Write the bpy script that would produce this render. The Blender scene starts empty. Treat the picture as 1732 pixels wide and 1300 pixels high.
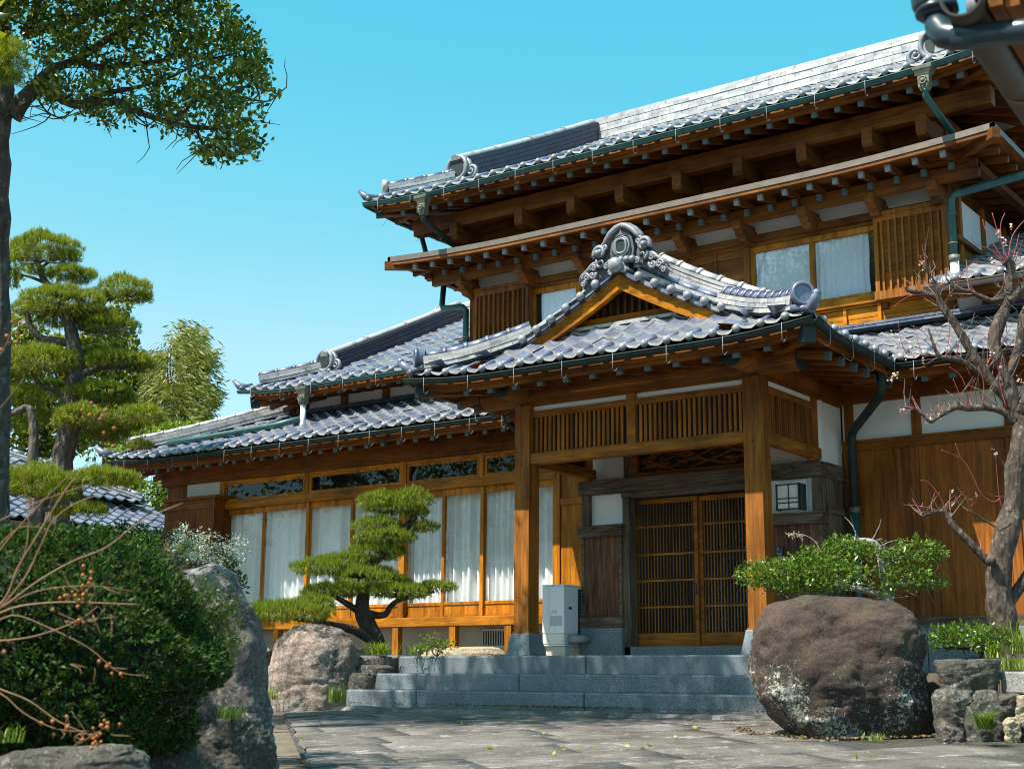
import bpy, math, random
import numpy as np
from mathutils import Vector, Matrix, noise as mnoise

random.seed(7)
rng = np.random.default_rng(7)
scene = bpy.context.scene
COL = scene.collection
rad = math.radians

# ------------------------------------------------------------------ camera
YAW, PITCH, ROLL, FPX, IW, IH = 0.63261627, 0.20713835, 0.00672387, 2360.27, 1732, 1300


def cam_axes():
    cy, sy = math.cos(YAW), math.sin(YAW)
    d = Vector((-sy * math.cos(PITCH), cy * math.cos(PITCH), math.sin(PITCH)))
    r = Vector((cy, sy, 0))
    u = r.cross(d)
    r2 = r * math.cos(ROLL) + u * math.sin(ROLL)
    u2 = -r * math.sin(ROLL) + u * math.cos(ROLL)
    return r2, u2, d


CR, CU, CD = cam_axes()
DH = Vector((-math.sin(YAW), math.cos(YAW), 0))      # horizontal viewing direction
RH = Vector((math.cos(YAW), math.sin(YAW), 0))
cam_data = bpy.data.cameras.new('camera')
cam = bpy.data.objects.new('camera', cam_data)
COL.objects.link(cam)
cam.matrix_world = Matrix(((CR.x, CU.x, -CD.x, 0), (CR.y, CU.y, -CD.y, 0), (CR.z, CU.z, -CD.z, 0), (0, 0, 0, 1)))
cam_data.sensor_width = 36
cam_data.lens = 36 * FPX / IW
cam_data.clip_start = 0.05
cam_data.clip_end = 5000
cam_data.dof.use_dof = True
cam_data.dof.focus_distance = 16.0
cam_data.dof.aperture_fstop = 4.5
scene.camera = cam

# ------------------------------------------------------------------ sky and sun
SUN = Vector((-0.245, -0.575, 1.0)).normalized()       # towards the sun
elev = math.asin(SUN.z)
azim = math.atan2(SUN.x, SUN.y)                      # clockwise from +Y
w = bpy.data.worlds.new('World')
scene.world = w
w.use_nodes = True
nt = w.node_tree
nt.nodes.clear()
sky = nt.nodes.new('ShaderNodeTexSky')
sky.sky_type = 'NISHITA'
sky.sun_disc = False
sky.sun_elevation = elev
sky.sun_rotation = azim
sky.air_density = 1.0
sky.dust_density = 0.6
sky.ozone_density = 1.0
# the sky's own colour, deepened per channel to the photograph's clear turquoise
sepc = nt.nodes.new('ShaderNodeSeparateColor')
comb = nt.nodes.new('ShaderNodeCombineColor')
nt.links.new(sky.outputs[0], sepc.inputs[0])
for ci, (ref, gain, pw) in enumerate(((1.97, 1.46, 2.6), (3.01, 3.22, 0.64), (4.62, 3.85, 0.36))):
    dv = nt.nodes.new('ShaderNodeMath'); dv.operation = 'DIVIDE'; dv.inputs[1].default_value = ref
    pwn = nt.nodes.new('ShaderNodeMath'); pwn.operation = 'POWER'; pwn.inputs[1].default_value = pw
    ml = nt.nodes.new('ShaderNodeMath'); ml.operation = 'MULTIPLY'; ml.inputs[1].default_value = gain
    nt.links.new(sepc.outputs[ci], dv.inputs[0])
    nt.links.new(dv.outputs[0], pwn.inputs[0])
    nt.links.new(pwn.outputs[0], ml.inputs[0])
    nt.links.new(ml.outputs[0], comb.inputs[ci])
    if ci == 0: red = ml
    if ci == 1: green = ml
    if ci == 2: blue = ml
cap = nt.nodes.new('ShaderNodeMath'); cap.operation = 'MULTIPLY'; cap.inputs[1].default_value = 0.56
mn = nt.nodes.new('ShaderNodeMath'); mn.operation = 'MINIMUM'
nt.links.new(green.outputs[0], cap.inputs[0])
nt.links.new(cap.outputs[0], mn.inputs[0])
nt.links.new(red.outputs[0], mn.inputs[1])
nt.links.new(mn.outputs[0], comb.inputs[0])
bk = nt.nodes.new('ShaderNodeMath'); bk.operation = 'MULTIPLY'; bk.inputs[1].default_value = 1.22
mxb = nt.nodes.new('ShaderNodeMath'); mxb.operation = 'MAXIMUM'
nt.links.new(green.outputs[0], bk.inputs[0])
nt.links.new(bk.outputs[0], mxb.inputs[0])
nt.links.new(blue.outputs[0], mxb.inputs[1])
nt.links.new(mxb.outputs[0], comb.inputs[2])
bg = nt.nodes.new('ShaderNodeBackground')
bg.inputs['Strength'].default_value = 0.125
wo = nt.nodes.new('ShaderNodeOutputWorld')
nt.links.new(comb.outputs[0], bg.inputs['Color'])
nt.links.new(bg.outputs[0], wo.inputs['Surface'])
sl = bpy.data.lights.new('sun', 'SUN')
sl.energy = 5.0
sl.angle = rad(0.53)
sl.color = (1.0, 0.95, 0.86)
so = bpy.data.objects.new('sun', sl)
COL.objects.link(so)
so.rotation_euler = (-SUN).to_track_quat('-Z', 'Y').to_euler()
scene.view_settings.view_transform = 'Standard'
scene.view_settings.look = 'None'
scene.view_settings.exposure = 1.0
scene.view_settings.gamma = 1.0
scene.cycles.max_bounces = 8
scene.cycles.transparent_max_bounces = 12
scene.cycles.use_denoising = True
scene.cycles.denoising_input_passes = 'RGB_ALBEDO_NORMAL'
scene.cycles.denoising_prefilter = 'ACCURATE'
scene.cycles.pixel_filter_type = 'BLACKMAN_HARRIS'
scene.cycles.filter_width = 1.05

# ------------------------------------------------------------------ pixel -> point on a real plane


def ray(x, y):
    return CR * ((x - IW / 2) / FPX) - CU * ((y - IH / 2) / FPX) + CD


def onY(x, y, Y):
    d = ray(x, y)
    return d * (Y / d.y)


def PX(x, y, Y):
    return onY(x, y, Y).x


def PZ(x, y, Y):
    return onY(x, y, Y).z


def onX(x, y, X):
    d = ray(x, y)
    return d * (X / d.x)


def at(x, y, D):
    d = ray(x, y)
    return d * (D / d.dot(DH))


def ground_z(X, Y):
    return -0.335 - 0.05 * max(0.0, 12.3 - Y)


# ------------------------------------------------------------------ mesh helpers


class MB:
    def __init__(s):
        s.v, s.f, s.m, s.s = [], [], [], []

    def add(s, vs, fs, mat=0, smooth=False):
        b = len(s.v)
        s.v += [tuple(p) for p in vs]
        for f in fs:
            s.f.append(tuple(i + b for i in f))
            s.m.append(mat)
            s.s.append(smooth)
        return s

    def box(s, a, b, mat=0):
        x0, y0, z0 = a
        x1, y1, z1 = b
        if x0 > x1: x0, x1 = x1, x0
        if y0 > y1: y0, y1 = y1, y0
        if z0 > z1: z0, z1 = z1, z0
        vs = [(x0, y0, z0), (x1, y0, z0), (x1, y1, z0), (x0, y1, z0), (x0, y0, z1), (x1, y0, z1), (x1, y1, z1), (x0, y1, z1)]
        return s.add(vs, [(0, 3, 2, 1), (4, 5, 6, 7), (0, 1, 5, 4), (1, 2, 6, 5), (2, 3, 7, 6), (3, 0, 4, 7)], mat)

    def beam(s, p, q, w, h, mat=0, up=(0, 0, 1), ends=None):
        """box from p to q (centre line), w across, h along up"""
        p, q = Vector(p), Vector(q)
        d = (q - p).normalized()
        sd = d.cross(Vector(up)).normalized()
        u = sd.cross(d)
        vs = []
        for c in (p, q):
            for a, b in ((-1, -1), (1, -1), (1, 1), (-1, 1)):
                vs.append(c + sd * (a * w / 2) + u * (b * h / 2))
        return s.add(vs, [(3, 2, 1, 0), (4, 5, 6, 7), (0, 1, 5, 4), (1, 2, 6, 5), (2, 3, 7, 6), (3, 0, 4, 7)], mat)

    def tube(s, pts, r, n=8, mat=0, caps=True, smooth=True, jit=0.0):
        pts = [Vector(p) for p in pts]
        k = len(pts)
        rs = r if isinstance(r, (list, tuple)) else [r] * k
        ref = Vector((0, 0, 1))
        vs = []
        last = None
        for i, p in enumerate(pts):
            t = (pts[min(i + 1, k - 1)] - pts[max(i - 1, 0)])
            if t.length < 1e-9:
                t = Vector((0, 0, 1))
            t.normalize()
            if last is None:
                a = t.cross(ref if abs(t.z) < 0.95 else Vector((1, 0, 0))).normalized()
            else:
                a = (last - t * last.dot(t))
                if a.length < 1e-6:
                    a = t.cross(Vector((1, 0, 0)))
                a.normalize()
            last = a
            b = t.cross(a)
            for j in range(n):
                th = 2 * math.pi * j / n
                rr = rs[i] * (1 + (random.uniform(-jit, jit) if jit else 0))
                vs.append(p + a * (rr * math.cos(th)) + b * (rr * math.sin(th)))
        fs = []
        for i in range(k - 1):
            for j in range(n):
                j2 = (j + 1) % n
                fs.append((i * n + j, i * n + j2, (i + 1) * n + j2, (i + 1) * n + j))
        s.add(vs, fs, mat, smooth)
        if caps:
            b = len(s.v) - len(vs)
            s.f.append(tuple(b + j for j in range(n))[::-1]); s.m.append(mat); s.s.append(False)
            s.f.append(tuple(b + (k - 1) * n + j for j in range(n))); s.m.append(mat); s.s.append(False)
        return s

    def ball(s, c, r, mat=0, n=10, m=6, ax=None):
        c = Vector(c)
        r = Vector(r) if isinstance(r, (tuple, list)) else Vector((r, r, r))
        vs = [c + Vector((0, 0, r.z))]
        for i in range(1, m):
            ph = math.pi * i / m
            for j in range(n):
                th = 2 * math.pi * j / n
                vs.append(c + Vector((r.x * math.sin(ph) * math.cos(th), r.y * math.sin(ph) * math.sin(th), r.z * math.cos(ph))))
        vs.append(c - Vector((0, 0, r.z)))
        fs = [(0, 1 + j, 1 + (j + 1) % n) for j in range(n)]
        for i in range(m - 2):
            for j in range(n):
                a = 1 + i * n + j; b = 1 + i * n + (j + 1) % n
                fs.append((a, a + n, b + n, b))
        e = len(vs) - 1
        o = 1 + (m - 2) * n
        fs += [(e, o + (j + 1) % n, o + j) for j in range(n)]
        return s.add(vs, fs, mat, True)

    def prism(s, poly, ext, mat=0, smooth=False):
        """planar polygon (3-D points) extruded by a vector"""
        ext = Vector(ext)
        poly = [Vector(p) for p in poly]
        n = len(poly)
        vs = poly + [p + ext for p in poly]
        nrm = Vector((0, 0, 0))
        for i in range(n):
            nrm += poly[i].cross(poly[(i + 1) % n])
        flip = nrm.dot(ext) > 0
        fs = [tuple(range(n))[::-1] if flip else tuple(range(n)), tuple(range(n, 2 * n)) if flip else tuple(range(n, 2 * n))[::-1]]
        for i in range(n):
            j = (i + 1) % n
            fs.append((i, j, n + j, n + i) if flip else (j, i, n + i, n + j))
        return s.add(vs, fs, mat, smooth)

    def sweep(s, path, sec, mat=0, closed=True, smooth=False, caps=True, lat=None):
        """section [(lateral, up)] carried along a path; lateral stays horizontal"""
        path = [Vector(p) for p in path]
        k, n = len(path), len(sec)
        vs = []
        for i, p in enumerate(path):
            t = (path[min(i + 1, k - 1)] - path[max(i - 1, 0)]).normalized()
            sd = Vector(lat) if lat is not None else t.cross(Vector((0, 0, 1))).normalized()
            u = sd.cross(t)
            if u.z < 0:
                u = -u
            for a, b in sec:
                vs.append(p + sd * a + u * b)
        fs = []
        for i in range(k - 1):
            for j in range(n if closed else n - 1):
                j2 = (j + 1) % n
                fs.append((i * n + j, (i + 1) * n + j, (i + 1) * n + j2, i * n + j2))
        s.add(vs, fs, mat, smooth)
        if caps and closed:
            b = len(s.v) - len(vs)
            s.f.append(tuple(b + j for j in range(n))); s.m.append(mat); s.s.append(False)
            s.f.append(tuple(b + (k - 1) * n + j for j in range(n))[::-1]); s.m.append(mat); s.s.append(False)
        return s

    def build(s, name, mats, parent=None, bevel=0.0):
        me = bpy.data.meshes.new(name)
        off = parent.matrix_world.translation if parent is not None else Vector((0, 0, 0))
        if parent is not None:
            off = world_loc(parent)
        vs = [(x - off.x, y - off.y, z - off.z) for x, y, z in s.v]
        me.from_pydata(vs, [], s.f)
        if not isinstance(mats, (list, tuple)):
            mats = [mats]
        for m in mats:
            me.materials.append(m)
        me.polygons.foreach_set('material_index', s.m)
        me.polygons.foreach_set('use_smooth', s.s)
        me.update()
        o = bpy.data.objects.new(name, me)
        COL.objects.link(o)
        if parent is not None:
            o.parent = parent
        if bevel:
            md = o.modifiers.new('bevel', 'BEVEL')
            md.width = bevel
            md.segments = 2
            md.limit_method = 'ANGLE'
            md.angle_limit = rad(50)
        return o


def world_loc(o):
    v = Vector(o.location)
    while o.parent is not None:
        o = o.parent
        v += Vector(o.location)
    return v


def empty(name, loc, label, cat, group=None):
    o = bpy.data.objects.new(name, None)
    COL.objects.link(o)
    o.location = loc
    o.empty_display_size = 0.2
    tag(o, label, cat, group)
    return o


def tag(o, label=None, cat=None, group=None, kind=None):
    if label: o['label'] = label
    if cat: o['category'] = cat
    if group: o['group'] = group
    if kind: o['kind'] = kind
    return o


def setorigin(o, p):
    """move an unparented/just-built object's origin to a base point without moving its shape"""
    p = Vector(p)
    d = p - o.location
    o.data.transform(Matrix.Translation(-d))
    o.location = p
    return o


def fbm(p, sc, oct=4):
    v, a, f = 0.0, 0.5, sc
    for _ in range(oct):
        v += a * mnoise.noise(Vector((p[0] * f, p[1] * f, p[2] * f)))
        a *= 0.5
        f *= 2.03
    return v
# ------------------------------------------------------------------ materials


def new_mat(name):
    m = bpy.data.materials.new(name)
    m.use_nodes = True
    n = m.node_tree
    n.nodes.clear()
    out = n.nodes.new('ShaderNodeOutputMaterial')
    b = n.nodes.new('ShaderNodeBsdfPrincipled')
    n.links.new(b.outputs[0], out.inputs['Surface'])
    return m, n, b, out


def nd(n, t, **kw):
    x = n.nodes.new(t)
    for k, v in kw.items():
        if k in x.inputs:
            x.inputs[k].default_value = v
        else:
            setattr(x, k, v)
    return x


def coords(n, scale=(1, 1, 1), rot=(0, 0, 0)):
    tc = nd(n, 'ShaderNodeTexCoord')
    mp = nd(n, 'ShaderNodeMapping')
    mp.inputs['Scale'].default_value = scale
    mp.inputs['Rotation'].default_value = rot
    n.links.new(tc.outputs['Object'], mp.inputs['Vector'])
    return mp.outputs[0]


def ramp(n, fac, stops):
    r = nd(n, 'ShaderNodeValToRGB')
    e = r.color_ramp.elements
    while len(e) < len(stops):
        e.new(0.5)
    for i, (p, c) in enumerate(stops):
        e[i].position = p
        e[i].color = (*c, 1) if len(c) == 3 else c
    n.links.new(fac, r.inputs[0])
    return r.outputs[0]


def mixc(n, fac, a, b, mode='MIX'):
    m = nd(n, 'ShaderNodeMix', data_type='RGBA', blend_type=mode)
    for s, v in ((0, fac), (6, a), (7, b)):
        if isinstance(v, (int, float)):
            m.inputs[s].default_value = v
        elif isinstance(v, tuple):
            m.inputs[s].default_value = (*v, 1) if len(v) == 3 else v
        else:
            n.links.new(v, m.inputs[s])
    return m.outputs[2]


def bump(n, b, h, strength=0.3, dist=0.01):
    bp = nd(n, 'ShaderNodeBump', Strength=strength, Distance=dist)
    n.links.new(h, bp.inputs['Height'])
    n.links.new(bp.outputs[0], b.inputs['Normal'])
    return bp


def island(n):
    return nd(n, 'ShaderNodeNewGeometry').outputs['Random Per Island']


def scl(c, k):
    return tuple(min(1.0, x * k) for x in c)


def wood(name, base, axis='x', rough=0.5, streak=0.45, vary=0.25, weather=0.0, plank=None):
    m, n, b, _ = new_mat(name)
    sc = {'x': (0.9, 12, 12), 'y': (12, 0.9, 12), 'z': (12, 12, 0.9)}[axis]
    v = coords(n, sc)
    n1 = nd(n, 'ShaderNodeTexNoise', Scale=2.2, Detail=7.0, Roughness=0.62, Distortion=0.9)
    n.links.new(v, n1.inputs['Vector'])
    v2 = coords(n, tuple(0.42 * s for s in sc))
    n2 = nd(n, 'ShaderNodeTexNoise', Scale=0.8, Detail=3.0, Distortion=1.5)
    n.links.new(v2, n2.inputs['Vector'])
    wv = nd(n, 'ShaderNodeMath', operation='MULTIPLY')
    wv.inputs[1].default_value = 26.0
    n.links.new(n2.outputs[0], wv.inputs[0])
    sn = nd(n, 'ShaderNodeMath', operation='SINE')
    n.links.new(wv.outputs[0], sn.inputs[0])
    c1 = ramp(n, n1.outputs[0], [(0.3, scl(base, 1 - streak)), (0.52, base), (0.75, scl(base, 1 + streak * 0.5))])
    g = ramp(n, sn.outputs[0], [(0.0, (0.72, 0.68, 0.62)), (0.55, (1, 1, 1))])
    c = mixc(n, 0.7, c1, g, 'MULTIPLY')
    isl = island(n)
    mv = nd(n, 'ShaderNodeMapRange')
    mv.inputs[3].default_value = 1 - vary
    mv.inputs[4].default_value = 1 + vary * 0.6
    n.links.new(isl, mv.inputs[0])
    hsv = nd(n, 'ShaderNodeHueSaturation')
    n.links.new(mv.outputs[0], hsv.inputs['Value'])
    n.links.new(c, hsv.inputs['Color'])
    c = hsv.outputs[0]
    v3 = coords(n, (0.8, 0.8, 0.8))
    n3 = nd(n, 'ShaderNodeTexNoise', Scale=1.3, Detail=5.0, Roughness=0.6)
    n.links.new(v3, n3.inputs['Vector'])
    c = mixc(n, 1.0, c, ramp(n, n3.outputs[0], [(0.3, (0.55, 0.53, 0.52)), (0.48, (0.9, 0.89, 0.88)), (0.65, (1.12, 1.1, 1.05))]), 'MULTIPLY')
    vst = coords(n, (5.0, 5.0, 0.45) if axis == 'z' else (1.1, 1.1, 1.6))
    nst = nd(n, 'ShaderNodeTexNoise', Scale=1.6, Detail=5.0, Roughness=0.65)
    n.links.new(vst, nst.inputs['Vector'])
    c = mixc(n, 1.0, c, ramp(n, nst.outputs[0], [(0.34, (0.55, 0.52, 0.5)), (0.5, (1.0, 1.0, 1.0)), (0.7, (1.1, 1.08, 1.02))]), 'MULTIPLY')
    if weather > 0:
        n4 = nd(n, 'ShaderNodeTexNoise', Scale=3.0, Detail=8.0, Roughness=0.75)
        n.links.new(v, n4.inputs['Vector'])
        wf = ramp(n, n4.outputs[0], [(0.5, (0, 0, 0)), (0.72, (weather,) * 3)])
        c = mixc(n, wf, c, (0.42, 0.36, 0.28))
    n.links.new(c, b.inputs['Base Color'])
    b.inputs['Roughness'].default_value = rough
    b.inputs['Specular IOR Level'].default_value = 0.18
    bump(n, b, n1.outputs[0], 0.25, 0.004)
    return m


def wset(name, base, **k):
    return {a: wood(f'{name}_{a}', base, a, **k) for a in 'xyz'}


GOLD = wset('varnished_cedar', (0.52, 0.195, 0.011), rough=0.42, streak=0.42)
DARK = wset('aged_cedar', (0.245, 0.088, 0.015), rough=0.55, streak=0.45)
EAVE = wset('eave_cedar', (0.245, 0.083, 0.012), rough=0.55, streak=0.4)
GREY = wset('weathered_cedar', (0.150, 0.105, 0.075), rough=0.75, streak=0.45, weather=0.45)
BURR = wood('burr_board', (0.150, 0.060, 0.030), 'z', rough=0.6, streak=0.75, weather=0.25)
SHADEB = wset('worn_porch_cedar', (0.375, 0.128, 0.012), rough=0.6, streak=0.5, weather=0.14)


def plain(name, col, rough=0.6, noise_sc=None, amt=0.15, spec=None, metal=0.0, bumpd=0.0):
    m, n, b, _ = new_mat(name)
    b.inputs['Roughness'].default_value = rough
    b.inputs['Metallic'].default_value = metal
    if spec is not None:
        b.inputs['Specular IOR Level'].default_value = spec
    if noise_sc:
        v = coords(n)
        t = nd(n, 'ShaderNodeTexNoise', Scale=noise_sc, Detail=6.0, Roughness=0.6)
        n.links.new(v, t.inputs['Vector'])
        c = ramp(n, t.outputs[0], [(0.3, scl(col, 1 - amt)), (0.7, scl(col, 1 + amt))])
        n.links.new(c, b.inputs['Base Color'])
        if bumpd:
            bump(n, b, t.outputs[0], 0.5, bumpd)
    else:
        b.inputs['Base Color'].default_value = (*col, 1)
    return m


PLASTER = plain('white_plaster', (0.74, 0.73, 0.69), 0.8, 3.0, 0.04)
FOUND = plain('foundation_plaster', (0.52, 0.47, 0.38), 0.85, 4.0, 0.12)
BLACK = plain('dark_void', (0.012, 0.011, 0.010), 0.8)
COPPER = plain('green_copper', (0.026, 0.088, 0.085), 0.45, 7.0, 0.35, metal=0.25)
COPCAP = plain('copper_cap', (0.075, 0.115, 0.115), 0.5, 30.0, 0.3, spec=0.3)
PIPEBLUE = plain('blue_sheen_pipe', (0.022, 0.040, 0.052), 0.3, 9.0, 0.3)  # reflected bluish sheen is put into the base colour
COPDARK = plain('dark_copper', (0.022, 0.033, 0.033), 0.55, 9.0, 0.35, spec=0.25)
BRONZE = plain('brown_copper', (0.16, 0.125, 0.10), 0.5, 8.0, 0.2, metal=0.3)
VERDI = plain('verdigris_bronze', (0.13, 0.135, 0.095), 0.6, 14.0, 0.35, metal=0.2)
STEEL = plain('steel_wire', (0.30, 0.30, 0.30), 0.5)
IVORY = plain('ivory_enamel', (0.66, 0.65, 0.58), 0.35)
IVORY2 = plain('pale_grey_enamel', (0.74, 0.75, 0.76), 0.35)
GREYP = plain('grey_plastic', (0.14, 0.15, 0.155), 0.5)
LABELM = plain('printed_label', (0.42, 0.44, 0.45), 0.5)
IRON = plain('black_iron', (0.02, 0.018, 0.016), 0.5)
PAPER = plain('lamp_paper', (0.72, 0.72, 0.66), 0.7)


def tile_mat():
    m, n, b, _ = new_mat('silver_roof_tile')
    isl = island(n)
    c = ramp(n, isl, [(0.0, (0.135, 0.155, 0.225)), (0.45, (0.175, 0.195, 0.27)), (0.85, (0.21, 0.228, 0.30)), (1.0, (0.26, 0.25, 0.26))])
    v = coords(n)
    t = nd(n, 'ShaderNodeTexNoise', Scale=16.0, Detail=7.0, Roughness=0.7)
    n.links.new(v, t.inputs['Vector'])
    c = mixc(n, 1.0, c, ramp(n, t.outputs[0], [(0.32, (0.72, 0.72, 0.74)), (0.62, (1.1, 1.1, 1.08))]), 'MULTIPLY')
    t2 = nd(n, 'ShaderNodeTexNoise', Scale=2.5, Detail=6.0, Roughness=0.75)
    n.links.new(v, t2.inputs['Vector'])
    f = ramp(n, t2.outputs[0], [(0.60, (0, 0, 0)), (0.74, (0.22,) * 3)])
    c = mixc(n, f, c, (0.30, 0.28, 0.23))
    n.links.new(c, b.inputs['Base Color'])
    b.inputs['Metallic'].default_value = 0.35
    r = ramp(n, t.outputs[0], [(0.3, (0.24,) * 3), (0.7, (0.42,) * 3)])
    n.links.new(r, b.inputs['Roughness'])
    bump(n, b, t.outputs[0], 0.15, 0.003)
    return m


def ridge_mat():
    m, n, b, _ = new_mat('weathered_ridge_tile')
    isl = island(n)
    c = ramp(n, isl, [(0.0, (0.33, 0.33, 0.34)), (0.55, (0.45, 0.44, 0.43)), (1.0, (0.52, 0.50, 0.46))])
    v = coords(n)
    t = nd(n, 'ShaderNodeTexNoise', Scale=7.0, Detail=8.0, Roughness=0.75)
    n.links.new(v, t.inputs['Vector'])
    c = mixc(n, 1.0, c, ramp(n, t.outputs[0], [(0.34, (0.45, 0.45, 0.47)), (0.5, (0.95, 0.95, 0.95)), (0.7, (1.1, 1.08, 1.04))]), 'MULTIPLY')
    n.links.new(c, b.inputs['Base Color'])
    b.inputs['Roughness'].default_value = 0.5
    b.inputs['Metallic'].default_value = 0.15
    bump(n, b, t.outputs[0], 0.3, 0.004)
    return m


TEDGE = plain('tile_front_edge', (0.25, 0.245, 0.23), 0.5, 9.0, 0.35)
ORND = plain('ornament_recess_shade', (0.075, 0.08, 0.09), 0.6, 9.0, 0.3)  # shade of the carved hollows put into a darker tile colour
EAVT = plain('eave_end_tile', (0.26, 0.26, 0.27), 0.42, 11.0, 0.3, metal=0.15)
TILE = tile_mat()
RIDGE = ridge_mat()
ORN = plain('ornament_tile', (0.19, 0.20, 0.22), 0.5, 9.0, 0.35, metal=0.15, bumpd=0.004)


def granite(name, base, sc=220.0, spots=0.55, stain=0.35):
    m, n, b, _ = new_mat(name)
    v = coords(n)
    t = nd(n, 'ShaderNodeTexNoise', Scale=sc * 0.35, Detail=3.0, Roughness=0.8)
    n.links.new(v, t.inputs['Vector'])
    c = ramp(n, t.outputs[0], [(0.34, scl(base, 1 - spots)), (0.5, base), (0.66, scl(base, 1 + spots * 1.1))])
    t2 = nd(n, 'ShaderNodeTexNoise', Scale=2.6, Detail=7.0, Roughness=0.7)
    n.links.new(v, t2.inputs['Vector'])
    c = mixc(n, 1.0, c, ramp(n, t2.outputs[0], [(0.3, (1 - stain,) * 3), (0.62, (1.05,) * 3)]), 'MULTIPLY')
    n.links.new(c, b.inputs['Base Color'])
    b.inputs['Roughness'].default_value = 0.55
    bump(n, b, t.outputs[0], 0.15, 0.002)
    return m


GRANITE = granite('grey_granite', (0.155, 0.18, 0.195))  # bluish shade lying on the stone is put into this base tone
GRANLT = granite('light_granite', (0.25, 0.245, 0.23))
RDARK = plain('dark_ridge_side', (0.05, 0.055, 0.08), 0.5, 6.0, 0.3, metal=0.2)  # dark tone carries the shade on the descending ridge sides


def rock(name, base, base2, lichen=0.0, moss=0.0, sc=1.0, streak=0.0, spot=(0.62, 0.62, 0.56), low=0.0):
    m, n, b, _ = new_mat(name)
    v = coords(n)
    t = nd(n, 'ShaderNodeTexNoise', Scale=2.2 * sc, Detail=9.0, Roughness=0.68, Distortion=0.4)
    n.links.new(v, t.inputs['Vector'])
    c = ramp(n, t.outputs[0], [(0.32, base2), (0.62, base)])
    if streak:
        vs_ = coords(n, (7, 7, 0.5))
        ts = nd(n, 'ShaderNodeTexNoise', Scale=1.4, Detail=5.0, Distortion=0.4)
        n.links.new(vs_, ts.inputs['Vector'])
        c = mixc(n, streak, c, ramp(n, ts.outputs[0], [(0.36, (0.35, 0.33, 0.33)), (0.6, (1.15, 1.1, 1.05))]), 'MULTIPLY')
    fine = nd(n, 'ShaderNodeTexNoise', Scale=38.0, Detail=5.0, Roughness=0.85)
    n.links.new(v, fine.inputs['Vector'])
    c = mixc(n, 1.0, c, ramp(n, fine.outputs[0], [(0.36, (0.38, 0.37, 0.37)), (0.5, (0.95, 0.94, 0.92)), (0.64, (1.45, 1.4, 1.34))]), 'MULTIPLY')
    if moss:
        tm = nd(n, 'ShaderNodeTexNoise', Scale=3.1, Detail=6.0, Roughness=0.7)
        n.links.new(v, tm.inputs['Vector'])
        c = mixc(n, ramp(n, tm.outputs[0], [(0.55, (0, 0, 0)), (0.68, (moss,) * 3)]), c, (0.085, 0.095, 0.018))
    if lichen:
        zt = nd(n, 'ShaderNodeTexCoord')
        sx_ = nd(n, 'ShaderNodeSeparateXYZ')
        n.links.new(zt.outputs['Object'], sx_.inputs[0])
        zr_ = nd(n, 'ShaderNodeMapRange')
        zr_.inputs[1].default_value = 0.45
        zr_.inputs[2].default_value = 1.0
        zr_.inputs[3].default_value = 0.0
        zr_.inputs[4].default_value = low
        n.links.new(sx_.outputs[2], zr_.inputs[0])
        big = nd(n, 'ShaderNodeTexNoise', Scale=1.5, Detail=4.0, Roughness=0.6)
        n.links.new(v, big.inputs['Vector'])
        for sc_, k1, k2, col, am in ((40.0, .80, .85, (0.018, 0.016, 0.014), min(1, lichen + .15)), (30.0, .84, .875, spot, lichen), (9.0, .84, .92, (0.26, 0.27, 0.22), lichen * .7)):
            sp = nd(n, 'ShaderNodeTexNoise', Scale=sc_, Detail=7.0, Roughness=0.82, Distortion=0.3)
            n.links.new(v, sp.inputs['Vector'])
            ad = nd(n, 'ShaderNodeMath', operation='MULTIPLY_ADD')
            ad.inputs[1].default_value = 0.6
            n.links.new(big.outputs[0], ad.inputs[0])
            n.links.new(sp.outputs[0], ad.inputs[2])
            sb = nd(n, 'ShaderNodeMath', operation='SUBTRACT')
            n.links.new(ad.outputs[0], sb.inputs[0])
            n.links.new(zr_.outputs[0], sb.inputs[1])
            c = mixc(n, ramp(n, sb.outputs[0], [(k1, (0, 0, 0)), (k2, (am,) * 3)]), c, col)
    n.links.new(c, b.inputs['Base Color'])
    b.inputs['Roughness'].default_value = 0.82
    mx = nd(n, 'ShaderNodeMath', operation='ADD')
    n.links.new(t.outputs[0], mx.inputs[0])
    sf = nd(n, 'ShaderNodeMath', operation='MULTIPLY')
    sf.inputs[1].default_value = 0.35
    n.links.new(fine.outputs[0], sf.inputs[0])
    n.links.new(sf.outputs[0], mx.inputs[1])
    bump(n, b, mx.outputs[0], 1.0, 0.045)
    return m


ROCK_BROWN = rock('brown_boulder', (0.090, 0.054, 0.038), (0.024, 0.017, 0.014), lichen=0.85, moss=0.5, low=0.14)
ROCK_PINK = rock('pink_boulder', (0.40, 0.315, 0.265), (0.25, 0.19, 0.165), lichen=0.35, streak=0.8, spot=(0.6, 0.57, 0.52))
ROCK_GREY = rock('grey_standing_stone', (0.25, 0.205, 0.185), (0.075, 0.065, 0.065), lichen=0.35, streak=0.5)
ROCK_MOSS = rock('mossy_wall_stone', (0.12, 0.105, 0.08), (0.035, 0.033, 0.028), lichen=0.3, moss=0.9)
ROCK_TAN = rock('tan_stone', (0.50, 0.42, 0.28), (0.33, 0.27, 0.19), lichen=0.2)


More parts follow.
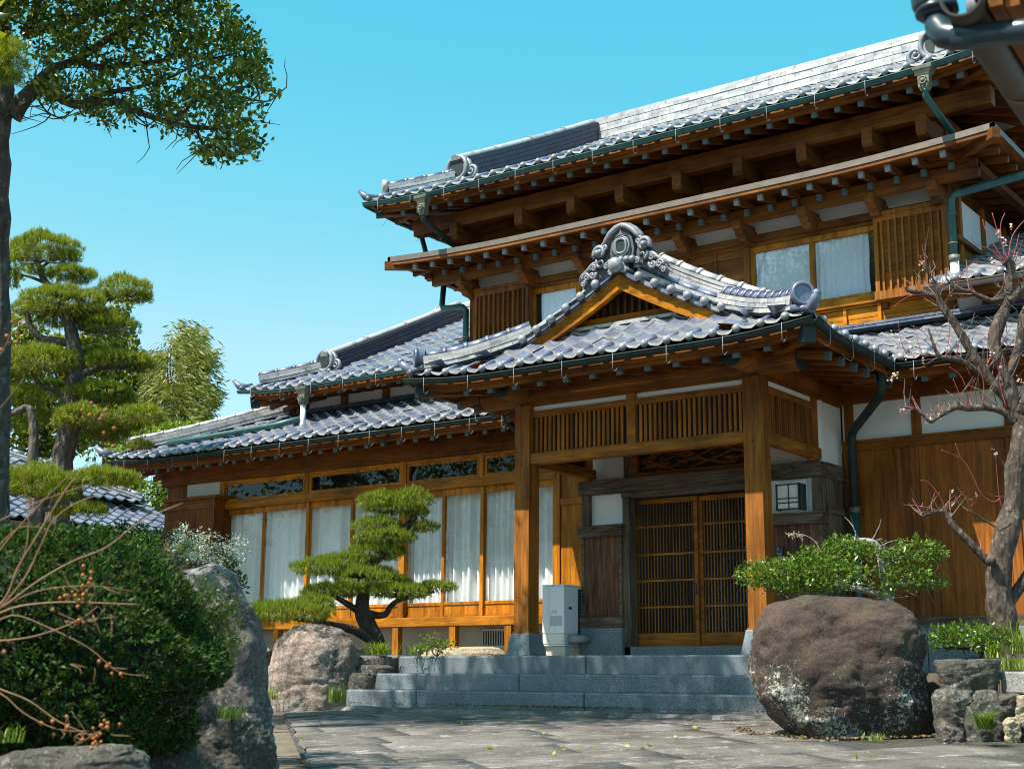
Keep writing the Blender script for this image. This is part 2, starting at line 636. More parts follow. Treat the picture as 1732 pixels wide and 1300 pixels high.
def pave_mat():
    m, n, b, _ = new_mat('stone_paving')
    v = coords(n)
    isl = island(n)
    c0 = ramp(n, isl, [(0.0, (0.105, 0.092, 0.078)), (0.5, (0.13, 0.113, 0.096)), (1.0, (0.155, 0.136, 0.118))])
    t = nd(n, 'ShaderNodeTexNoise', Scale=60.0, Detail=5.0, Roughness=0.85)
    n.links.new(v, t.inputs['Vector'])
    c = mixc(n, 1.0, c0, ramp(n, t.outputs[0], [(0.38, (0.35, 0.35, 0.35)), (0.5, (1.0, 1.0, 1.0)), (0.62, (1.6, 1.57, 1.5))]), 'MULTIPLY')
    t2 = nd(n, 'ShaderNodeTexNoise', Scale=1.2, Detail=8.0, Roughness=0.75)
    n.links.new(v, t2.inputs['Vector'])
    c = mixc(n, 1.0, c, ramp(n, t2.outputs[0], [(0.36, (0.38, 0.36, 0.35)), (0.56, (1.12,) * 3)]), 'MULTIPLY')
    t3 = nd(n, 'ShaderNodeTexNoise', Scale=4.5, Detail=9.0, Roughness=0.8, Distortion=0.6)
    n.links.new(v, t3.inputs['Vector'])
    c = mixc(n, ramp(n, t3.outputs[0], [(0.555, (0, 0, 0)), (0.62, (0.6,) * 3)]), c, (0.40, 0.385, 0.37))
    n.links.new(c, b.inputs['Base Color'])
    b.inputs['Roughness'].default_value = 0.7
    bump(n, b, t.outputs[0], 0.5, 0.006)
    return m


PAVE = pave_mat()
JOINT = plain('mossy_joint', (0.045, 0.042, 0.030), 0.95, 12.0, 0.4)
SOIL = plain('garden_soil', (0.12, 0.095, 0.065), 0.95, 6.0, 0.4, bumpd=0.02)
ASPH = plain('asphalt', (0.055, 0.056, 0.06), 0.9, 40.0, 0.35, bumpd=0.004)


def bark(name, base, base2, sc=1.0, lichen=0.3):
    m, n, b, _ = new_mat(name)
    v = coords(n, (9 * sc, 9 * sc, 3 * sc))
    t = nd(n, 'ShaderNodeTexVoronoi', Scale=2.0)
    n.links.new(v, t.inputs['Vector'])
    t2 = nd(n, 'ShaderNodeTexNoise', Scale=1.3, Detail=8.0, Roughness=0.7, Distortion=0.6)
    n.links.new(v, t2.inputs['Vector'])
    c = ramp(n, t2.outputs[0], [(0.35, base2), (0.65, base)])
    v2 = coords(n)
    t3 = nd(n, 'ShaderNodeTexNoise', Scale=9.0 * sc, Detail=6.0, Roughness=0.75)
    n.links.new(v2, t3.inputs['Vector'])
    c = mixc(n, ramp(n, t3.outputs[0], [(0.54, (0, 0, 0)), (0.64, (lichen,) * 3)]), c, (0.38, 0.37, 0.33))
    n.links.new(c, b.inputs['Base Color'])
    b.inputs['Roughness'].default_value = 0.9
    ad = nd(n, 'ShaderNodeMath', operation='ADD')
    n.links.new(t.outputs[0], ad.inputs[0])
    n.links.new(t2.outputs[0], ad.inputs[1])
    bump(n, b, ad.outputs[0], 1.0, 0.03 / sc)
    return m


BARK_PINE = bark('pine_bark', (0.145, 0.115, 0.095), (0.04, 0.033, 0.028), lichen=0.35)
BARK_DARK = bark('bonsai_bark', (0.06, 0.048, 0.038), (0.016, 0.013, 0.011), sc=1.5, lichen=0.15)
BARK_PLUM = bark('plum_bark', (0.115, 0.078, 0.056), (0.022, 0.016, 0.013), sc=1.6, lichen=0.3)
TWIG_PLUM = plain('plum_twig', (0.17, 0.125, 0.10), 0.8, 30.0, 0.4)
BARK_TREE = bark('evergreen_bark', (0.12, 0.095, 0.075), (0.028, 0.024, 0.02), lichen=0.35)
TWIG = plain('bare_twig', (0.24, 0.12, 0.055), 0.6, 14.0, 0.3)
REDTWIG = plain('red_twig', (0.30, 0.055, 0.055), 0.5)
LICHEN_BARK = plain('lichen_bark', (0.26, 0.25, 0.22), 0.9, 18.0, 0.45, bumpd=0.01)


def leaf_mat(name, cols, rough=0.45, trans=0.35, spec=0.5):
    m, n, b, out = new_mat(name)
    c = ramp(n, island(n), [(i / (len(cols) - 1), c) for i, c in enumerate(cols)])
    n.links.new(c, b.inputs['Base Color'])
    b.inputs['Roughness'].default_value = rough
    b.inputs['Specular IOR Level'].default_value = spec
    tr = nd(n, 'ShaderNodeBsdfTranslucent')
    cc = mixc(n, 1.0, c, (1.5, 1.5, 0.6), 'MULTIPLY')
    n.links.new(cc, tr.inputs['Color'])
    mx = nd(n, 'ShaderNodeMixShader')
    mx.inputs[0].default_value = trans
    n.links.new(b.outputs[0], mx.inputs[1])
    n.links.new(tr.outputs[0], mx.inputs[2])
    n.links.new(mx.outputs[0], out.inputs['Surface'])
    return m


NEEDLE = leaf_mat('pine_needles', [(0.085, 0.13, 0.010), (0.20, 0.245, 0.013), (0.29, 0.31, 0.016), (0.13, 0.175, 0.012)], 0.5, 0.4)
NEEDLE2 = leaf_mat('black_pine_needles', [(0.06, 0.11, 0.010), (0.165, 0.225, 0.014), (0.27, 0.305, 0.016), (0.095, 0.145, 0.012)], 0.5, 0.4)
NDEAD = leaf_mat('old_needles', [(0.10, 0.075, 0.04), (0.16, 0.11, 0.06), (0.07, 0.06, 0.03)], 0.7, 0.2)
LEAF_EVER = leaf_mat('evergreen_leaf', [(0.025, 0.055, 0.008), (0.05, 0.095, 0.010), (0.16, 0.20, 0.014), (0.27, 0.27, 0.02)], 0.3, 0.4)
LEAF_BUSH = leaf_mat('azalea_leaf', [(0.010, 0.030, 0.006), (0.022, 0.062, 0.009), (0.042, 0.10, 0.013), (0.07, 0.055, 0.015)], 0.6, 0.25, spec=0.2)
LEAF_BG = leaf_mat('grove_leaf', [(0.06, 0.09, 0.010), (0.14, 0.165, 0.014), (0.23, 0.22, 0.020), (0.09, 0.12, 0.012)], 0.55, 0.35)
LEAF_BAMB = leaf_mat('bamboo_leaf', [(0.08, 0.115, 0.018), (0.16, 0.18, 0.022), (0.26, 0.22, 0.03)], 0.5, 0.35)
LEAF_HOLLY = leaf_mat('holly_leaf', [(0.04, 0.095, 0.010), (0.09, 0.165, 0.014), (0.165, 0.225, 0.022), (0.06, 0.11, 0.015)], 0.3, 0.3)
LEAF_AZ = leaf_mat('azalea_new_leaf', [(0.07, 0.12, 0.015), (0.15, 0.20, 0.025), (0.22, 0.24, 0.04), (0.14, 0.11, 0.05)], 0.45, 0.35)
LEAF_LIGHT = leaf_mat('young_leaf', [(0.12, 0.19, 0.02), (0.20, 0.27, 0.03), (0.15, 0.20, 0.025)], 0.45, 0.4)
LEAF_SILVER = leaf_mat('silver_leaf', [(0.45, 0.48, 0.46), (0.62, 0.64, 0.62), (0.25, 0.29, 0.22)], 0.5, 0.25)
LEAF_FALL = leaf_mat('fallen_leaf', [(0.35, 0.38, 0.03), (0.42, 0.40, 0.04), (0.22, 0.13, 0.04)], 0.6, 0.2)
BLOSSOM = leaf_mat('plum_blossom', [(0.75, 0.45, 0.45), (0.82, 0.75, 0.72), (0.55, 0.08, 0.09)], 0.6, 0.3)
POD = plain('orange_seed_pod', (0.34, 0.10, 0.015), 0.6, 60.0, 0.5)


def glass_mat(name, tint=(1, 1, 1), refl=1.0, body=0.0):
    m, n, b, out = new_mat(name)
    tr = nd(n, 'ShaderNodeBsdfTransparent')
    tr.inputs['Color'].default_value = (*tint, 1)
    gl = nd(n, 'ShaderNodeBsdfGlossy')
    gl.inputs['Roughness'].default_value = 0.004
    fr = nd(n, 'ShaderNodeFresnel', IOR=1.52)
    mu = nd(n, 'ShaderNodeMath', operation='MULTIPLY', use_clamp=True)
    mu.inputs[1].default_value = refl
    n.links.new(fr.outputs[0], mu.inputs[0])
    mx = nd(n, 'ShaderNodeMixShader')
    bf = nd(n, 'ShaderNodeNewGeometry')
    inv = nd(n, 'ShaderNodeMath', operation='SUBTRACT')
    inv.inputs[0].default_value = 1.0
    n.links.new(bf.outputs['Backfacing'], inv.inputs[1])
    m2 = nd(n, 'ShaderNodeMath', operation='MULTIPLY')
    n.links.new(mu.outputs[0], m2.inputs[0])
    n.links.new(inv.outputs[0], m2.inputs[1])
    n.links.new(m2.outputs[0], mx.inputs[0])
    n.links.new(tr.outputs[0], mx.inputs[1])
    n.links.new(gl.outputs[0], mx.inputs[2])
    n.links.new(mx.outputs[0], out.inputs['Surface'])
    return m


GLASS = glass_mat('window_glass', (0.97, 0.98, 0.98), 0.85)
GLASS_UP = glass_mat('upper_window_glass', (0.94, 0.96, 0.98), 3.5)


def lace_mat():
    m, n, b, out = new_mat('lace_curtain')
    v = coords(n, (1, 1, 1))
    t = nd(n, 'ShaderNodeTexVoronoi', Scale=1.0)
    v2 = coords(n, (64, 1, 15))
    n.links.new(v2, t.inputs['Vector'])
    f = ramp(n, t.outputs[0], [(0.18, (0, 0, 0)), (0.34, (1, 1, 1))])
    c = mixc(n, f, (0.78, 0.80, 0.81), (0.92, 0.92, 0.90))
    n.links.new(c, b.inputs['Base Color'])
    b.inputs['Roughness'].default_value = 0.9
    tr = nd(n, 'ShaderNodeBsdfTranslucent')
    tr.inputs['Color'].default_value = (0.7, 0.7, 0.66, 1)
    mx = nd(n, 'ShaderNodeMixShader')
    mx.inputs[0].default_value = 0.1
    n.links.new(b.outputs[0], mx.inputs[1])
    n.links.new(tr.outputs[0], mx.inputs[2])
    n.links.new(mx.outputs[0], out.inputs['Surface'])
    return m


LACE = lace_mat()
CLOTH = plain('plain_curtain', (0.84, 0.86, 0.88), 0.9, 25.0, 0.06)
# ------------------------------------------------------------------ ground
def ground():
    mb = MB()
    xs = [-300, -120, -60, -34, -24] + [x * 0.5 for x in range(-40, 21)] + [14, 24, 60, 300]
    ys = [-60, -20, -6, -2] + [y * 0.5 for y in range(0, 52)] + [30, 40, 70, 150, 600]
    vs = []
    for y in ys:
        for x in xs:
            yy = max(y, -2)
            vs.append((x, y, ground_z(x, yy) - 0.035 + 0.02 * fbm((x, y, 0), 0.7, 3)))
    nx = len(xs)
    fs = [(j * nx + i, j * nx + i + 1, (j + 1) * nx + i + 1, (j + 1) * nx + i) for j in range(len(ys) - 1) for i in range(nx - 1)]
    mb.add(vs, fs, 0, True)
    return tag(mb.build('ground', SOIL), kind='structure')


ground()


def pavement():
    """stone slabs laid at an angle up to the steps"""
    mb = MB()
    a = rad(52)
    ux, uy = math.cos(a), math.sin(a)
    vx, vy = uy, -ux
    L, Wd = 1.35, 0.74
    r = random.Random(3)
    for j in range(-22, 24):
        off = r.uniform(0, L)
        for i in range(-16, 22):
            u0, v0 = i * L + off, j * Wd
            cx, cy = -5.6 + (u0 + L / 2) * ux + (v0 + Wd / 2) * vx, 8.6 + (u0 + L / 2) * uy + (v0 + Wd / 2) * vy
            if cy > 11.7 or cy < 1.5 or cx > 4:
                continue
            # left edge of the paving runs from the steps towards the camera
            ledge = -9.45 + (9.5 - cy) * 1.07
            if cx + .7 < ledge or cx < -11.0:
                continue
            # right edge: boulder and retaining wall
            if cy > 10.4 + (cx + 4.4) * -0.35 and cx > -4.6:
                continue
            g = 0.005
            tilt = (r.uniform(-.0025, .0025), r.uniform(-.0025, .0025), r.uniform(-.003, .003))
            n = 7
            vs = []
            for q in range(n):
                for p in range(n):
                    pu = u0 + g + (L - 2 * g) * p / (n - 1)
                    pv = v0 + g + (Wd - 2 * g) * q / (n - 1)
                    X = -5.6 + pu * ux + pv * vx
                    Y = 8.6 + pu * uy + pv * vy
                    X = max(X, -9.45 + (9.5 - Y) * 1.07 + .03 * math.sin(Y * 9))
                    z = ground_z(X, Y) + 0.012 + tilt[2] + tilt[0] * (p / 3 - 1) + tilt[1] * (q / 3 - 1) + 0.007 * fbm((X, Y, 1.5), 2.6, 4)
                    if p in (0, n - 1) or q in (0, n - 1):
                        z -= 0.003
                    vs.append((X, Y, z))
            fs = [(k * n + p, k * n + p + n, k * n + p + n + 1, k * n + p + 1) for k in range(n - 1) for p in range(n - 1)]
            ring = [p for p in range(n)] + [k * n + n - 1 for k in range(1, n)] + [n * n - 1 - p for p in range(1, n)] + [k * n for k in range(n - 2, 0, -1)]
            base = len(vs)
            vs += [(vs[k][0], vs[k][1], vs[k][2] - 0.05) for k in ring]
            m = len(ring)
            fs += [(ring[k], ring[(k + 1) % m], base + (k + 1) % m, base + k) for k in range(m)]
            mb.add(vs, fs, 0, True)
    o = tag(mb.build('pavement', PAVE), kind='structure')
    mj = MB()
    vs, xs, ys = [], [-11.2, -8, -5, -3, -1, 4], [1.0, 4, 7, 9, 10.5, 11.9]
    for y in ys:
        for x in xs:
            vs.append((max(x, -9.5 + (9.5 - y) * 1.07) if x < -3 else x, y, ground_z(x, y) - 0.004))
    nx = len(xs)
    mj.add(vs, [(j * nx + i, j * nx + i + 1, (j + 1) * nx + i + 1, (j + 1) * nx + i) for j in range(len(ys) - 1) for i in range(nx - 1)])
    tag(mj.build('path', JOINT), kind='structure')
    # dark lower strip left of the paving
    ms = MB()
    pl = [(-10.4, 10.2), (-9.0, 8.6), (-6.4, 6.3), (-3.0, 3.0), (-5.5, 1.0), (-9.6, 6.0), (-11.0, 9.6)]
    ms.add([(x, y, ground_z(x, y) - 0.008) for x, y in pl], [tuple(range(len(pl)))])
    tag(ms.build('road', ASPH), kind='structure')


pavement()


def rough_slabs():
    """natural long flat stones lying between paving and steps"""
    r = random.Random(5)
    specs = [(-11.15, -8.2, 11.62, 12.1, .055), (-8.15, -5.6, 11.7, 12.12, .06), (-11.0, -7.2, 11.18, 11.6, .03), (-7.15, -5.2, 11.22, 11.66, .035)]
    for k, (x0, x1, y0, y1, h) in enumerate(specs):
        mb = MB()
        nx, ny = 60, 9
        vs = []
        for j in range(ny):
            for i in range(nx):
                t, s = i / (nx - 1), j / (ny - 1)
                x = x0 + (x1 - x0) * t + 0.03 * fbm((i * .3, j, k), .7)
                y = y0 + (y1 - y0) * s + (0.05 * fbm((x, k, 3.1), 2.2) if j in (0, ny - 1) else 0)
                edge = min(t, 1 - t) * 14, min(s, 1 - s) * 7
                e = min(1, edge[0], edge[1]) ** 0.5
                z = ground_z(x, y) - 0.02 + h * e + 0.035 * e * fbm((x, y * 2.0, k * 3), 1.9, 5)
                vs.append((x, y, z))
        fs = [(j * nx + i, j * nx + i + 1, (j + 1) * nx + i + 1, (j + 1) * nx + i) for j in range(ny - 1) for i in range(nx - 1)]
        mb.add(vs, fs, 0, True)
        lab = ['long rough flat stone along the lowest step, on the pine side', 'long rough flat stone along the lowest step, on the boulder side',
               'longest rough flat stone one row out from the steps, towards the pine', 'rough flat stone one row out from the steps, near the dark boulder'][k]
        o = mb.build('flat_stone', PAVE)
        setorigin(o, ((x0 + x1) / 2, (y0 + y1) / 2, ground_z(0, y0)))
        tag(o, lab, 'stone', 'rough flat stones at the foot of the steps')


rough_slabs()

# ------------------------------------------------------------------ granite steps
PZT = 0.245


def steps():
    e = empty('granite_steps', (-8.6, 12.6, -0.36), 'three wide grey granite steps leading up to the entrance porch', 'steps')
    rows = [(12.15, -11.34, -5.3, -0.40, -0.140, 'lowest', [-10.2, -7.98]), (12.5, -11.22, -5.4, -0.15, 0.044, 'middle', [-9.05]), (12.86, -11.17, -5.4, 0.03, PZT, 'top', [-8.42])]
    for y, x0, x1, z0, z1, nm, joints in rows:
        mb = MB()
        xs = [x0] + joints + [x1]
        yb = 13.35 if nm == 'top' else y + 0.42
        for a, b in zip(xs[:-1], xs[1:]):
            if a == x0:      # rounded outer corner
                pl = [(a, yb)] + [(a + .18 - .18 * math.cos(t), y + .18 - .18 * math.sin(t)) for t in [i * math.pi / 12 for i in range(7)]] + [(b - .004, y), (b - .004, yb)]
            else:
                pl = [(a + .004, yb), (a + .004, y), (b - .004, y), (b - .004, yb)]
            mb.prism([(p[0], p[1], z0) for p in pl], (0, 0, z1 - z0), 0)
        mb.build('step', GRANITE, e, bevel=0.02)
    return e


steps()

# entrance terrace floor (behind the top step)
mb = MB()
mb.box((-9.9, 13.345, 0.0), (-5.9, 15.3, PZT - 0.004))
tag(mb.build('entrance_floor', GRANITE), kind='structure')
# raised bed left of the steps, under the engawa
mb = MB()
mb.box((-21.0, 13.5, -0.4), (-11.6, 15.0, 0.10))
mb.box((-11.6, 13.33, -0.4), (-9.905, 17.0, 0.232))
mb.box((-21.0, 15.0, -0.4), (-11.6, 17.0, 0.20))
tag(mb.build('garden_ground', SOIL), kind='structure')
mb = MB()
mb.box((-5.3, 11.2, -0.4), (3.0, 15.3, 0.06))
tag(mb.build('planting_bed_ground', SOIL), kind='structure')
# ------------------------------------------------------------------ the house
house = empty('house', (-9.0, 16.0, -0.335), 'large two-storey timber house with silver tiled roofs and gabled entrance porch', 'house')


def hp(name, mb, mats, parent=None, bevel=0.0, label=None):
    o = mb.build(name, mats, parent or house, bevel)
    if label: o['label'] = label
    return o


# ---- roof tiles
TW, TC = 0.262, 0.225


def prof(t):
    return 0.020 * math.cos(2 * math.pi * t) + 0.007 * math.cos(4 * math.pi * t + 0.6)


def tile_slope(mb, O, U, V, zf, umax, vmax, clip, eave=True, knobs=True, jit=0.008, seed=1):
    O, U, V = Vector(O), Vector(U), Vector(V)
    r = random.Random(seed)
    nc = int(round(umax / TW))
    tw = umax / nc
    nr = int(math.ceil(vmax / TC))
    K = 8

    def P(u, v, dz):
        p = O + U * u + V * v
        return (p.x, p.y, zf(u, v) + dz)
    flip = U.cross(V).z < 0
    for c in range(nc):
        for k in range(nr):
            v0, v1 = k * TC, min((k + 1) * TC + 0.012, vmax)
            if not clip((c + .5) * tw, min((v0 + v1) / 2, vmax)):
                continue
            dj, tj = r.uniform(-jit, jit), r.uniform(-jit, jit)
            front, back = [], []
            for i in range(K + 1):
                t = i / K
                u = (c + t) * tw
                h = prof(t) + dj + tj * (t - .5)
                front.append((u, h + 0.030))
                back.append((u, h))
            vs = [P(u, v0, h) for u, h in front] + [P(u, v1, h) for u, h in back]
            fs = [(i, i + 1, K + 2 + i, K + 1 + i) for i in range(K)]
            if flip: fs = [f[::-1] for f in fs]
            mb.add(vs, fs, 0, True)
            drop = 0.032
            if k == 0 and eave:
                vs = [P(u, v0, h) for u, h in front] + [P(u, v0 - .004, h - 0.010 - 0.020 * math.sin(math.pi * i / K)) for i, (u, h) in enumerate(front)]
            else:
                vs = [P(u, v0, h) for u, h in front] + [P(u, v0, h - drop) for u, h in front]
            fs = [(i + 1, i, K + 1 + i, K + 2 + i) for i in range(K)]
            if flip: fs = [f[::-1] for f in fs]
            mb.add(vs, fs, 3, True)
        if eave and knobs and clip((c + .02) * tw, 0.01):
            p = P(c * tw, -0.012, 0.022)
            mb.ball(p, (0.045, 0.045, 0.045), 1, 12, 8)
            # short roll behind the knob
            mb.tube([P(c * tw, -0.01, 0.024), P(c * tw, 0.2, 0.024)], 0.036, 8, 0)
    # sheathing just below
    nu, nv = max(2, nc), max(2, nr)
    vs, ok = [], []
    for j in range(nv + 1):
        for i in range(nu + 1):
            u, v = umax * i / nu, 0.02 + (vmax - 0.02) * j / nv
            vs.append(P(u, v, -0.045))
    fs = []
    for j in range(nv):
        for i in range(nu):
            if clip((i + .5) * umax / nu, (j + .5) * vmax / nv):
                f = (j * (nu + 1) + i, j * (nu + 1) + i + 1, (j + 1) * (nu + 1) + i + 1, (j + 1) * (nu + 1) + i)
                fs.append(f[::-1] if flip else f)
    mb.add(vs, fs, 2)


TM = [TILE, EAVT, COPDARK, TEDGE]


def ridge_sweep(mb, path, w, layers, lh, capr, mat_l=0, mat_c=1, seg=0.3, bands=True, taper=0.0, lat=None, side_mat=None):
    """stacked flat ridge tiles in short lengths with a half-round cap and cap bands"""
    path = [Vector(p) for p in path]
    # resample
    d = [0]
    for a, b in zip(path[:-1], path[1:]):
        d.append(d[-1] + (b - a).length)
    T = d[-1]

    def pt(s):
        s = max(0, min(T, s))
        for i in range(len(path) - 1):
            if s <= d[i + 1] + 1e-9:
                return path[i].lerp(path[i + 1], (s - d[i]) / max(1e-9, d[i + 1] - d[i]))
        return path[-1]
    r = random.Random(int(T * 100))
    for L in range(layers):
        hw = w / 2 * (1 - taper * L / max(1, layers - 1)) + (0.008 if L % 2 else 0)
        off = (L % 2) * seg / 2
        s = -off
        while s < T - 1e-4:
            a, b = max(0, s) + .002, min(T, s + seg) - .002
            if b - a > 0.02:
                j = r.uniform(-.002, .003)
                z0, z1 = L * lh, (L + 1) * lh - 0.006
                n = max(2, int((b - a) / 0.15) + 1)
                pp = [pt(a + (b - a) * i / (n - 1)) for i in range(n)]
                mb.sweep(pp, [(-hw - j, z0), (hw + j, z0), (hw + j, z1), (-hw - j, z1)], mat_l, lat=lat)
            s += seg
        # dark mortar core
    n = max(2, int(T / 0.15))
    pp = [pt(T * i / n) for i in range(n + 1)]
    H = layers * lh
    if layers:
        mb.sweep([p for p in pp], [(-w / 2 * .8, -.03), (w / 2 * .8, -.03), (w / 2 * .8 * (1 - taper), H), (-w / 2 * .8 * (1 - taper), H)], 2, lat=lat)
    if capr:
        s = 0
        while s < T - 1e-4:
            a, b = s + .001, min(T, s + seg) - .001
            n = max(2, int((b - a) / 0.12) + 1)
            q = [pt(a + (b - a) * i / (n - 1)) for i in range(n)]
            mb.sweep(q, [(capr * math.cos(t), H + capr * 1.05 * math.sin(t) - .004) for t in [math.pi * i / 8 for i in range(9)]], mat_c, smooth=True, lat=lat)
            if bands:
                q = [pt(max(0, s - .022)), pt(min(T, s + .022))]
                mb.sweep(q, [(capr * 1.16 * math.cos(t), H + capr * 1.22 * math.sin(t) - .004) for t in [math.pi * i / 8 for i in range(9)]], mat_c, smooth=True, lat=lat)
            s += seg


def spiral(mb, c, R, U, r0, turns, thick, sgn=1, mat=0, start=0.0, fw=None):
    pts, rs = [], []
    n = int(14 * turns)
    for i in range(n + 1):
        t = i / n
        a = start + sgn * 2 * math.pi * turns * t
        q = r0 * (1 - 0.82 * t)
        p = Vector(c) + R * (q * math.cos(a)) + U * (q * math.sin(a))
        if fw: p += fw * (0.35 * thick * t)
        pts.append(p)
        rs.append(thick * (1 - 0.45 * t))
    mb.tube(pts, rs, 7, mat)
    mb.ball(pts[-1], thick * 0.95, mat, 8, 6)


def onigawara(mb, c, R, F, s, full=True, mat=0, dmat=1, bmat=None):
    """ridge-end ornament: arched plate with a framed boss, cloud scrolls either side. c bottom centre, R right, F towards viewer"""
    c, R, F = Vector(c), Vector(R), Vector(F)
    U = Vector((0, 0, 1))
    if bmat is None: bmat = mat

    def q(x, z, f=0.0):
        return c + R * (x * s) + U * (z * s) + F * (f * s)
    if not full:       # small: disc with raised rim and side scrolls
        ring = [q(.30 * math.cos(t), .34 + .30 * math.sin(t)) for t in [2 * math.pi * i / 20 for i in range(20)]]
        mb.prism(ring, F * (0.18 * s), mat)
        mb.tube(ring + ring[:2], 0.065 * s, 8, mat, caps=False)
        mb.tube([p + F * (0.18 * s) for p in ring + ring[:2]], 0.055 * s, 8, mat, caps=False)
        inner = [q(.2 * math.cos(t), .34 + .2 * math.sin(t), .182) for t in [2 * math.pi * i / 16 for i in range(16)]]
        mb.prism(inner, F * (0.012 * s), dmat)
        for sg in (-1, 1):
            spiral(mb, q(sg * .42, .20, .12), R * sg, U, .17 * s, 1.4, .055 * s, 1, mat, -1.2, F)
            mb.ball(q(sg * .20, .02, .16), .085 * s, mat, 8, 6)
            spiral(mb, q(sg * .34, .0, .1), R * sg, U, .10 * s, 1.2, .04 * s, -1, mat, 1.0, F)
        mb.prism([q(-.5, -.1), q(.5, -.1), q(.42, .25), q(-.42, .25)], F * (.1 * s), mat)
        return
    # large ornament
    body = [(-.20, .0), (-.24, .22), (-.20, .42), (-.13, .56), (0, .62), (.13, .56), (.20, .42), (.24, .22), (.20, .0)]
    mb.prism([q(x, z, 0) for x, z in body], F * (.16 * s), bmat)
    mb.prism([q(x * .8, .05 + z * .82, .161) for x, z in body], F * (.02 * s), dmat)
    # hood with curled ends
    hood = [q(-.36, .36, .16), q(-.31, .45, .17), q(-.22, .55, .18), q(-.10, .63, .18), q(0, .655, .18), q(.10, .63, .18), q(.22, .55, .18), q(.31, .45, .17), q(.36, .36, .16)]
    mb.tube(hood, [.035 * s, .045 * s, .052 * s, .055 * s, .055 * s, .055 * s, .052 * s, .045 * s, .035 * s], 8, mat)
    mb.tube([p - F * (.08 * s) + U * (.01 * s) for p in hood], .07 * s, 8, mat)
    for sg in (-1, 1):
        spiral(mb, q(sg * .335, .335, .17), R * -sg, U, .075 * s, 1.3, .03 * s, 1, mat, 1.2, F)
    # framed boss
    fr = [q(.105 * math.copysign(abs(math.cos(t)) ** .7, math.cos(t)), .285 + .125 * math.copysign(abs(math.sin(t)) ** .7, math.sin(t)), .20) for t in [2 * math.pi * i / 24 for i in range(24)]]
    mb.tube(fr + fr[:2], .024 * s, 6, mat, caps=False)
    fr2 = [q(.155 * math.cos(t), .285 + .17 * math.sin(t), .185) for t in [2 * math.pi * i / 24 for i in range(24)]]
    mb.tube(fr2 + fr2[:2], .02 * s, 6, mat, caps=False)
    mb.prism(fr, F * (-.03 * s), dmat)
    # crown point
    mb.prism([q(-.10, .46, .18), q(-.03, .50, .18), q(0, .58, .18), q(.03, .50, .18), q(.10, .46, .18), q(0, .49, .18)], F * (.03 * s), mat)
    # scalloped foot
    for i, x in enumerate((-.22, -.11, 0, .11, .22)):
        mb.ball(q(x, .045 - .03 * abs(x) * 3, .19), .065 * s, mat, 8, 6)
    # clouds and scrolls either side, stepping down the verges
    for sg in (-1, 1):
        mb.prism([q(sg * .2, -.02), q(sg * .46, -.16), q(sg * .80, -.34), q(sg * .84, -.24), q(sg * .6, .02), q(sg * .50, .34), q(sg * .30, .30)][::sg], F * (.11 * s), bmat)
        spiral(mb, q(sg * .44, .25, .17), R * sg, U, .125 * s, 1.5, .048 * s, 1, mat, -.6, F)
        mb.ball(q(sg * .46, .235, .22), .06 * s, mat, 10, 8)
        spiral(mb, q(sg * .43, .065, .17), R * sg, U, .085 * s, 1.3, .036 * s, -1, mat, .8, F)
        mb.ball(q(sg * .41, .06, .21), .04 * s, dmat, 8, 6)
        spiral(mb, q(sg * .30, -.02, .17), R * -sg, U, .065 * s, 1.2, .028 * s, 1, mat, 0, F)
        spiral(mb, q(sg * .58, .0, .15), R * sg, U, .07 * s, 1.3, .030 * s, 1, mat, -.5, F)
        spiral(mb, q(sg * .60, -.12, .15), R * -sg, U, .075 * s, 1.2, .032 * s, -1, mat, .5, F)
        spiral(mb, q(sg * .73, -.14, .15), R * sg, U, .08 * s, 1.4, .032 * s, 1, mat, -.4, F)
        spiral(mb, q(sg * .79, -.25, .14), R * -sg, U, .06 * s, 1.2, .028 * s, 1, mat, .2, F)
        mb.tube([q(sg * .5, .12, .14), q(sg * .62, .06, .15), q(sg * .70, -.02, .15), q(sg * .84, -.10, .14), q(sg * .9, -.22, .12)], [.03 * s, .035 * s, .035 * s, .03 * s, .015 * s], 6, mat)


def gutter(path, r=0.055, mat=COPPER, brackets=0.9, out=None, bdrop=0.20, parent=None):
    mb = MB()
    sec = [(r * math.cos(t), r * math.sin(t)) for t in [math.pi + math.pi * i / 8 for i in range(9)]]
    sec2 = [(r * .9 * math.cos(t), r * .9 * math.sin(t)) for t in [2 * math.pi - math.pi * i / 8 for i in range(9)]]
    mb.sweep(path, sec + sec2, 0, smooth=True)
    # rolled front bead
    path = [Vector(p) for p in path]
    out = Vector(out)
    mb.tube([p + out * r + Vector((0, 0, .004)) for p in path], 0.009, 6, 0)
    if brackets:
        L = sum((b - a).length for a, b in zip(path[:-1], path[1:]))
        n = int(L / brackets)
        for i in range(n):
            s = (i + .5) * L / n
            acc = 0
            for a, b in zip(path[:-1], path[1:]):
                l = (b - a).length
                if s <= acc + l:
                    p = a.lerp(b, (s - acc) / l)
                    break
                acc += l
            f = p + out * (r + .006)
            mb.tube([f + Vector((0, 0, .02)), f + Vector((0, 0, -bdrop * .85)), f - out * .03 + Vector((0, 0, -bdrop)), f - out * .06 + Vector((0, 0, -bdrop * .9)), f - out * .12 + Vector((0, 0, -bdrop * .55))], 0.0028, 5, 1)
    return hp('gutter', mb, [mat, STEEL], parent)


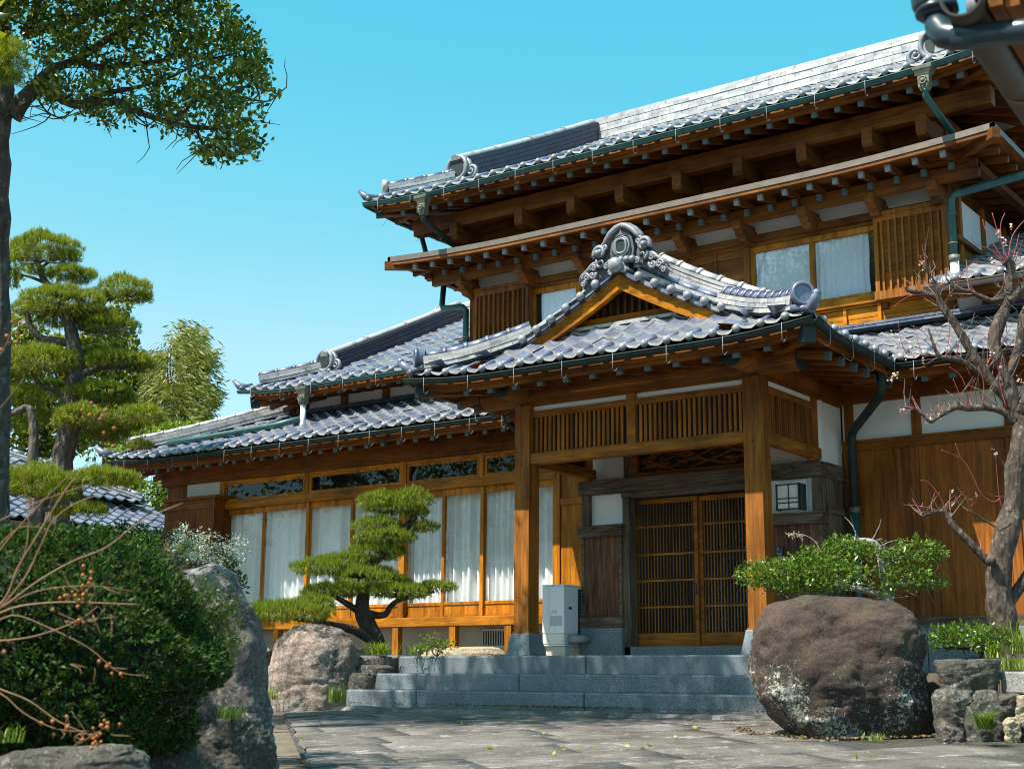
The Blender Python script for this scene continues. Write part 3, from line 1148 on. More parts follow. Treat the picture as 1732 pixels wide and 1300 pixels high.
def rafter_mesh(name, length, slope, w, h, cap_mat, wood_m, axis='y'):
    """one rafter with a metal end cap; origin at its eave end centre; runs up +Y (or -X)"""
    mb = MB()
    if axis == 'y':
        d = Vector((0, length, length * slope))
    else:
        d = Vector((-length, 0, length * slope))
    mb.beam((0, 0, 0), d, w, h, 0)
    n = d.normalized()
    mb.beam(-n * .006, n * .05, w + .008, h + .008, 1)
    me_o = mb.build('rafter', [wood_m, cap_mat])
    return me_o


def rafter_row(proto, spots, parent):
    """a small row too fine to count, as one part"""
    mb = MB()
    for p in spots:
        vs = [v.co + Vector(p) for v in proto.data.vertices]
        b = len(mb.v)
        mb.v += [tuple(v) for v in vs]
        for f in proto.data.polygons:
            mb.f.append(tuple(i + b for i in f.vertices)); mb.m.append(f.material_index); mb.s.append(False)
    o = mb.build('rafters', list(proto.data.materials), parent)
    o['kind'] = 'stuff'
    bpy.data.objects.remove(proto)
    return o


def place_rafters(proto, spots, parent):
    off = world_loc(parent)
    for i, p in enumerate(spots):
        o = proto if i == 0 else proto.copy()
        if i: COL.objects.link(o)
        o.parent = parent
        o.location = Vector(p) - off


# =================================================================== ROOFS
# --- lower roof (A)
AX0, AX1, AY0 = -18.75, -1.6, 14.32


def zA(u, v):
    return 3.398 + .43 * v + .11 * max(0, 1 - u / 1.6) ** 2 * max(0, 1 - v / 1.5)


mb = MB()
tile_slope(mb, (AX0, AY0, 0), (1, 0, 0), (0, 1, 0), zA, AX1 - AX0, 2.0, lambda u, v: u >= v - .05, seed=2)
# plain return slope at the far end
mb.add([(AX0, AY0, 3.40), (AX0 + 2, AY0 + 2, 4.2), (AX0 + 2, 24, 4.2), (AX0, 24, 3.36)], [(0, 3, 2, 1)], 0)
lowroof = hp('roof', mb, TM, label='long silver tiled lower roof')
mb = MB()
zz = lambda s: zA(s, s) + .03
ridge_sweep(mb, [(AX0 + s, AY0 + s, zz(s)) for s in (.25, .6, 1.0, 1.4, 1.8, 2.1, 2.5)], .2, 3, .055, .065, 0, 0)
mb.tube([(AX0 + .05, AY0 + .05, zz(0) - .01), (AX0 - .05, AY0 - .03, zz(0) + .03), (AX0 - .16, AY0 - .10, zz(0) + .13)], [.07, .065, .03], 8, 1)
hp('hip_ridge', mb, [RIDGE, TILE, COPDARK], lowroof)
# flashing ridge where lower roof meets the upper walls
mb = MB()
ridge_sweep(mb, [(-16.05, 16.12, 4.20), (-12.6, 16.12, 4.20)], .18, 1, .05, .03, 4, 1)
ridge_sweep(mb, [(-12.5, 16.1, 4.235), (-1.6, 16.1, 4.235)], .26, 2, .035, 0, 1, 1)
hp('flashing', mb, [RIDGE, TILE, COPDARK, RIDGE, RDARK], lowroof)

# --- upper main roof (B)
BX0, BX1, BY0 = -13.75, -4.25, 15.03
BW = BX1 - BX0


def zB(u, v):
    e = min(u, BW - u)
    return 7.02 + .458 * v + .006 * v * v + .10 * max(0, 1 - e / 1.8) ** 2 * max(0, 1 - v / 1.5)


mb = MB()
tile_slope(mb, (BX0, BY0, 0), (1, 0, 0), (0, 1, 0), zB, BW, 4.97,
           lambda u, v: (min(u, BW - u) >= v - .05) if v < 1.0 else min(u, BW - u) >= .62, seed=4)
# back slope and side skirts
mb.add([(BX0, 25, 7.02), (BX1, 25, 7.02), (BX1 - .6, 20, 9.44), (BX0 + .6, 20, 9.44)], [(0, 1, 2, 3)], 0)
for x0, x1 in ((BX0, BX0 + 1), (BX1, BX1 - 1)):
    mb.add([(x0, BY0, 7.10), (x1, BY0 + 1, 7.5), (x1, 24, 7.5), (x0, 25, 7.0)], [(0, 1, 2, 3), (3, 2, 1, 0)], 0)
    mb.add([(x1, BY0 + 1, 7.45), (x1, 24, 7.45), (x1, 20, 9.4)], [(0, 1, 2), (2, 1, 0)], 2)
mainroof = hp('roof', mb, TM, label='silver tiled main roof of the upper storey')
mb = MB()
zr = zB(4, 4.97)
# main ridge: many courses of flat tiles
ridge_sweep(mb, [(-13.05, 20.0, zr - .12), (-4.95, 20.0, zr - .12)], .42, 7, .068, .075, 0, 0, seg=.30)
hp('main_ridge', mb, [RIDGE, TILE, COPDARK], mainroof)
KXL, KXR = -12.75, -5.25
for kx in (KXL, KXR):
    mb = MB()
    ridge_sweep(mb, [(kx, BY0 + v, zB(1.5, v) + .0) for v in (1.0, 1.6, 2.2, 2.8, 3.4, 4.0, 4.5, 4.9)], .26, 5, .07, .075, 4, 0, seg=1.1)
    onigawara(mb, (kx, BY0 + 1.0, zB(1.2, 1.0) - .02), (1, 0, 0), (0, -1, 0), .62, False, 3, 2)
    hp('descending_ridge', mb, [RIDGE, TILE, COPDARK, ORN, RDARK], mainroof)
for sx, x0 in ((1, BX0), (-1, BX1)):
    mb = MB()
    zz = lambda s: zB(s, s) + .025
    ridge_sweep(mb, [(x0 + sx * s, BY0 + s, zz(s)) for s in (.22, .4, .6, .8, .95)], .19, 3, .05, .06, 0, 1)
    mb.tube([(x0 + sx * .05, BY0 + .05, zz(0) - .01), (x0 - sx * .05, BY0 - .02, zz(0) + .02), (x0 - sx * .14, BY0 - .07, zz(0) + .12)], [.065, .06, .03], 8, 1)
    p = Vector((x0 + sx * .2, BY0 + .2, zz(.2) + .14))
    mb.tube([p, p + Vector((-sx * .06, -.06, 0))], .10, 12, 0)
    hp('hip_ridge', mb, [RIDGE, TILE, COPDARK], mainroof)

# --- second tier of the long wing (left) and its twin (right)


def zT(u, v):
    return 4.46 + .44 * v + .006 * v * v + .09 * max(0, 1 - u / 1.4) ** 2 * max(0, 1 - v / 1.4)


mb = MB()
TX0, TY0 = -16.62, 15.28
tile_slope(mb, (TX0, TY0, 0), (1, 0, 0), (0, 1, 0), zT, 4.0, 4.5, lambda u, v: u >= v - .05 if v < .95 else u >= .42, seed=6)
mb.add([(TX0, TY0, 4.5), (TX0 + .95, TY0 + .95, 4.9), (TX0 + .95, 23, 4.9), (TX0, 24, 4.46)], [(0, 1, 2, 3), (3, 2, 1, 0)], 0)
mb.add([(TX0 + .95, TY0 + .95, 4.85), (TX0 + .95, 23, 4.85), (TX0 + .95, 19.78, 6.5)], [(0, 1, 2), (2, 1, 0)], 2)
mb.add([(TX0 + .4, 19.78, 6.54), (-12.6, 19.78, 6.54), (-12.6, 24, 4.6), (TX0 + .4, 24, 4.6)], [(0, 1, 2, 3)], 0)
wingroof = hp('roof', mb, TM, label='hip-and-gable tiled roof of the long wing')
mb = MB()
zr2 = zT(2, 4.5)
ridge_sweep(mb, [(TX0 + .35, 19.78, zr2 - .06), (-12.6, 19.78, zr2 - .06)], .3, 4, .07, .07, 0, 0)
mb.tube([(TX0 + .38, 19.78, zr2 + .02), (TX0 + .02, 19.78, zr2 + .02)], .085, 10, 1)
hp('main_ridge', mb, [RIDGE, TILE, COPDARK], wingroof)
mb = MB()
ridge_sweep(mb, [(TX0 + 1.02, TY0 + v, zT(2, v)) for v in (.92, 1.5, 2.1, 2.7, 3.3, 3.9, 4.42)], .24, 4, .068, .07, 4, 0, seg=1.1)
onigawara(mb, (TX0 + 1.02, TY0 + .92, zT(1.5, .92) - .02), (1, 0, 0), (0, -1, 0), .55, False, 3, 2)
hp('descending_ridge', mb, [RIDGE, TILE, COPDARK, ORN, RDARK], wingroof)
mb = MB()
zz = lambda s: zT(s, s) + .025
ridge_sweep(mb, [(TX0 + s, TY0 + s, zz(s)) for s in (.2, .4, .6, .9)], .18, 3, .05, .06, 0, 1)
mb.tube([(TX0 + .05, TY0 + .05, zz(0) - .01), (TX0 - .05, TY0 - .02, zz(0) + .02), (TX0 - .14, TY0 - .07, zz(0) + .12)], [.065, .06, .03], 8, 1)
hp('hip_ridge', mb, [RIDGE, TILE, COPDARK], wingroof)

mb = MB()
tile_slope(mb, (-5.22, TY0, 0), (1, 0, 0), (0, 1, 0), lambda u, v: 4.46 + .44 * v, 3.8, 4.0, lambda u, v: True, seed=8)
mb.add([(-5.2, 19.28, 6.2), (-1.4, 19.28, 6.2), (-1.4, 24, 4.5), (-5.2, 24, 4.5)], [(0, 1, 2, 3)], 0)
rightroof = hp('roof', mb, TM, label='shaded tiled roof beside the upper storey')

# --- porch roof (C)
CXC, CH, CY0 = -7.93, 2.53, 12.25


FK = 1.85      # the front skirt rises steeper than the sides


def zCc(v):
    return 3.405 + .2555 * v + .068 * v * v


def zCs(u, v):      # side slopes: u along +Y from the front corner
    return zCc(v) + .09 * max(0, 1 - u * FK / 1.2) ** 2 * max(0, 1 - v / 1.0)


def zCf(u, v):
    e = min(u, 2 * CH - u)
    return zCc(FK * v) + .09 * max(0, 1 - e / 1.2) ** 2 * max(0, 1 - FK * v / 1.0)


mb = MB()
VG = .56      # verge plane offset from the front eave
tile_slope(mb, (CXC - CH, CY0, 0), (1, 0, 0), (0, 1, 0), zCf, 2 * CH, .80, lambda u, v: min(u, 2 * CH - u) >= FK * v - .22, seed=10)
tile_slope(mb, (CXC + CH, CY0, 0), (0, 1, 0), (-1, 0, 0), zCs, 3.95, CH, lambda u, v: u >= min(v / FK, VG + .02) - .10, seed=11)
tile_slope(mb, (CXC - CH, CY0, 0), (0, 1, 0), (1, 0, 0), zCs, 3.95, CH, lambda u, v: u >= min(v / FK, VG + .02) - .10, seed=12)
# verge tiles: knobs and curved lips along the gable edge
for sg in (-1, 1):
    n = 8
    for i in range(n):
        x = .08 + (1.50 - .08) * i / (n - 1)
        zt = zCc(CH - x)
        zt2 = zCc(CH - x - .19)
        c = (CXC + sg * x, CY0 + VG - .03, zt + .025)
        if i: mb.ball(c, (.052, .052, .052), 1, 12, 8)
        mb.tube([(c[0], c[1], c[2]), (c[0], c[1] + .28, c[2])], .042, 8, 1 if i % 3 == 0 else 0)
        # scalloped face between two knobs
        pts_t, pts_b = [], []
        for k in range(7):
            t = k / 6
            xx = CXC + sg * (x + .2 * t)
            zt_ = zt + (zt2 - zt) * t
            pts_t.append((xx, CY0 + VG - .01, zt_ + .035 - .025 * math.sin(math.pi * t)))
            pts_b.append((xx, CY0 + VG - .01, zt_ - .03 - .035 * math.sin(math.pi * t)))
        poly = pts_t + pts_b[::-1]
        mb.prism(poly, (0, .26, 0), 1 if i % 2 else 0)
mb.ball((CXC, CY0 + VG - .06, zCc(CH) + .03), (.09, .07, .09), 1, 14, 10)
mb.tube([(CXC, CY0 + VG - .05, zCc(CH) + .03), (CXC, CY0 + VG + .4, zCc(CH) + .03)], .075, 10, 1)
porchroof = hp('roof', mb, TM, label='hip-and-gable tiled roof of the entrance porch')
# ridges
mb = MB()
ridge_sweep(mb, [(CXC, 12.95, zCc(CH) + .03), (CXC, 16.1, zCc(CH) + .03)], .3, 5, .055, .075, 0, 0, lat=(1, 0, 0))
hp('main_ridge', mb, [RIDGE, TILE, COPDARK], porchroof)
for sg in (-1, 1):
    mb = MB()
    vs_ = [CH - x for x in (.12, .4, .7, 1.0, 1.25, 1.42)]
    ridge_sweep(mb, [(CXC + sg * (CH - v), CY0 + VG + .26, zCc(v) + .02) for v in vs_], .17, 2, .045, .058, 0, 1, seg=.27, bands=False)
    ridge_sweep(mb, [(CXC + sg * (CH - v), CY0 + VG + .52, zCc(v) + .04) for v in vs_ + [CH - 1.55]], .26, 6, .044, .07, 0, 0, seg=.29)
    hp('descending_ridge', mb, [RIDGE, TILE, COPDARK], porchroof)
    mb = MB()
    zz = lambda s: zCs(s / FK, s) + .03
    path = [(CXC + sg * (CH - s), CY0 + s / FK, zz(s)) for s in (.16, .35, .6, .85, 1.1, 1.3)]
    ridge_sweep(mb, path, .22, 3, .05, .075, 0, 1, seg=.13 if sg > 0 else .27)
    # round end tile with rim
    d = Vector((sg * .7, -.7, 0))
    p = Vector((CXC + sg * (CH - .14), CY0 + .07, zz(.14) + .15))
    ring = [p + Vector((.7 * -sg * -1, .7, 0)).cross(Vector((0, 0, 1))).normalized() * 0 + (Vector((sg * .7071, .7071, 0)) * (.105 * math.cos(t)) + Vector((0, 0, .105 * math.sin(t)))) for t in [2 * math.pi * i / 18 for i in range(18)]]
    ring = [q for q in ring]
    mb.prism(ring, d * .10, 1)
    mb.tube([q + d * .10 for q in ring + ring[:2]], .022, 7, 1, caps=False)
    # corner tip tile
    mb.tube([(CXC + sg * (CH - .1), CY0 + .1, zz(.1) - .02), (CXC + sg * (CH + .02), CY0 - .01, zz(0) + .01), (CXC + sg * (CH + .11), CY0 - .08, zz(0) + .12)], [.06, .055, .04], 9, 1)
    mb.ball((CXC + sg * (CH + .10), CY0 - .07, zz(0) + .115), .045, 1, 12, 8)
    hp('hip_ridge', mb, [RIDGE, TILE, COPDARK], porchroof)
mb = MB()
onigawara(mb, (CXC + .02, CY0 + VG + .16, zCc(CH) + .08), (1, 0, 0), (0, -1, 0), .66, True, 0, 1, 2)
hp('ridge_ornament', mb, [ORN, COPDARK, ORND], porchroof)
# gable: bargeboards, infill lattice, tie beam
mb = MB()
YB = CY0 + VG + .03
for sg in (-1, 1):
    top, bot = [], []
    for i in range(13):
        x = 1.46 * i / 12
        zt = zCc(CH - x) - .035
        top.append((CXC + sg * x, YB, zt))
        bot.append((CXC + sg * x, YB, zt - (.195 - .035 * i / 12)))
    for i in range(12):
        mb.prism([top[i], top[i + 1], bot[i + 1], bot[i]], (0, .06, 0), 0)
        # moulded lower edge standing a little proud
        a, b = Vector(bot[i]), Vector(bot[i + 1])
        mb.prism([a + Vector((0, -.012, .035)), b + Vector((0, -.012, .035)), b + Vector((0, -.012, 0)), a + Vector((0, -.012, 0))], (0, .012, 0), 0)
hp('bargeboard', mb, [GOLD['x']], porchroof)
mb = MB()
# soffit boards under verge
for sg in (-1, 1):
    for i in range(12):
        x0, x1 = 1.45 * i / 12, 1.45 * (i + 1) / 12
        z0, z1 = zCc(CH - x0) - .10, zCc(CH - x1) - .10
        mb.add([(CXC + sg * x0, YB + .06, z0), (CXC + sg * x1, YB + .06, z1), (CXC + sg * x1, YB + .75, z1), (CXC + sg * x0, YB + .75, z0)], [(0, 1, 2, 3), (3, 2, 1, 0)], 0)
YI = CY0 + .84
zb = zCc(FK * .76)
poly = [(CXC - 1.45, YI + .05, zb - .1), (CXC + 1.45, YI + .05, zb - .1)] + [(CXC + x, YI + .05, zCc(CH - abs(x)) - .1) for x in [1.45 - 2.9 * i / 20 for i in range(21)]]
mb.prism(poly, (0, .03, 0), 1)
for i in range(-10, 11):
    x = i * .095
    if zCc(CH - abs(x)) - .11 < zb + .02: continue
    mb.box((CXC + x - .016, YI + .012, zb), (CXC + x + .016, YI + .05, zCc(CH - abs(x)) - .11), 2)
mb.box((CXC - 1.2, YI - .03, zb + .02), (CXC + 1.2, YI + .01, zb + .13), 0)
hp('gable_lattice', mb, [GOLD['x'], BLACK, DARK['z']], porchroof)
mb = MB()
ridge_sweep(mb, [(CXC - 1.2, CY0 + .77, zb - .01), (CXC + 1.2, CY0 + .77, zb - .01)], .12, 1, .045, 0, 0, 0, seg=.5, lat=(0, 1, 0))
hp('flashing', mb, [RIDGE, TILE, COPDARK], porchroof)

# --- thin copper-edged second eave
EX0, EX1, EY0 = -13.55, -4.42, 15.27
EWD = EX1 - EX0


def zE(x):
    e = min(x - EX0, EX1 - x)
    return 6.065 + .10 * max(0, 1 - e / 2.6) ** 2


mb = MB()
N = 40
xs = [EX0 + EWD * i / N for i in range(N + 1)]
for i in range(N):
    a, b = xs[i], xs[i + 1]
    za, zb_ = zE(a), zE(b)
    # fascia: brown metal edge above, wood below, and sloping top sheet
    mb.prism([(a, EY0, za - .012), (b, EY0, zb_ - .012), (b, EY0, zb_ + .065), (a, EY0, za + .065)], (0, .05, 0), 0)
    mb.prism([(a, EY0 + .012, za - .06), (b, EY0 + .012, zb_ - .06), (b, EY0 + .012, zb_ - .014), (a, EY0 + .012, za - .014)], (0, .05, 0), 1)
    mb.add([(a, EY0, za + .067), (b, EY0, zb_ + .067), (b, 16.2, zb_ + .32), (a, 16.2, za + .32)], [(0, 1, 2, 3)], 0)
    mb.add([(a, EY0 + .06, za - .03), (b, EY0 + .06, zb_ - .03), (b, 16.2, zb_ + .12), (a, 16.2, za + .12)], [(3, 2, 1, 0)], 2)
for sx, x0 in ((1, EX0), (-1, EX1)):
    z0 = zE(x0)
    mb.prism([(x0, EY0, z0 - .012), (x0, 24, z0 - .012 - .1), (x0, 24, z0 - .035), (x0, EY0, z0 + .065)], (sx * .05, 0, 0), 0)
    mb.add([(x0, EY0, z0 + .06), (x0 + sx * .95, 16.2, z0 + .22), (x0 + sx * .95, 24, z0 + .22), (x0, 24, z0 - .03)], [(0, 1, 2, 3), (3, 2, 1, 0)], 0)
    mb.add([(x0, EY0, z0 - .03), (x0 + sx * .95, 16.2, z0 + .08), (x0 + sx * .95, 24, z0 + .08), (x0, 24, z0 - .1)], [(0, 1, 2, 3), (3, 2, 1, 0)], 2)
    # hip rafter poking out of the corner
    mb.beam((x0 - sx * .03, EY0 - .03, z0 - .075), (x0 + sx * .95, EY0 + .95, z0 - .02), .10, .12, 1)
midroof = hp('roof', mb, [BRONZE, DARK['x'], EAVE['y']], label='thin copper-edged eave over the upper windows')

# =================================================================== EAVE TIMBER
# main roof: fascia boards, soffit, rafters


def eave_boards(x0, x1, y0, zf, dz, run, slope, mats, parent, soff=True):
    mb = MB()
    n = max(2, int((x1 - x0) / .4))
    for i in range(n):
        a, b = x0 + (x1 - x0) * i / n, x0 + (x1 - x0) * (i + 1) / n
        za, zb_ = zf(a) - dz, zf(b) - dz
        mb.prism([(a, y0 + .045, za - .075), (b, y0 + .045, zb_ - .075), (b, y0 + .045, zb_ + .03), (a, y0 + .045, za + .03)], (0, .05, 0), 0)
        mb.prism([(a, y0 + .10, za - .115), (b, y0 + .10, zb_ - .115), (b, y0 + .10, zb_ - .03), (a, y0 + .10, za - .03)], (0, .05, 0), 0)
        mb.add([(a, y0 + .12, za - .05), (b, y0 + .12, zb_ - .05), (b, y0 + run, zb_ - .05 + slope * (run - .12)), (a, y0 + run, za - .05 + slope * (run - .12))], [(3, 2, 1, 0)], 1)
    return hp('eave_board', mb, mats, parent)


eave_boards(BX0 + .1, BX1 - .1, BY0, lambda x: zB(x - BX0, 0), .075, 1.2, .30, [EAVE['x'], EAVE['x']], mainroof)
pr = rafter_mesh('rafter', 1.1, .30, .066, .085, COPCAP, EAVE['y'])
place_rafters(pr, [(x, BY0 + .16, zB(x - BX0, 0) - .205) for x in [BX0 + .55 + .302 * i for i in range(29)]], mainroof)
# side eaves of the main roof (rafters running sideways under the return)
for sx, x0 in ((1, BX0), (-1, BX1)):
    mb = MB()
    mb.prism([(x0 + sx * .045, BY0, 6.97), (x0 + sx * .045, 24, 6.87), (x0 + sx * .045, 24, 6.97), (x0 + sx * .045, BY0, 7.07)], (sx * .06, 0, 0), 0)
    mb.add([(x0, BY0, 6.99), (x0 + sx * 1.2, BY0 + 1.2, 7.25), (x0 + sx * 1.2, 24, 7.2), (x0, 24, 6.9)], [(0, 1, 2, 3), (3, 2, 1, 0)], 1)
    for i in range(24):
        y = BY0 + .5 + .33 * i
        mb.beam((x0 + sx * .14, y, 6.87), (x0 + sx * 1.2, y, 7.17), .066, .085, 1)
        mb.beam((x0 + sx * .13, y, 6.868), (x0 + sx * .17, y, 6.878), .074, .093, 2)
    mb.beam((x0 + sx * .10, BY0 + .10, 6.93), (x0 + sx * 1.3, BY0 + 1.3, 7.12), .12, .16, 1)
    mb.beam((x0 + sx * .08, BY0 + .08, 6.925), (x0 + sx * .16, BY0 + .16, 6.94), .13, .17, 2)
    hp('eave_board', mb, [EAVE['y'], EAVE['x'], COPDARK], mainroof)
gutter([(x, BY0 - .03, zB(x - BX0, 0) - .075) for x in [BX0 - .06 + (BW + .12) * i / 14 for i in range(15)]], .05, COPPER, .63, (0, -1, 0), .17, mainroof)
gutter([(BX0 - .03, y, zB(0, 0) - .09 - (.06 if y > BY0 + .1 else 0)) for y in (BY0 - .03, BY0 + .8, 24)], .05, COPDARK, .8, (-1, 0, 0), .2, mainroof)

# second eave rafters: two rows
pr = rafter_mesh('rafter', .9, .13, .055, .07, plain('white_cap', (0.24, 0.25, 0.25), 0.5, 40, .5), DARK['y'])
place_rafters(pr, [(x, EY0 + .10, zE(x) - .10) for x in [EX0 + .45 + .335 * i for i in range(25)]], midroof)
pr = rafter_mesh('rafter', .5, .13, .055, .075, COPCAP, DARK['y'])
rafter_row(pr, [(x, EY0 + .40, zE(x) - .155) for x in [EX0 + .78 + .335 * i for i in range(24)]], midroof)
for sx, x0 in ((1, EX0), (-1, EX1)):
    mb = MB()
    for i in range(22):
        y = EY0 + .5 + .335 * i
        mb.beam((x0 + sx * .1, y, 6.06), (x0 + sx * .95, y, 6.16), .055, .07, 0)
        mb.beam((x0 + sx * .42, y + .05, 6.02), (x0 + sx * .95, y + .05, 6.08), .055, .07, 0)
    mb.box((x0 + sx * .36, EY0 + .45, 5.93), (x0 + sx * .46, 23, 6.02), 0)
    hp('eave_board', mb, [DARK['x']], midroof)

# low roof eave
eave_boards(AX0 + .2, -10.2, AY0, lambda x: zA(x - AX0, 0), .075, 1.05, .27, [EAVE['x'], EAVE['x']], lowroof)
eave_boards(-5.9, AX1, AY0, lambda x: zA(x - AX0, 0), .075, 1.05, .27, [EAVE['x'], EAVE['x']], lowroof)
pr = rafter_mesh('rafter', .95, .27, .062, .08, COPCAP, EAVE['y'])
place_rafters(pr, [(x, AY0 + .15, zA(x - AX0, 0) - .20) for x in [AX0 + .5 + .30 * i for i in range(29)]], lowroof)
pr = rafter_mesh('rafter', .95, .27, .062, .08, COPCAP, EAVE['y'])
rafter_row(pr, [(x, AY0 + .15, zA(9, 0) - .20) for x in [-5.1 + .3 * i for i in range(10)]], lowroof)
gutter([(x, AY0 - .03, zA(x - AX0, 0) - .075) for x in [AX0 + .3 + (-10.25 - AX0 - .3) * i / 12 for i in range(13)]], .05, COPDARK, .56, (0, -1, 0), .19, lowroof)
gutter([(x, AY0 - .03, zA(9, 0) - .075) for x in (-5.45, -3.5, AX1)], .05, COPDARK, .6, (0, -1, 0), .19, lowroof)
mb = MB()
mb.beam((AX0 + .16, AY0 + .16, 3.22), (AX0 + 1.5, AY0 + 1.5, 3.5), .12, .15, 0)
mb.beam((AX0 + .12, AY0 + .12, 3.205), (AX0 + .24, AY0 + .24, 3.235), .15, .18, 1)
mb.add([(AX0 + .1, AY0 + .1, 3.33), (AX0 + 1.2, AY0 + 1.1, 3.6), (AX0 + 1.2, 24, 3.6), (AX0 + .1, 24, 3.3)], [(0, 1, 2, 3), (3, 2, 1, 0)], 0)
for i in range(8):
    mb.beam((AX0 + .16, AY0 + .6 + .3 * i, 3.22), (AX0 + 1.2, AY0 + .6 + .3 * i, 3.5), .06, .08, 0)
hp('eave_board', mb, [EAVE['x'], COPDARK], lowroof)

# wing second tier eave
eave_boards(TX0 + .15, -12.62, TY0, lambda x: zT(x - TX0, 0), .035, .95, .2, [EAVE['x'], EAVE['x']], wingroof)
pr = rafter_mesh('rafter', .85, .2, .06, .075, COPCAP, EAVE['y'])
rafter_row(pr, [(x, TY0 + .15, zT(x - TX0, 0) - .135) for x in [TX0 + .5 + .3 * i for i in range(12)]], wingroof)
gutter([(x, TY0 - .03, zT(x - TX0, 0) - .05) for x in [TX0 - .05 + 4.0 * i / 8 for i in range(9)]], .04, COPPER, .6, (0, -1, 0), .17, wingroof)
mb = MB()
mb.beam((TX0 + .14, TY0 + .14, 4.33), (TX0 + 1.0, TY0 + 1.0, 4.5), .12, .14, 0)
mb.beam((TX0 + .10, TY0 + .10, 4.32), (TX0 + .2, TY0 + .2, 4.34), .14, .17, 1)
mb.add([(TX0 + .08, TY0 + .08, 4.42), (TX0 + .95, TY0 + .95, 4.62), (TX0 + .95, 24, 4.62), (TX0 + .08, 24, 4.4)], [(0, 1, 2, 3), (3, 2, 1, 0)], 0)
for i in range(10):
    mb.beam((TX0 + .16, TY0 + .5 + .3 * i, 4.30), (TX0 + .95, TY0 + .5 + .3 * i, 4.46), .06, .075, 0)
hp('eave_board', mb, [EAVE['x'], COPDARK], wingroof)
# right tier eave
eave_boards(-5.2, -1.6, TY0, lambda x: 4.46, .075, .95, .2, [EAVE['x'], EAVE['x']], rightroof)
gutter([(x, TY0 - .03, 4.40) for x in (-5.32, -3.5, -1.6)], .055, BRONZE, .55, (0, -1, 0), .15, rightroof)

# porch eave
eave_boards(CXC - CH + .1, CXC + CH - .1, CY0, lambda x: zCf(x - CXC + CH, 0), .075, .95, .17, [EAVE['x'], EAVE['x']], porchroof)
pr = rafter_mesh('rafter', .85, .17, .062, .08, COPCAP, EAVE['y'])
place_rafters(pr, [(x, CY0 + .14, zCf(x - CXC + CH, 0) - .195) for x in [CXC - CH + .72 + .345 * i for i in range(12)]], porchroof)
for sg in (-1, 1):
    x0 = CXC + sg * CH
    mb = MB()
    nseg = 8
    for i in range(nseg):
        ya, yb = CY0 + .05 + 3.0 * i / nseg, CY0 + .05 + 3.0 * (i + 1) / nseg
        za, zb_ = zCs(ya - CY0, 0) - .075, zCs(yb - CY0, 0) - .075
        mb.prism([(x0 - sg * .045, ya, za - .075), (x0 - sg * .045, yb, zb_ - .075), (x0 - sg * .045, yb, zb_ + .03), (x0 - sg * .045, ya, za + .03)], (-sg * .05, 0, 0), 0)
        mb.add([(x0 - sg * .1, ya, za - .05), (x0 - sg * .1, yb, zb_ - .05), (x0 - sg * 1.05, yb, zb_ + .13), (x0 - sg * 1.05, ya, za + .13)], [(0, 1, 2, 3), (3, 2, 1, 0)], 1)
    mb.beam((x0 - sg * .06, CY0 + .06, 3.29), (x0 - sg * 1.05, CY0 + 1.05, 3.40), .11, .15, 1)
    mb.beam((x0 - sg * .04, CY0 + .04, 3.285), (x0 - sg * .13, CY0 + .13, 3.30), .13, .17, 2)
    hp('eave_board', mb, [EAVE['y'], EAVE['x'], COPDARK], porchroof)
    prs = rafter_mesh('rafter', .9, .17, .06, .08, COPCAP, EAVE['x'], 'x')
    if sg < 0:
        prs.data.transform(Matrix.Rotation(math.pi, 4, 'Z'))
    place_rafters(prs, [(x0 - sg * .14, CY0 + y, zCs(y, 0) - .195) for y in (.75, 1.08, 1.41, 1.74, 2.07, 2.40)], porchroof)
    gutter([(x0 + sg * .03, CY0 + y, zCs(y, 0) - .075) for y in (-.03, .4, .8, 1.2, 2.0, 2.2)], .05, COPDARK, .5, (sg, 0, 0), .19, porchroof)
gutter([(x, CY0 - .03, zCf(max(0, min(2 * CH, x - CXC + CH)), 0) - .075) for x in [CXC - CH - .05 + (2 * CH + .1) * i / 16 for i in range(17)]], .05, COPDARK, .62, (0, -1, 0), .17, porchroof)
# =================================================================== WALLS AND TIMBER FRAME
RP1_ = -6.33
YW = 15.2          # lower wall plane
YU = 16.2          # upper wall plane
UX0, UX1 = -12.6, -5.28


def zl(x, y, Y):
    return PZ(x, y, Y)


# ---- upper storey body
mb = MB()
mb.box((UX0 + .03, YU + .05, 4.2), (UX1 - .03, 24, 6.9), 0)
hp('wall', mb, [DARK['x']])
mb = MB()   # dark frieze between the two eaves
mb.box((UX0 - .02, YU - .03, 6.2), (UX1 + .02, YU + .06, 7.3), 0)
hp('frieze_board', mb, [DARK['x']])
# beam carrying the main rafters, and the bracket arms below it
YBm = 15.62
z0, z1 = zl(1132, 300, YBm), zl(1132, 272, YBm)
mb = MB()
mb.box((UX0 - .75, YBm, z0), (UX1 + .75, YBm + .16, z1))
hp('beam', mb, [DARK['x']], bevel=.012)
arm = [(0, -.0), (0, -.20), (.03, -.25), (.10, -.28), (.18, -.285), (.62, -.22), (.62, 0)]
for i, px in enumerate((787, 880, 968, 1050, 1147, 1250, 1357, 1468, 1585)):
    x = PX(px, 300 - (px - 1132) * .24, YBm)
    if i == 0: x = UX0 + .08
    if i == 8: x = UX1 - .08
    mb = MB()
    mb.prism([(x - .07, YBm - .06 + y, z0 + .04 + z) for y, z in arm], (.14, 0, 0))
    hp('bracket', mb, [DARK['y']], bevel=.01)
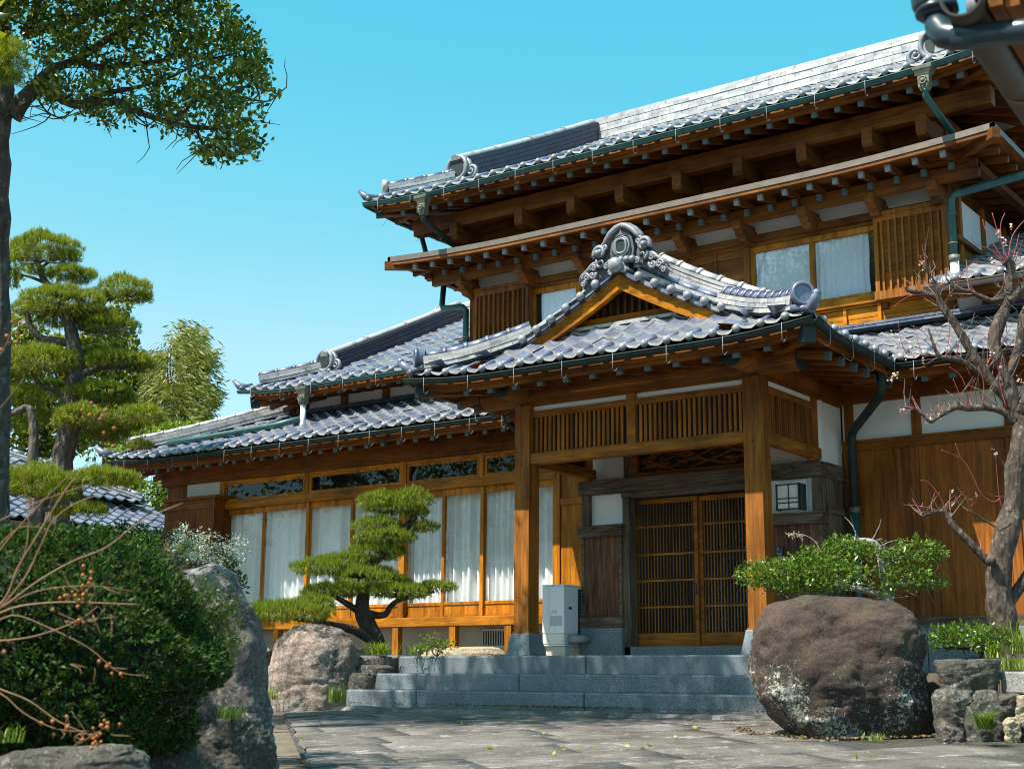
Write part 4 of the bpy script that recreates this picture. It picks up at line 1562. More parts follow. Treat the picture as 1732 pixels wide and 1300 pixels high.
# lower beam under the second eave, noses, white strips
YB2 = 15.78
z0, z1 = zl(1219, 385, YB2), zl(1219, 362, YB2)
mb = MB()
mb.box((UX0 - .5, YB2, z0), (UX1 + .5, YB2 + .09, z1))
hp('beam', mb, [DARK['x']], bevel=.01)
nose = [(0, .02), (0, -.06), (.03, -.10), (.07, -.10), (.10, -.16), (.15, -.16), (.19, -.22), (.45, -.24), (.45, .02)]
nose_px = (782, 880, 976, 1060, 1147, 1248, 1358, 1472, 1597)
xn = []
for i, px in enumerate(nose_px):
    x = PX(px, 390 - (px - 1219) * .205, YB2)
    if i == 0: x = UX0 + .06
    if i == 8: x = UX1 - .06
    xn.append(x)
    mb = MB()
    mb.prism([(x - .06, YB2 - .07 + y, z0 + z + .02) for y, z in nose], (.12, 0, 0))
    mb.box((x - .075, YU - .12, z0 - .22), (x + .075, YU - .015, z0 - .02))
    hp('bracket', mb, [DARK['y']], bevel=.008)
zl1, zl0 = zl(1320, 393, YU), zl(1320, 405, YU)     # lintel top / bottom
mb = MB()
mb.box((UX0 + .02, YU - .02, zl1 - .03), (UX1 - .02, YU + .045, z0 + .16))
hp('plaster_strip', mb, [PLASTER])
mb = MB()
mb.box((UX0 - .05, YU - .10, zl0), (UX1 + .05, YU - .021, zl1))
mb.box((UX0 - .03, YU - .07, zl0 - .06), (UX1 + .03, YU - .022, zl0 - .002))
hp('beam', mb, [DARK['x']], bevel=.008, label='lintel over the upper windows')
zs1 = zl(1430, 507, YU - .05)
zs0 = zs1 - .10
mb = MB()
mb.box((UX0 - .04, YU - .11, zs0), (UX1 + .04, YU - .021, zs1))
mb.box((UX0 - .02, YU - .07, zs0 - .03), (UX1 + .02, YU - .022, zs0 - .003))
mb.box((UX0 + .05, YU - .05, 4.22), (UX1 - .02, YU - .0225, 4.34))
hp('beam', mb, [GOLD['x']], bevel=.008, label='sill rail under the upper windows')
# corner posts
for x in (UX0 - .02, UX1 - .1):
    mb = MB()
    mb.box((x, YU - .085, 4.2), (x + .12, YU + .05, 6.2))
    hp('post', mb, [DARK['z']], bevel=.01)
for px in (897, 1268, 1497):
    x = PX(px, 440, YU)
    mb = MB()
    mb.box((x - .045, YU - .105, zs0 - .12 if px != 1497 else zs0 - .10), (x + .045, YU - .022, zl0 - .061))
    hp('post', mb, [DARK['z']], bevel=.006)
# plank panels
mb = MB()
xa, xb = PX(1120, 440, YU), PX(1262, 440, YU)
n = 6
for i in range(n):
    za, zb_ = zs1 + (zl0 - zs1) * i / n, zs1 + (zl0 - zs1) * (i + 1) / n
    mb.box((xa, YU - .04 - .004 * (i % 2), za + .002), (xb, YU - .0225, zb_ - .002))
mb.box((PX(1213, 440, YU) - .02, YU - .06, zs1), (PX(1213, 440, YU) + .02, YU - .045, zl0 - .06))
hp('plank_panel', mb, [DARK['x']])
mb = MB()
for i in range(3):
    za, zb_ = 4.345 + (zs0 - 4.38) * i / 3, 4.345 + (zs0 - 4.38) * (i + 1) / 3
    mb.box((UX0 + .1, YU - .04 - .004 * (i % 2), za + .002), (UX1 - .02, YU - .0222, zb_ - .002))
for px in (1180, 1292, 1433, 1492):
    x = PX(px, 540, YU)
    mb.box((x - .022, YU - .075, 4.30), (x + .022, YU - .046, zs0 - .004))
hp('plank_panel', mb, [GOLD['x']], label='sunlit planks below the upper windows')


# windows of the upper storey
def upper_window(xa, xb, xm, za, zb_, Y, label):
    mb = MB()
    f = .05
    mb.box((xa, Y - .05, za), (xa + f, Y + .02, zb_))
    mb.box((xb - f, Y - .05, za), (xb, Y + .02, zb_))
    mb.box((xa + f, Y - .05, zb_ - f - .02), (xb - f, Y + .02, zb_))
    mb.box((xa + f, Y - .05, za), (xb - f, Y + .02, za + f))
    mb.box((xm - .03, Y - .056, za + f), (xm + .03, Y + .02, zb_ - f - .02))
    w_ = hp('window', mb, [GOLD['z']], bevel=.004, label=label)
    for a, b in ((xa + f, xm - .03), (xm + .03, xb - f)):
        mb = MB()
        mb.box((a + .002, Y - .012, za + f), (b - .002, Y - .006, zb_ - f - .02))
        hp('pane', mb, [GLASS_UP], w_)
    return w_


upper_window(PX(1272, 440, YU), PX(1490, 430, YU), PX(1376, 440, YU), zs1, zl0 - .062, YU - .01, 'two-pane window of the upper storey, right of the porch gable')
upper_window(PX(903, 520, YU), PX(1060, 480, YU), PX(981, 500, YU), zs1, zl0 - .062, YU - .01, 'two-pane window of the upper storey, half hidden by the porch gable')
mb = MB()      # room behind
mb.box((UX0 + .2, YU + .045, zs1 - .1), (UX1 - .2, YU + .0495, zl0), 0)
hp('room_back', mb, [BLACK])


def curtain(xa, xb, za, zb_, Y, mat, label, amp=.03, waves=9, seed=0, group='curtains behind the house windows'):
    r = random.Random(seed)
    nu, nv = waves * 8, 10
    ph = [r.uniform(0, 6.28) for _ in range(4)]
    vs = []
    for j in range(nv + 1):
        v = j / nv
        for i in range(nu + 1):
            u = i / nu
            y = amp * math.sin(2 * math.pi * waves * u + ph[0] + .5 * math.sin(5 * u + ph[1])) * (.55 + .45 * (1 - v)) + .4 * amp * math.sin(2 * math.pi * waves * .47 * u + ph[2])
            x = xa + (xb - xa) * u + .006 * math.sin(9 * v + 20 * u + ph[3])
            vs.append((x, Y + y, za + (zb_ - za) * v))
    fs = [(j * (nu + 1) + i, j * (nu + 1) + i + 1, (j + 1) * (nu + 1) + i + 1, (j + 1) * (nu + 1) + i) for j in range(nv) for i in range(nu)]
    mb = MB()
    mb.add(vs, fs, 0, True)
    # heading tape and rail
    mb.box((xa, Y - .012, zb_), (xb, Y + .012, zb_ + .03), 0)
    o = mb.build('curtain', mat)
    setorigin(o, ((xa + xb) / 2, Y, za))
    return tag(o, label, 'curtain', group)


# hollow behind upper windows: move the curtain just behind the glass
xm = PX(1376, 440, YU)
xa, xb = PX(1272, 440, YU), PX(1490, 430, YU)
curtain(xa + .05, xm - .02, zs1 + .03, zl0 - .11, YU + .018, CLOTH, 'plain curtain behind the wide upper window, in the pane beside the porch ridge', .010, 9, 1)
curtain(xm + .02, xb - .16, zs1 + .03, zl0 - .11, YU + .018, CLOTH, 'grey plain curtain behind the upper window pane next to the slatted shutter', .010, 9, 2)
xa, xb = PX(903, 520, YU), PX(1060, 480, YU)
curtain(xa + .12, xb - .05, zs1 + .03, zl0 - .11, YU + .018, CLOTH, 'plain curtain in the upper window half hidden by the porch gable', .010, 14, 3)


# slatted shutter boxes
def shutter(xa, xb, za, zb_, Y, nsl, mats, label, depth=.16):
    mb = MB()
    f = .055
    mb.box((xa, Y, za), (xa + f, Y + depth, zb_))
    mb.box((xb - f, Y, za), (xb, Y + depth, zb_))
    mb.box((xa + f, Y, zb_ - f * 1.3), (xb - f, Y + depth, zb_))
    mb.box((xa - .015, Y - .015, zb_ + .002), (xb + .015, Y + depth, zb_ + .05))
    mb.box((xa - .01, Y - .02, za - .06), (xb + .01, Y + depth, za + f * .8))
    mb.box((xa + f, Y + .055, za + .05), (xb - f, Y + .075, zb_ - f), 1)
    n = 14
    for i in range(n):      # lapped backing boards
        a, b = za + (zb_ - za) * i / n, za + (zb_ - za) * (i + 1) / n
        mb.beam((xa + f, Y + .05, (a + b) / 2), (xb - f, Y + .05, (a + b) / 2), .006, (b - a) * 1.02, 1, up=(0, -.16, 1))
    for i in range(nsl):
        x = xa + f + (xb - xa - 2 * f) * (i + .5) / nsl
        mb.box((x - .013, Y + .008, za + .03), (x + .013, Y + .034, zb_ - f), 2)
    return hp('shutter', mb, mats, label=label)


SL = [DARK['z'], DARK['x'], DARK['z']]
shutter(PX(1478, 420, YU - .22), PX(1602, 400, YU - .22), zl(1540, 495, YU - .22) + .03, zl(1540, 355, YU - .22), YU - .22, 9, [SHADEB['z'], SHADEB['x'], SHADEB['z']], 'slatted shutter box by the wide upper window')
shutter(PX(801, 530, YU - .2), PX(893, 530, YU - .2), zl(850, 575, YU - .2) - .06, zl(850, 486, YU - .2), YU - .2, 10, SL, 'slatted shutter box at the far upper corner')
# side wall of the upper storey seen at the near corner
mb = MB()
mb.box((UX1 + .021, YU + .1, 4.4), (UX1 + .05, 19.5, 5.2), 0)
mb.box((UX1 + .021, YU + .1, 5.24), (UX1 + .045, 19.5, 5.8), 1)
for y in (16.3, 17.2, 18.1, 19.0):
    mb.box((UX1 + .02, y, 4.3), (UX1 + .08, y + .1, 5.9), 0)
mb.box((UX1 + .02, YU - .06, 5.2), (UX1 + .12, 20, 5.26), 2)
hp('wall', mb, [SHADEB['z'], PLASTER, DARK['y']])

# ---- body of the lower storey
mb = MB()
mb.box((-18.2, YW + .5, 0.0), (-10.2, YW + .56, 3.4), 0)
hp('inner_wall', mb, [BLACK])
mb = MB()
mb.box((-18.22, YW + .02, 0.7), (-16.91, YW + .08, 3.6), 0)
hp('wall', mb, [EAVE['z']])
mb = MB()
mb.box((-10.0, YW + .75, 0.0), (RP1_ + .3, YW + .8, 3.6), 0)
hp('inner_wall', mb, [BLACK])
mb = MB()
mb.box((-16.05, YU + .03, 4.2), (UX0, 23.5, 4.9), 1)
zz0, zz1 = 4.22, 4.45
mb.box((-16.0, YU + .0, zz0), (UX0 + .05, YU + .032, zz1), 0)
hp('wall', mb, [PLASTER, DARK['x']], label='white wall strip between the two tiers of the wing roof')
mb = MB()
for px in (498, 585, 655, 720):
    x = PX(px, 660, YU)
    mb.box((x - .06, YU - .05, 4.25), (x + .06, YU - .001, 4.75))
mb.box((-16.1, YU - .06, 4.45), (UX0, YU - .001, 4.85))
hp('beam', mb, [EAVE['x']])
mb = MB()
mb.box((UX1, YU + .0, 4.25), (-1.6, YU + .03, 4.60), 0)
mb.box((UX1, YU - .05, 4.60), (-1.6, YU + .03, 4.8), 1)
mb.box((-4.95, YU - .05, 4.25), (-4.83, YU - .001, 4.6), 1)
hp('wall', mb, [PLASTER, EAVE['x']])

# wing: beams and posts. Z levels from the photograph on the wall plane
zN1, zN0 = zl(700, 819.4, YW - .03), zl(700, 831.5, YW - .03)      # nageshi rail
zT1, zT0 = zl(446, 813, YW), zl(446, 840, YW)                      # transom glass
zG0 = zl(770, 1017, YW)                                            # glass bottom
zS1, zS0 = zl(866, 1040, YW - .12), zl(866, 1056, YW - .12)        # veranda edge beam
zK1 = zS1 + .005
WX0, WX1 = -16.9, PX(943, 900, YW)
mb = MB()
mb.box((-18.3, YW - .06, zT1 + .06), (-10.0, YW + .12, zT1 + .42))
hp('beam', mb, [EAVE['x']], bevel=.01, label='deep beam over the transom windows')
mb = MB()
mb.box((WX0, YW - .05, zN0), (WX1, YW + .08, zN1))
mb.box((WX0, YW - .025, zT0 - .07), (WX1, YW + .06, zT0 - .012))
mb.box((WX0, YW - .025, zT1 + .01), (WX1, YW + .06, zT1 + .055))
hp('beam', mb, [GOLD['x']], bevel=.006, label='rail between transoms and glass doors')
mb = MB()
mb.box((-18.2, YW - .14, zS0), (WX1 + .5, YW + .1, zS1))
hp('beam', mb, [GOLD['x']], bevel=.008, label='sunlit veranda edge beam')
# main posts (double at the middle)
posts_px = [371, 518.5, 683, 815, 940]
px_x = [PX(p, 860, YW) for p in posts_px]
px_x[0] = -16.86
for i, x in enumerate(px_x):
    mb = MB()
    hw = .055 if i in (0, 2, 4) else .045
    ztop = zT1 + .06
    zb0 = zS1 if i in (0, 2, 4) else zN1
    if i == 4:
        mb.box((x - .03, YW - .035, zb0), (x + .03, YW + .06, ztop))
    else:
        mb.box((x - hw, YW - .035, zb0), (x + hw, YW + .06, zN0 - .001))
        mb.box((x - hw, YW - .035, zN1 + .001), (x + hw, YW + .06, ztop))
    hp('post', mb, [GOLD['z']], bevel=.006)
# transom panes
for a, b in zip(px_x[:-1], px_x[1:]):
    mb = MB()
    mb.box((a + .05, YW - .01, zT0 - .013), (a + .09, YW + .03, zT1 + .01))
    mb.box((b - .09, YW - .01, zT0 - .013), (b - .05, YW + .03, zT1 + .01))
    mb.box((a + .0895, YW - .008, zT1 - .025), (b - .0895, YW + .028, zT1 + .009))
    mb.box((a + .0895, YW - .008, zT0 - .0125), (b - .0895, YW + .028, zT0 + .02))
    w_ = hp('window', mb, [GOLD['z']])
    mb = MB()
    mb.box((a + .09, YW + .005, zT0 - .013), (b - .09, YW + .01, zT1 + .01))
    hp('pane', mb, [GLASS], w_)
# glass doors: stiles from the photograph
st_px = [371, 443.6, 518.5, 593, 683, 748.5, 815, 880, 940]
sx = [PX(p, 920, YW) for p in st_px]
sx[0] = -16.80
zD1 = zN0 - .002
for i in range(8):
    a, b = sx[i], sx[i + 1]
    Y = YW + (.0 if i % 2 else .035)
    mb = MB()
    s = .034
    mb.box((a - s * .6, Y, zK1), (a + s, Y + .03, zD1))
    mb.box((b - s, Y, zK1), (b + s * .6, Y + .03, zD1))
    mb.box((a + s, Y, zD1 - .09), (b - s, Y + .03, zD1))
    mb.box((a + s, Y, zG0 - .045), (b - s, Y + .03, zG0))
    mb.box((a + s, Y + .012, zK1 + .03), (b - s, Y + .02, zG0 - .046))
    mb.box((a + s, Y, zK1), (b - s, Y + .03, zK1 + .03))
    d = hp('sliding_glass_door', mb, [GOLD['z']], bevel=.004)
    mb = MB()
    mb.box((a + s, Y + .012, zG0), (b - s, Y + .017, zD1 - .09))
    hp('pane', mb, [GLASS], d)
names = ['first lace curtain from the shutter box end of the veranda', 'second lace curtain from the shutter box end of the veranda', 'third lace curtain from the shutter box end, just clear of the small pine',
         'lace curtain right behind the upper pads of the small pine', 'lace curtain just right of the small pine trunk', 'lace curtain two doors from the porch post',
         'lace curtain beside the left porch post', 'narrow strip of lace curtain between porch post and wood door']
for i in range(8):
    curtain(sx[i] - .15, sx[i + 1] - .09, zG0 - .05, zD1 - .05, YW + .15, LACE, names[i], (.052, .040, .060, .046, .035, .058, .044, .05)[i], (6, 8, 5, 7, 9, 6, 7, 4)[i], 20 + i)
# shutter box at the far end
bx0, bx1, by = PX(277, 900, 14.95), PX(362, 900, 14.95), 14.95
zb1 = zl(320, 841, 14.95)
mb = MB()
mb.box((bx0, by, zS0), (bx1, YW + .1, zb1 - .05), 0)
mb.box((bx0 - .04, by - .05, zb1 - .049), (bx1 + .06, YW + .1, zb1), 1)
mb.box((bx0 + .0, by - .025, zb1 - .20), (bx1, by - .001, zb1 - .12), 1)
mb.box((bx1 - .10, by - .03, zS0), (bx1 + .01, by - .0265, zb1 - .05), 0)
hp('shutter_box', mb, [EAVE['z'], EAVE['x']], bevel=.005)
mb = MB()
mb.box((bx0 + .25, YW - .02, zb1 + .03), (-16.93, YW + .04, zT1 + .06), 0)
hp('plaster_strip', mb, [PLASTER])
# posts below the veranda, on stone feet
for px in (470, 565, 672, 768, 862):
    x = PX(px, 1075, YW - .08)
    mb = MB()
    mb.box((x - .055, YW - .13, .30), (x + .055, YW - .03, zS0))
    p_ = hp('post', mb, [GOLD['z']], bevel=.006)
    mb = MB()
    mb.box((x - .10, YW - .18, .18), (x + .10, YW + .03, .299))
    hp('stone_foot', mb, [GRANITE], p_, bevel=.015)
mb = MB()
mb.box((-18.2, YW + .38, 0), (-9.8, YW + .42, 1.0), 0)
va, vb = PX(820, 1085, YW + .37), PX(853, 1085, YW + .37)
mb.box((va - .03, YW + .35, .40), (vb + .03, YW + .379, .66), 1)
for i in range(9):
    x = va + (vb - va) * i / 8
    mb.box((x - .006, YW + .335, .43), (x + .006, YW + .349, .63), 2)
hp('foundation', mb, [FOUND, PLASTER, IRON])
mb = MB()
mb.box((-18.1, YW - .1, zS0 + .02), (-9.9, YW + .5, zS0 + .06), 0)
hp('floor', mb, [DARK['x']])
# wooden door between veranda and porch
dx0, dx1 = WX1 + .03, PX(990, 900, YW)
mb = MB()
zr_ = zl(965, 848, YW)
mb.box((dx0, YW, zS0), (dx1 + .6, YW + .04, zN1 + .05), 0)
mb.box((dx0, YW - .03, zr_ - .045), (dx1 + .6, YW - .001, zr_ + .045), 1)
mb.box((dx0, YW - .03, zN1 + .05), (dx1 + .6, YW - .001, zN1 + .13), 1)
mb.box((dx0 - .04, YW - .04, zS0 - .3), (dx0 + .03, YW - .0015, zT1 + .06), 0)
mb.box((dx0 + .035, YW - .015, zS0 + .03), (dx1 + .6, YW - .0018, zr_ - .05), 0)
hp('board_door', mb, [GOLD['z'], GOLD['x']], bevel=.004)

# ---- right-hand wall: plaster above, boards below
RX0, RX1 = -6.36, -1.6
zR1 = zl(1560, 737, YW)              # rail top at right wall
zRB = zl(1560, 1043, YW)             # bottom of boards
zPT = zl(1560, 671, YW)              # plaster top
mb = MB()
mb.box((RX0, YW, zR1 - .02), (RX1, YW + .05, zPT + .03), 0)
hp('wall', mb, [PLASTER], label='white plaster band above the wide board wall')
mb = MB()
mb.box((RX0 - .2, YW - .06, zPT), (RX1, YW + .1, zPT + .30), 0)
mb.box((RX0, YW - .05, zR1 - .11), (RX1, YW - .001, zR1), 0)
mb.box((RX0, YW - .07, zR1 - .018), (RX1, YW - .051, zR1 + .012), 0)
hp('beam', mb, [EAVE['x']], bevel=.005)
for px in (1437, 1551, 1709):
    x = PX(px, 720, YW)
    mb = MB()
    mb.box((x - .055, YW - .03, zR1 + .013), (x + .055, YW - .001, zPT - .001))
    if px == 1709: mb.box((x - .055, YW - .045, zRB), (x + .055, YW - .0015, zR1 - .112))
    hp('post', mb, [EAVE['z']], bevel=.005)
mb = MB()
seams = [RX0] + [PX(p, 900, YW) for p in (1562, 1710, 1800)] + [RX1]
for a, b in zip(seams[:-1], seams[1:]):
    mb.box((a + .003, YW - .02, zRB), (b - .003, YW + .05, zR1 - .111), 0)
hp('board_wall', mb, [wood('broad_board', (0.30, 0.096, 0.012), 'z', rough=.5, streak=.5, vary=.12)])
mb = MB()
mb.box((RX0, YW - .07, zRB - .11), (RX1, YW + .05, zRB - .001), 0)
hp('beam', mb, [GREY['x']], bevel=.006)
mb = MB()
x = RX0
for i in range(6):
    mb.box((x + .003, YW - .09, -.05), (x + .9, YW + .05, zRB - .112), 0)
    x += .905
hp('foundation', mb, [GRANITE], bevel=.006)

# =================================================================== ENTRANCE PORCH
YP = 13.0
LP0, LP1, RP0, RP1 = -9.485, -9.28, -6.535, -6.33
zPost = 3.11
for a, b in ((LP0, LP1), (RP0, RP1)):
    mb = MB()
    mb.box((a, YP, .495), (b, YP + .205, zPost))
    mb.box((a - .012, YP - .012, .495), (b + .012, YP + .217, .515))
    # peg holes
    for z in (2.42,):
        mb.tube([((a + b) / 2, YP - .001, z), ((a + b) / 2, YP - .004, z)], .012, 8, 1)
    p_ = hp('post', mb, [SHADEB['z'], BLACK], bevel=.008, label='square porch post')
    mb = MB()
    t, w2 = .125, .17
    cx = (a + b) / 2
    cy = YP + .10
    vs = [(cx - w2, cy - w2, PZT - .002), (cx + w2, cy - w2, PZT - .002), (cx + w2, cy + w2, PZT - .002), (cx - w2, cy + w2, PZT - .002), (cx - t, cy - t, .494), (cx + t, cy - t, .494), (cx + t, cy + t, .494), (cx - t, cy + t, .494)]
    mb.add(vs, [(0, 3, 2, 1), (4, 5, 6, 7), (0, 1, 5, 4), (1, 2, 6, 5), (2, 3, 7, 6), (3, 0, 4, 7)])
    hp('post_base', mb, [GRANITE], p_, bevel=.008)
# round log plates over the posts with capped ends
mb = MB()
mb.tube([(LP0 - .5, YP + .10, zPost + .145), (RP1 + .42, YP + .10, zPost + .145)], .135, 16, 0)
for x, s_ in ((LP0 - .5, -1), (RP1 + .42, 1)):
    mb.tube([(x, YP + .10, zPost + .145), (x + s_ * .02, YP + .10, zPost + .145)], .137, 16, 1)
for cx in ((LP0 + LP1) / 2, (RP0 + RP1) / 2):
    mb.tube([(cx, YP - .42, zPost + .155), (cx, 15.2, zPost + .155)], .125, 16, 0)
    mb.tube([(cx, YP - .44, zPost + .155), (cx, YP - .42, zPost + .155)], .127, 16, 1)
hp('log_plate', mb, [EAVE['x'], COPDARK])
mb = MB()
mb.box((LP1 - .1, YP + .04, zPost - .005), (RP0 + .1, YP + .16, zPost + .08), 0)
for cx in ((LP0 + LP1) / 2, (RP0 + RP1) / 2):
    mb.box((cx - .06, YP + .2, zPost - .005), (cx + .06, 15.2, zPost + .08), 0)
mb.box((LP0, YP + .3, zPost + .26), (RP1, 15.2, zPost + .30), 0)
hp('beam', mb, [EAVE['x']], bevel=.006)
LATT = wood('lattice_cedar', (0.27, 0.105, 0.018), 'z', rough=.6, streak=.4, vary=.35)
# front lattice band
YL = YP + .06
zr0, zr1 = zl(1055, 768.5, YP + .03), zl(1055, 750, YP + .03)
ztr0, ztr1 = zl(1140, 677, YL), zl(1140, 665, YL)
mb = MB()
mb.box((LP1 + .001, YP + .02, zr0), (RP0 - .001, YP + .16, zr1))
hp('beam', mb, [SHADEB['x']], bevel=.006, label='weathered lower rail of the porch lattice')
mb = MB()
mb.box((LP1, YL - .01, ztr0), (RP0, YL + .08, ztr1), 0)
xm = PX(1068, 700, YL)
mb.box((xm - .055, YL - .02, zr1 + .001), (xm + .055, YL + .09, zPost - .006), 0)
hp('beam', mb, [SHADEB['x']], bevel=.004)
mb = MB()
mb.box((LP1, YL + .03, ztr1 + .001), (RP0, YL + .06, zPost - .004), 0)
hp('plaster_strip', mb, [PLASTER])
mb = MB()
n = 44
for i in range(n):
    x = LP1 + .03 + (RP0 - LP1 - .06) * (i + .5) / n
    if abs(x - xm) < .08: continue
    mb.box((x - .016, YL + .005, zr1 + .001), (x + .016, YL + .03, ztr0 - .001), 0)
mb.box((LP1, YL + .048, zr1 + .001), (RP0, YL + .055, ztr0 - .001), 1)
hp('lattice', mb, [SHADEB['z'], BLACK])
zLtA = PZ(1130, 803, 14.55)
# side lattice bands with rails, both sides
YD = 14.55
for xs_, sg in ((RP1 - .03, 1), (LP0 + .03, -1)):
    mb = MB()
    yE = 14.36
    mb.box((xs_ - sg * .10, YP + .206, zr0), (xs_ + sg * .01, YD, zr1), 0)
    mb.box((xs_ - sg * .09, YP + .206, ztr0), (xs_, yE, ztr1), 0)
    mb.box((xs_ - sg * .09, yE, zr1 + .001), (xs_ + sg * .005, yE + .13, zPost - .006), 0)
    mb.box((xs_ - sg * .09, yE + .02, zLtA), (xs_ + sg * .012, yE + .13, zr1 + .0005), 0)
    hp('beam', mb, [SHADEB['y']], bevel=.004)
    mb = MB()
    mb.box((xs_ - sg * .05, YP + .206, ztr1 + .001), (xs_ - sg * .02, yE, zPost - .004), 0)
    hp('plaster_strip', mb, [PLASTER])
    mb = MB()
    for i in range(22):
        y = YP + .25 + (yE - YP - .28) * i / 21
        mb.box((xs_ - sg * .035, y - .013, zr1 + .001), (xs_ - sg * .004, y + .013, ztr0 - .001), 0)
    mb.box((xs_ - sg * .05, YP + .206, zr1 + .001), (xs_ - sg * .045, yE, ztr0 - .001), 1)
    hp('lattice', mb, [LATT, BLACK])
# side wall in plaster between lattice and main wall (right)
mb = MB()
mb.box((RP1 - .08, 14.49, zLtA + .001), (RP1 - .05, YW, zPost + .05), 0)
hp('wall', mb, [PLASTER])
# --- door wall
zLt1, zLt0 = zl(1130, 803, YD), zl(1130, 827, YD)
PLX0, PLX1 = PX(988, 1000, YD), PX(1054, 1000, YD)        # left pier
DX0, DX1 = PX(1072, 1000, YD + .2), PX(1179, 1000, YD + .2)
DXR = DX1 + (DX1 - DX0)
PRX0, PRX1 = DXR + .10, -6.36
mb = MB()
mb.box((PLX0 - .03, YD - .08, zLt0), (PRX1 + .02, YD + .1, zLt1), 0)
mb.box((PLX1, YD - .03, zLt0 - .07), (PRX0, YD + .1, zLt0 - .001), 0)
hp('beam', mb, [GREY['x']], bevel=.006, label='weathered lintel over the entrance doors')
# posts either side of the doors
mb = MB()
for a, b in ((PLX1 + .01, PLX1 + .11), (PRX0 - .11, PRX0 - .01)):
    mb = MB()
    mb.box((a, YD - .02, PZT), (b, YD + .15, zLt0 - .071), 0)
    hp('post', mb, [GREY['z']], bevel=.006)
mb = MB()
mb.box((PLX0, YD - .04, zl(1000, 890, YD)), (PLX0 + .10, YD + .1, zLt0 - .001), 0)
hp('post', mb, [GREY['z']], bevel=.006)
mb = MB()
mb.box((PRX1 - .11, YD - .04, zl(1350, 866, YD)), (PRX1, YD + .1, zLt0 - .001), 0)
hp('post', mb, [GREY['z']], bevel=.006)
mb = MB()
mb.box((PLX1 + .02, YD + .0, zLt1 + .001), (PLX1 + .14, YD + .1, zPost - .004), 0)
hp('post', mb, [GREY['z']], bevel=.006)
# white plaster around the door head
for a, b in (((PLX0 + .03, YD + .05, zLt1), (PLX1 + .02, YD + .09, zPost)), ((PLX0 + .1, YD + .03, zl(1000, 888, YD)), (PLX1 + .01, YD + .09, zLt0)),
             ((PRX0 - .01, YD + .05, zLt1), (PRX1, YD + .09, zPost)), ((PRX0 - .01, YD + .03, zl(1350, 868, YD)), (PRX1 - .1, YD + .09, zLt0))):
    mb = MB()
    mb.box(a, b, 0)
    hp('wall', mb, [PLASTER])
# lower panels of the two piers
zc1, zc0 = zl(1020, 891, YD), zl(1020, 908, YD)
zb1, zb0 = zl(1020, 1044, YD), zl(1020, 1061, YD)
for a, b in ((PLX0, PLX1 + .01), (PRX0, PRX1)):
    mb = MB()
    mb.box((a - .03, YD - .10, zc0), (b + .03, YD + .1, zc1), 0)
    mb.box((a - .045, YD - .12, zc1 - .012), (b + .045, YD + .1, zc1 + .008), 0)
    mb.box((a - .02, YD - .09, zb0), (b + .02, YD + .1, zb1), 0)
    mb.box((a, YD - .05, zb1), (a + .035, YD + .1, zc0), 0)
    mb.box((b - .035, YD - .05, zb1), (b, YD + .1, zc0), 0)
    w_ = hp('pier_panel', mb, [GREY['x']], bevel=.005)
    mb = MB()
    mb.box((a + .035, YD - .04, zb1), (b - .035, YD + .1, zc0), 0)
    hp('board', mb, [BURR], w_)
    mb = MB()
    mb.box((a - .02, YD - .08, PZT - .002), (b + .02, YD + .1, zb0 - .001), 0)
    hp('foundation', mb, [GRANITE], bevel=.008)
# side return of right pier to main wall
mb = MB()
mb.box((PRX1 - .02, YD + .101, .2), (PRX1 + .01, YW, zLt0 + .05), 0)
mb.box((PRX1 - .02, YD + .101, zl(1350, 868, YD)), (PRX1 + .035, YW, zl(1350, 868, YD) + .09), 1)
mb.box((PRX1 - .02, YD + .101, zLt0), (PRX1 + .03, YW, zLt1), 1)
hp('wall', mb, [GREY['z'], GREY['y']])
# carved transom over the door
ct0, ct1 = zLt1 + .03, zl(1160, 752, YD)
mb = MB()
mb.box((PLX1 + .14, YD - .0, zLt1), (PRX0 - .02, YD + .08, zLt1 + .06), 0)
mb.box((PLX1 + .14, YD - .0, ct1 - .05), (PRX0 - .02, YD + .08, ct1), 0)
mb.box((PLX1 + .14, YD - .0, zLt1 + .061), (PLX1 + .22, YD + .08, ct1 - .051), 0)
mb.box((PLX1 + .14, YD + .06, zLt1 + .06), (PRX0 - .02, YD + .08, ct1 - .05), 1)
r_ = random.Random(11)
tx0, tx1 = PLX1 + .25, PRX0 - .06
for k in range(26):     # carved branch and leaf relief
    x = tx0 + (tx1 - tx0) * r_.random()
    z = zLt1 + .08 + (ct1 - zLt1 - .15) * r_.random()
    mb.ball((x, YD + .055, z), (r_.uniform(.03, .09), .03, r_.uniform(.02, .05)), 0, 8, 5)
for k in range(5):
    z = zLt1 + .10 + .05 * k
    mb.tube([(tx0 + (tx1 - tx0) * t / 10, YD + .05, z + .05 * math.sin(t * 1.3 + k * 1.7)) for t in range(11)], .018, 6, 0)
hp('carved_transom', mb, [DARK['x'], BLACK])
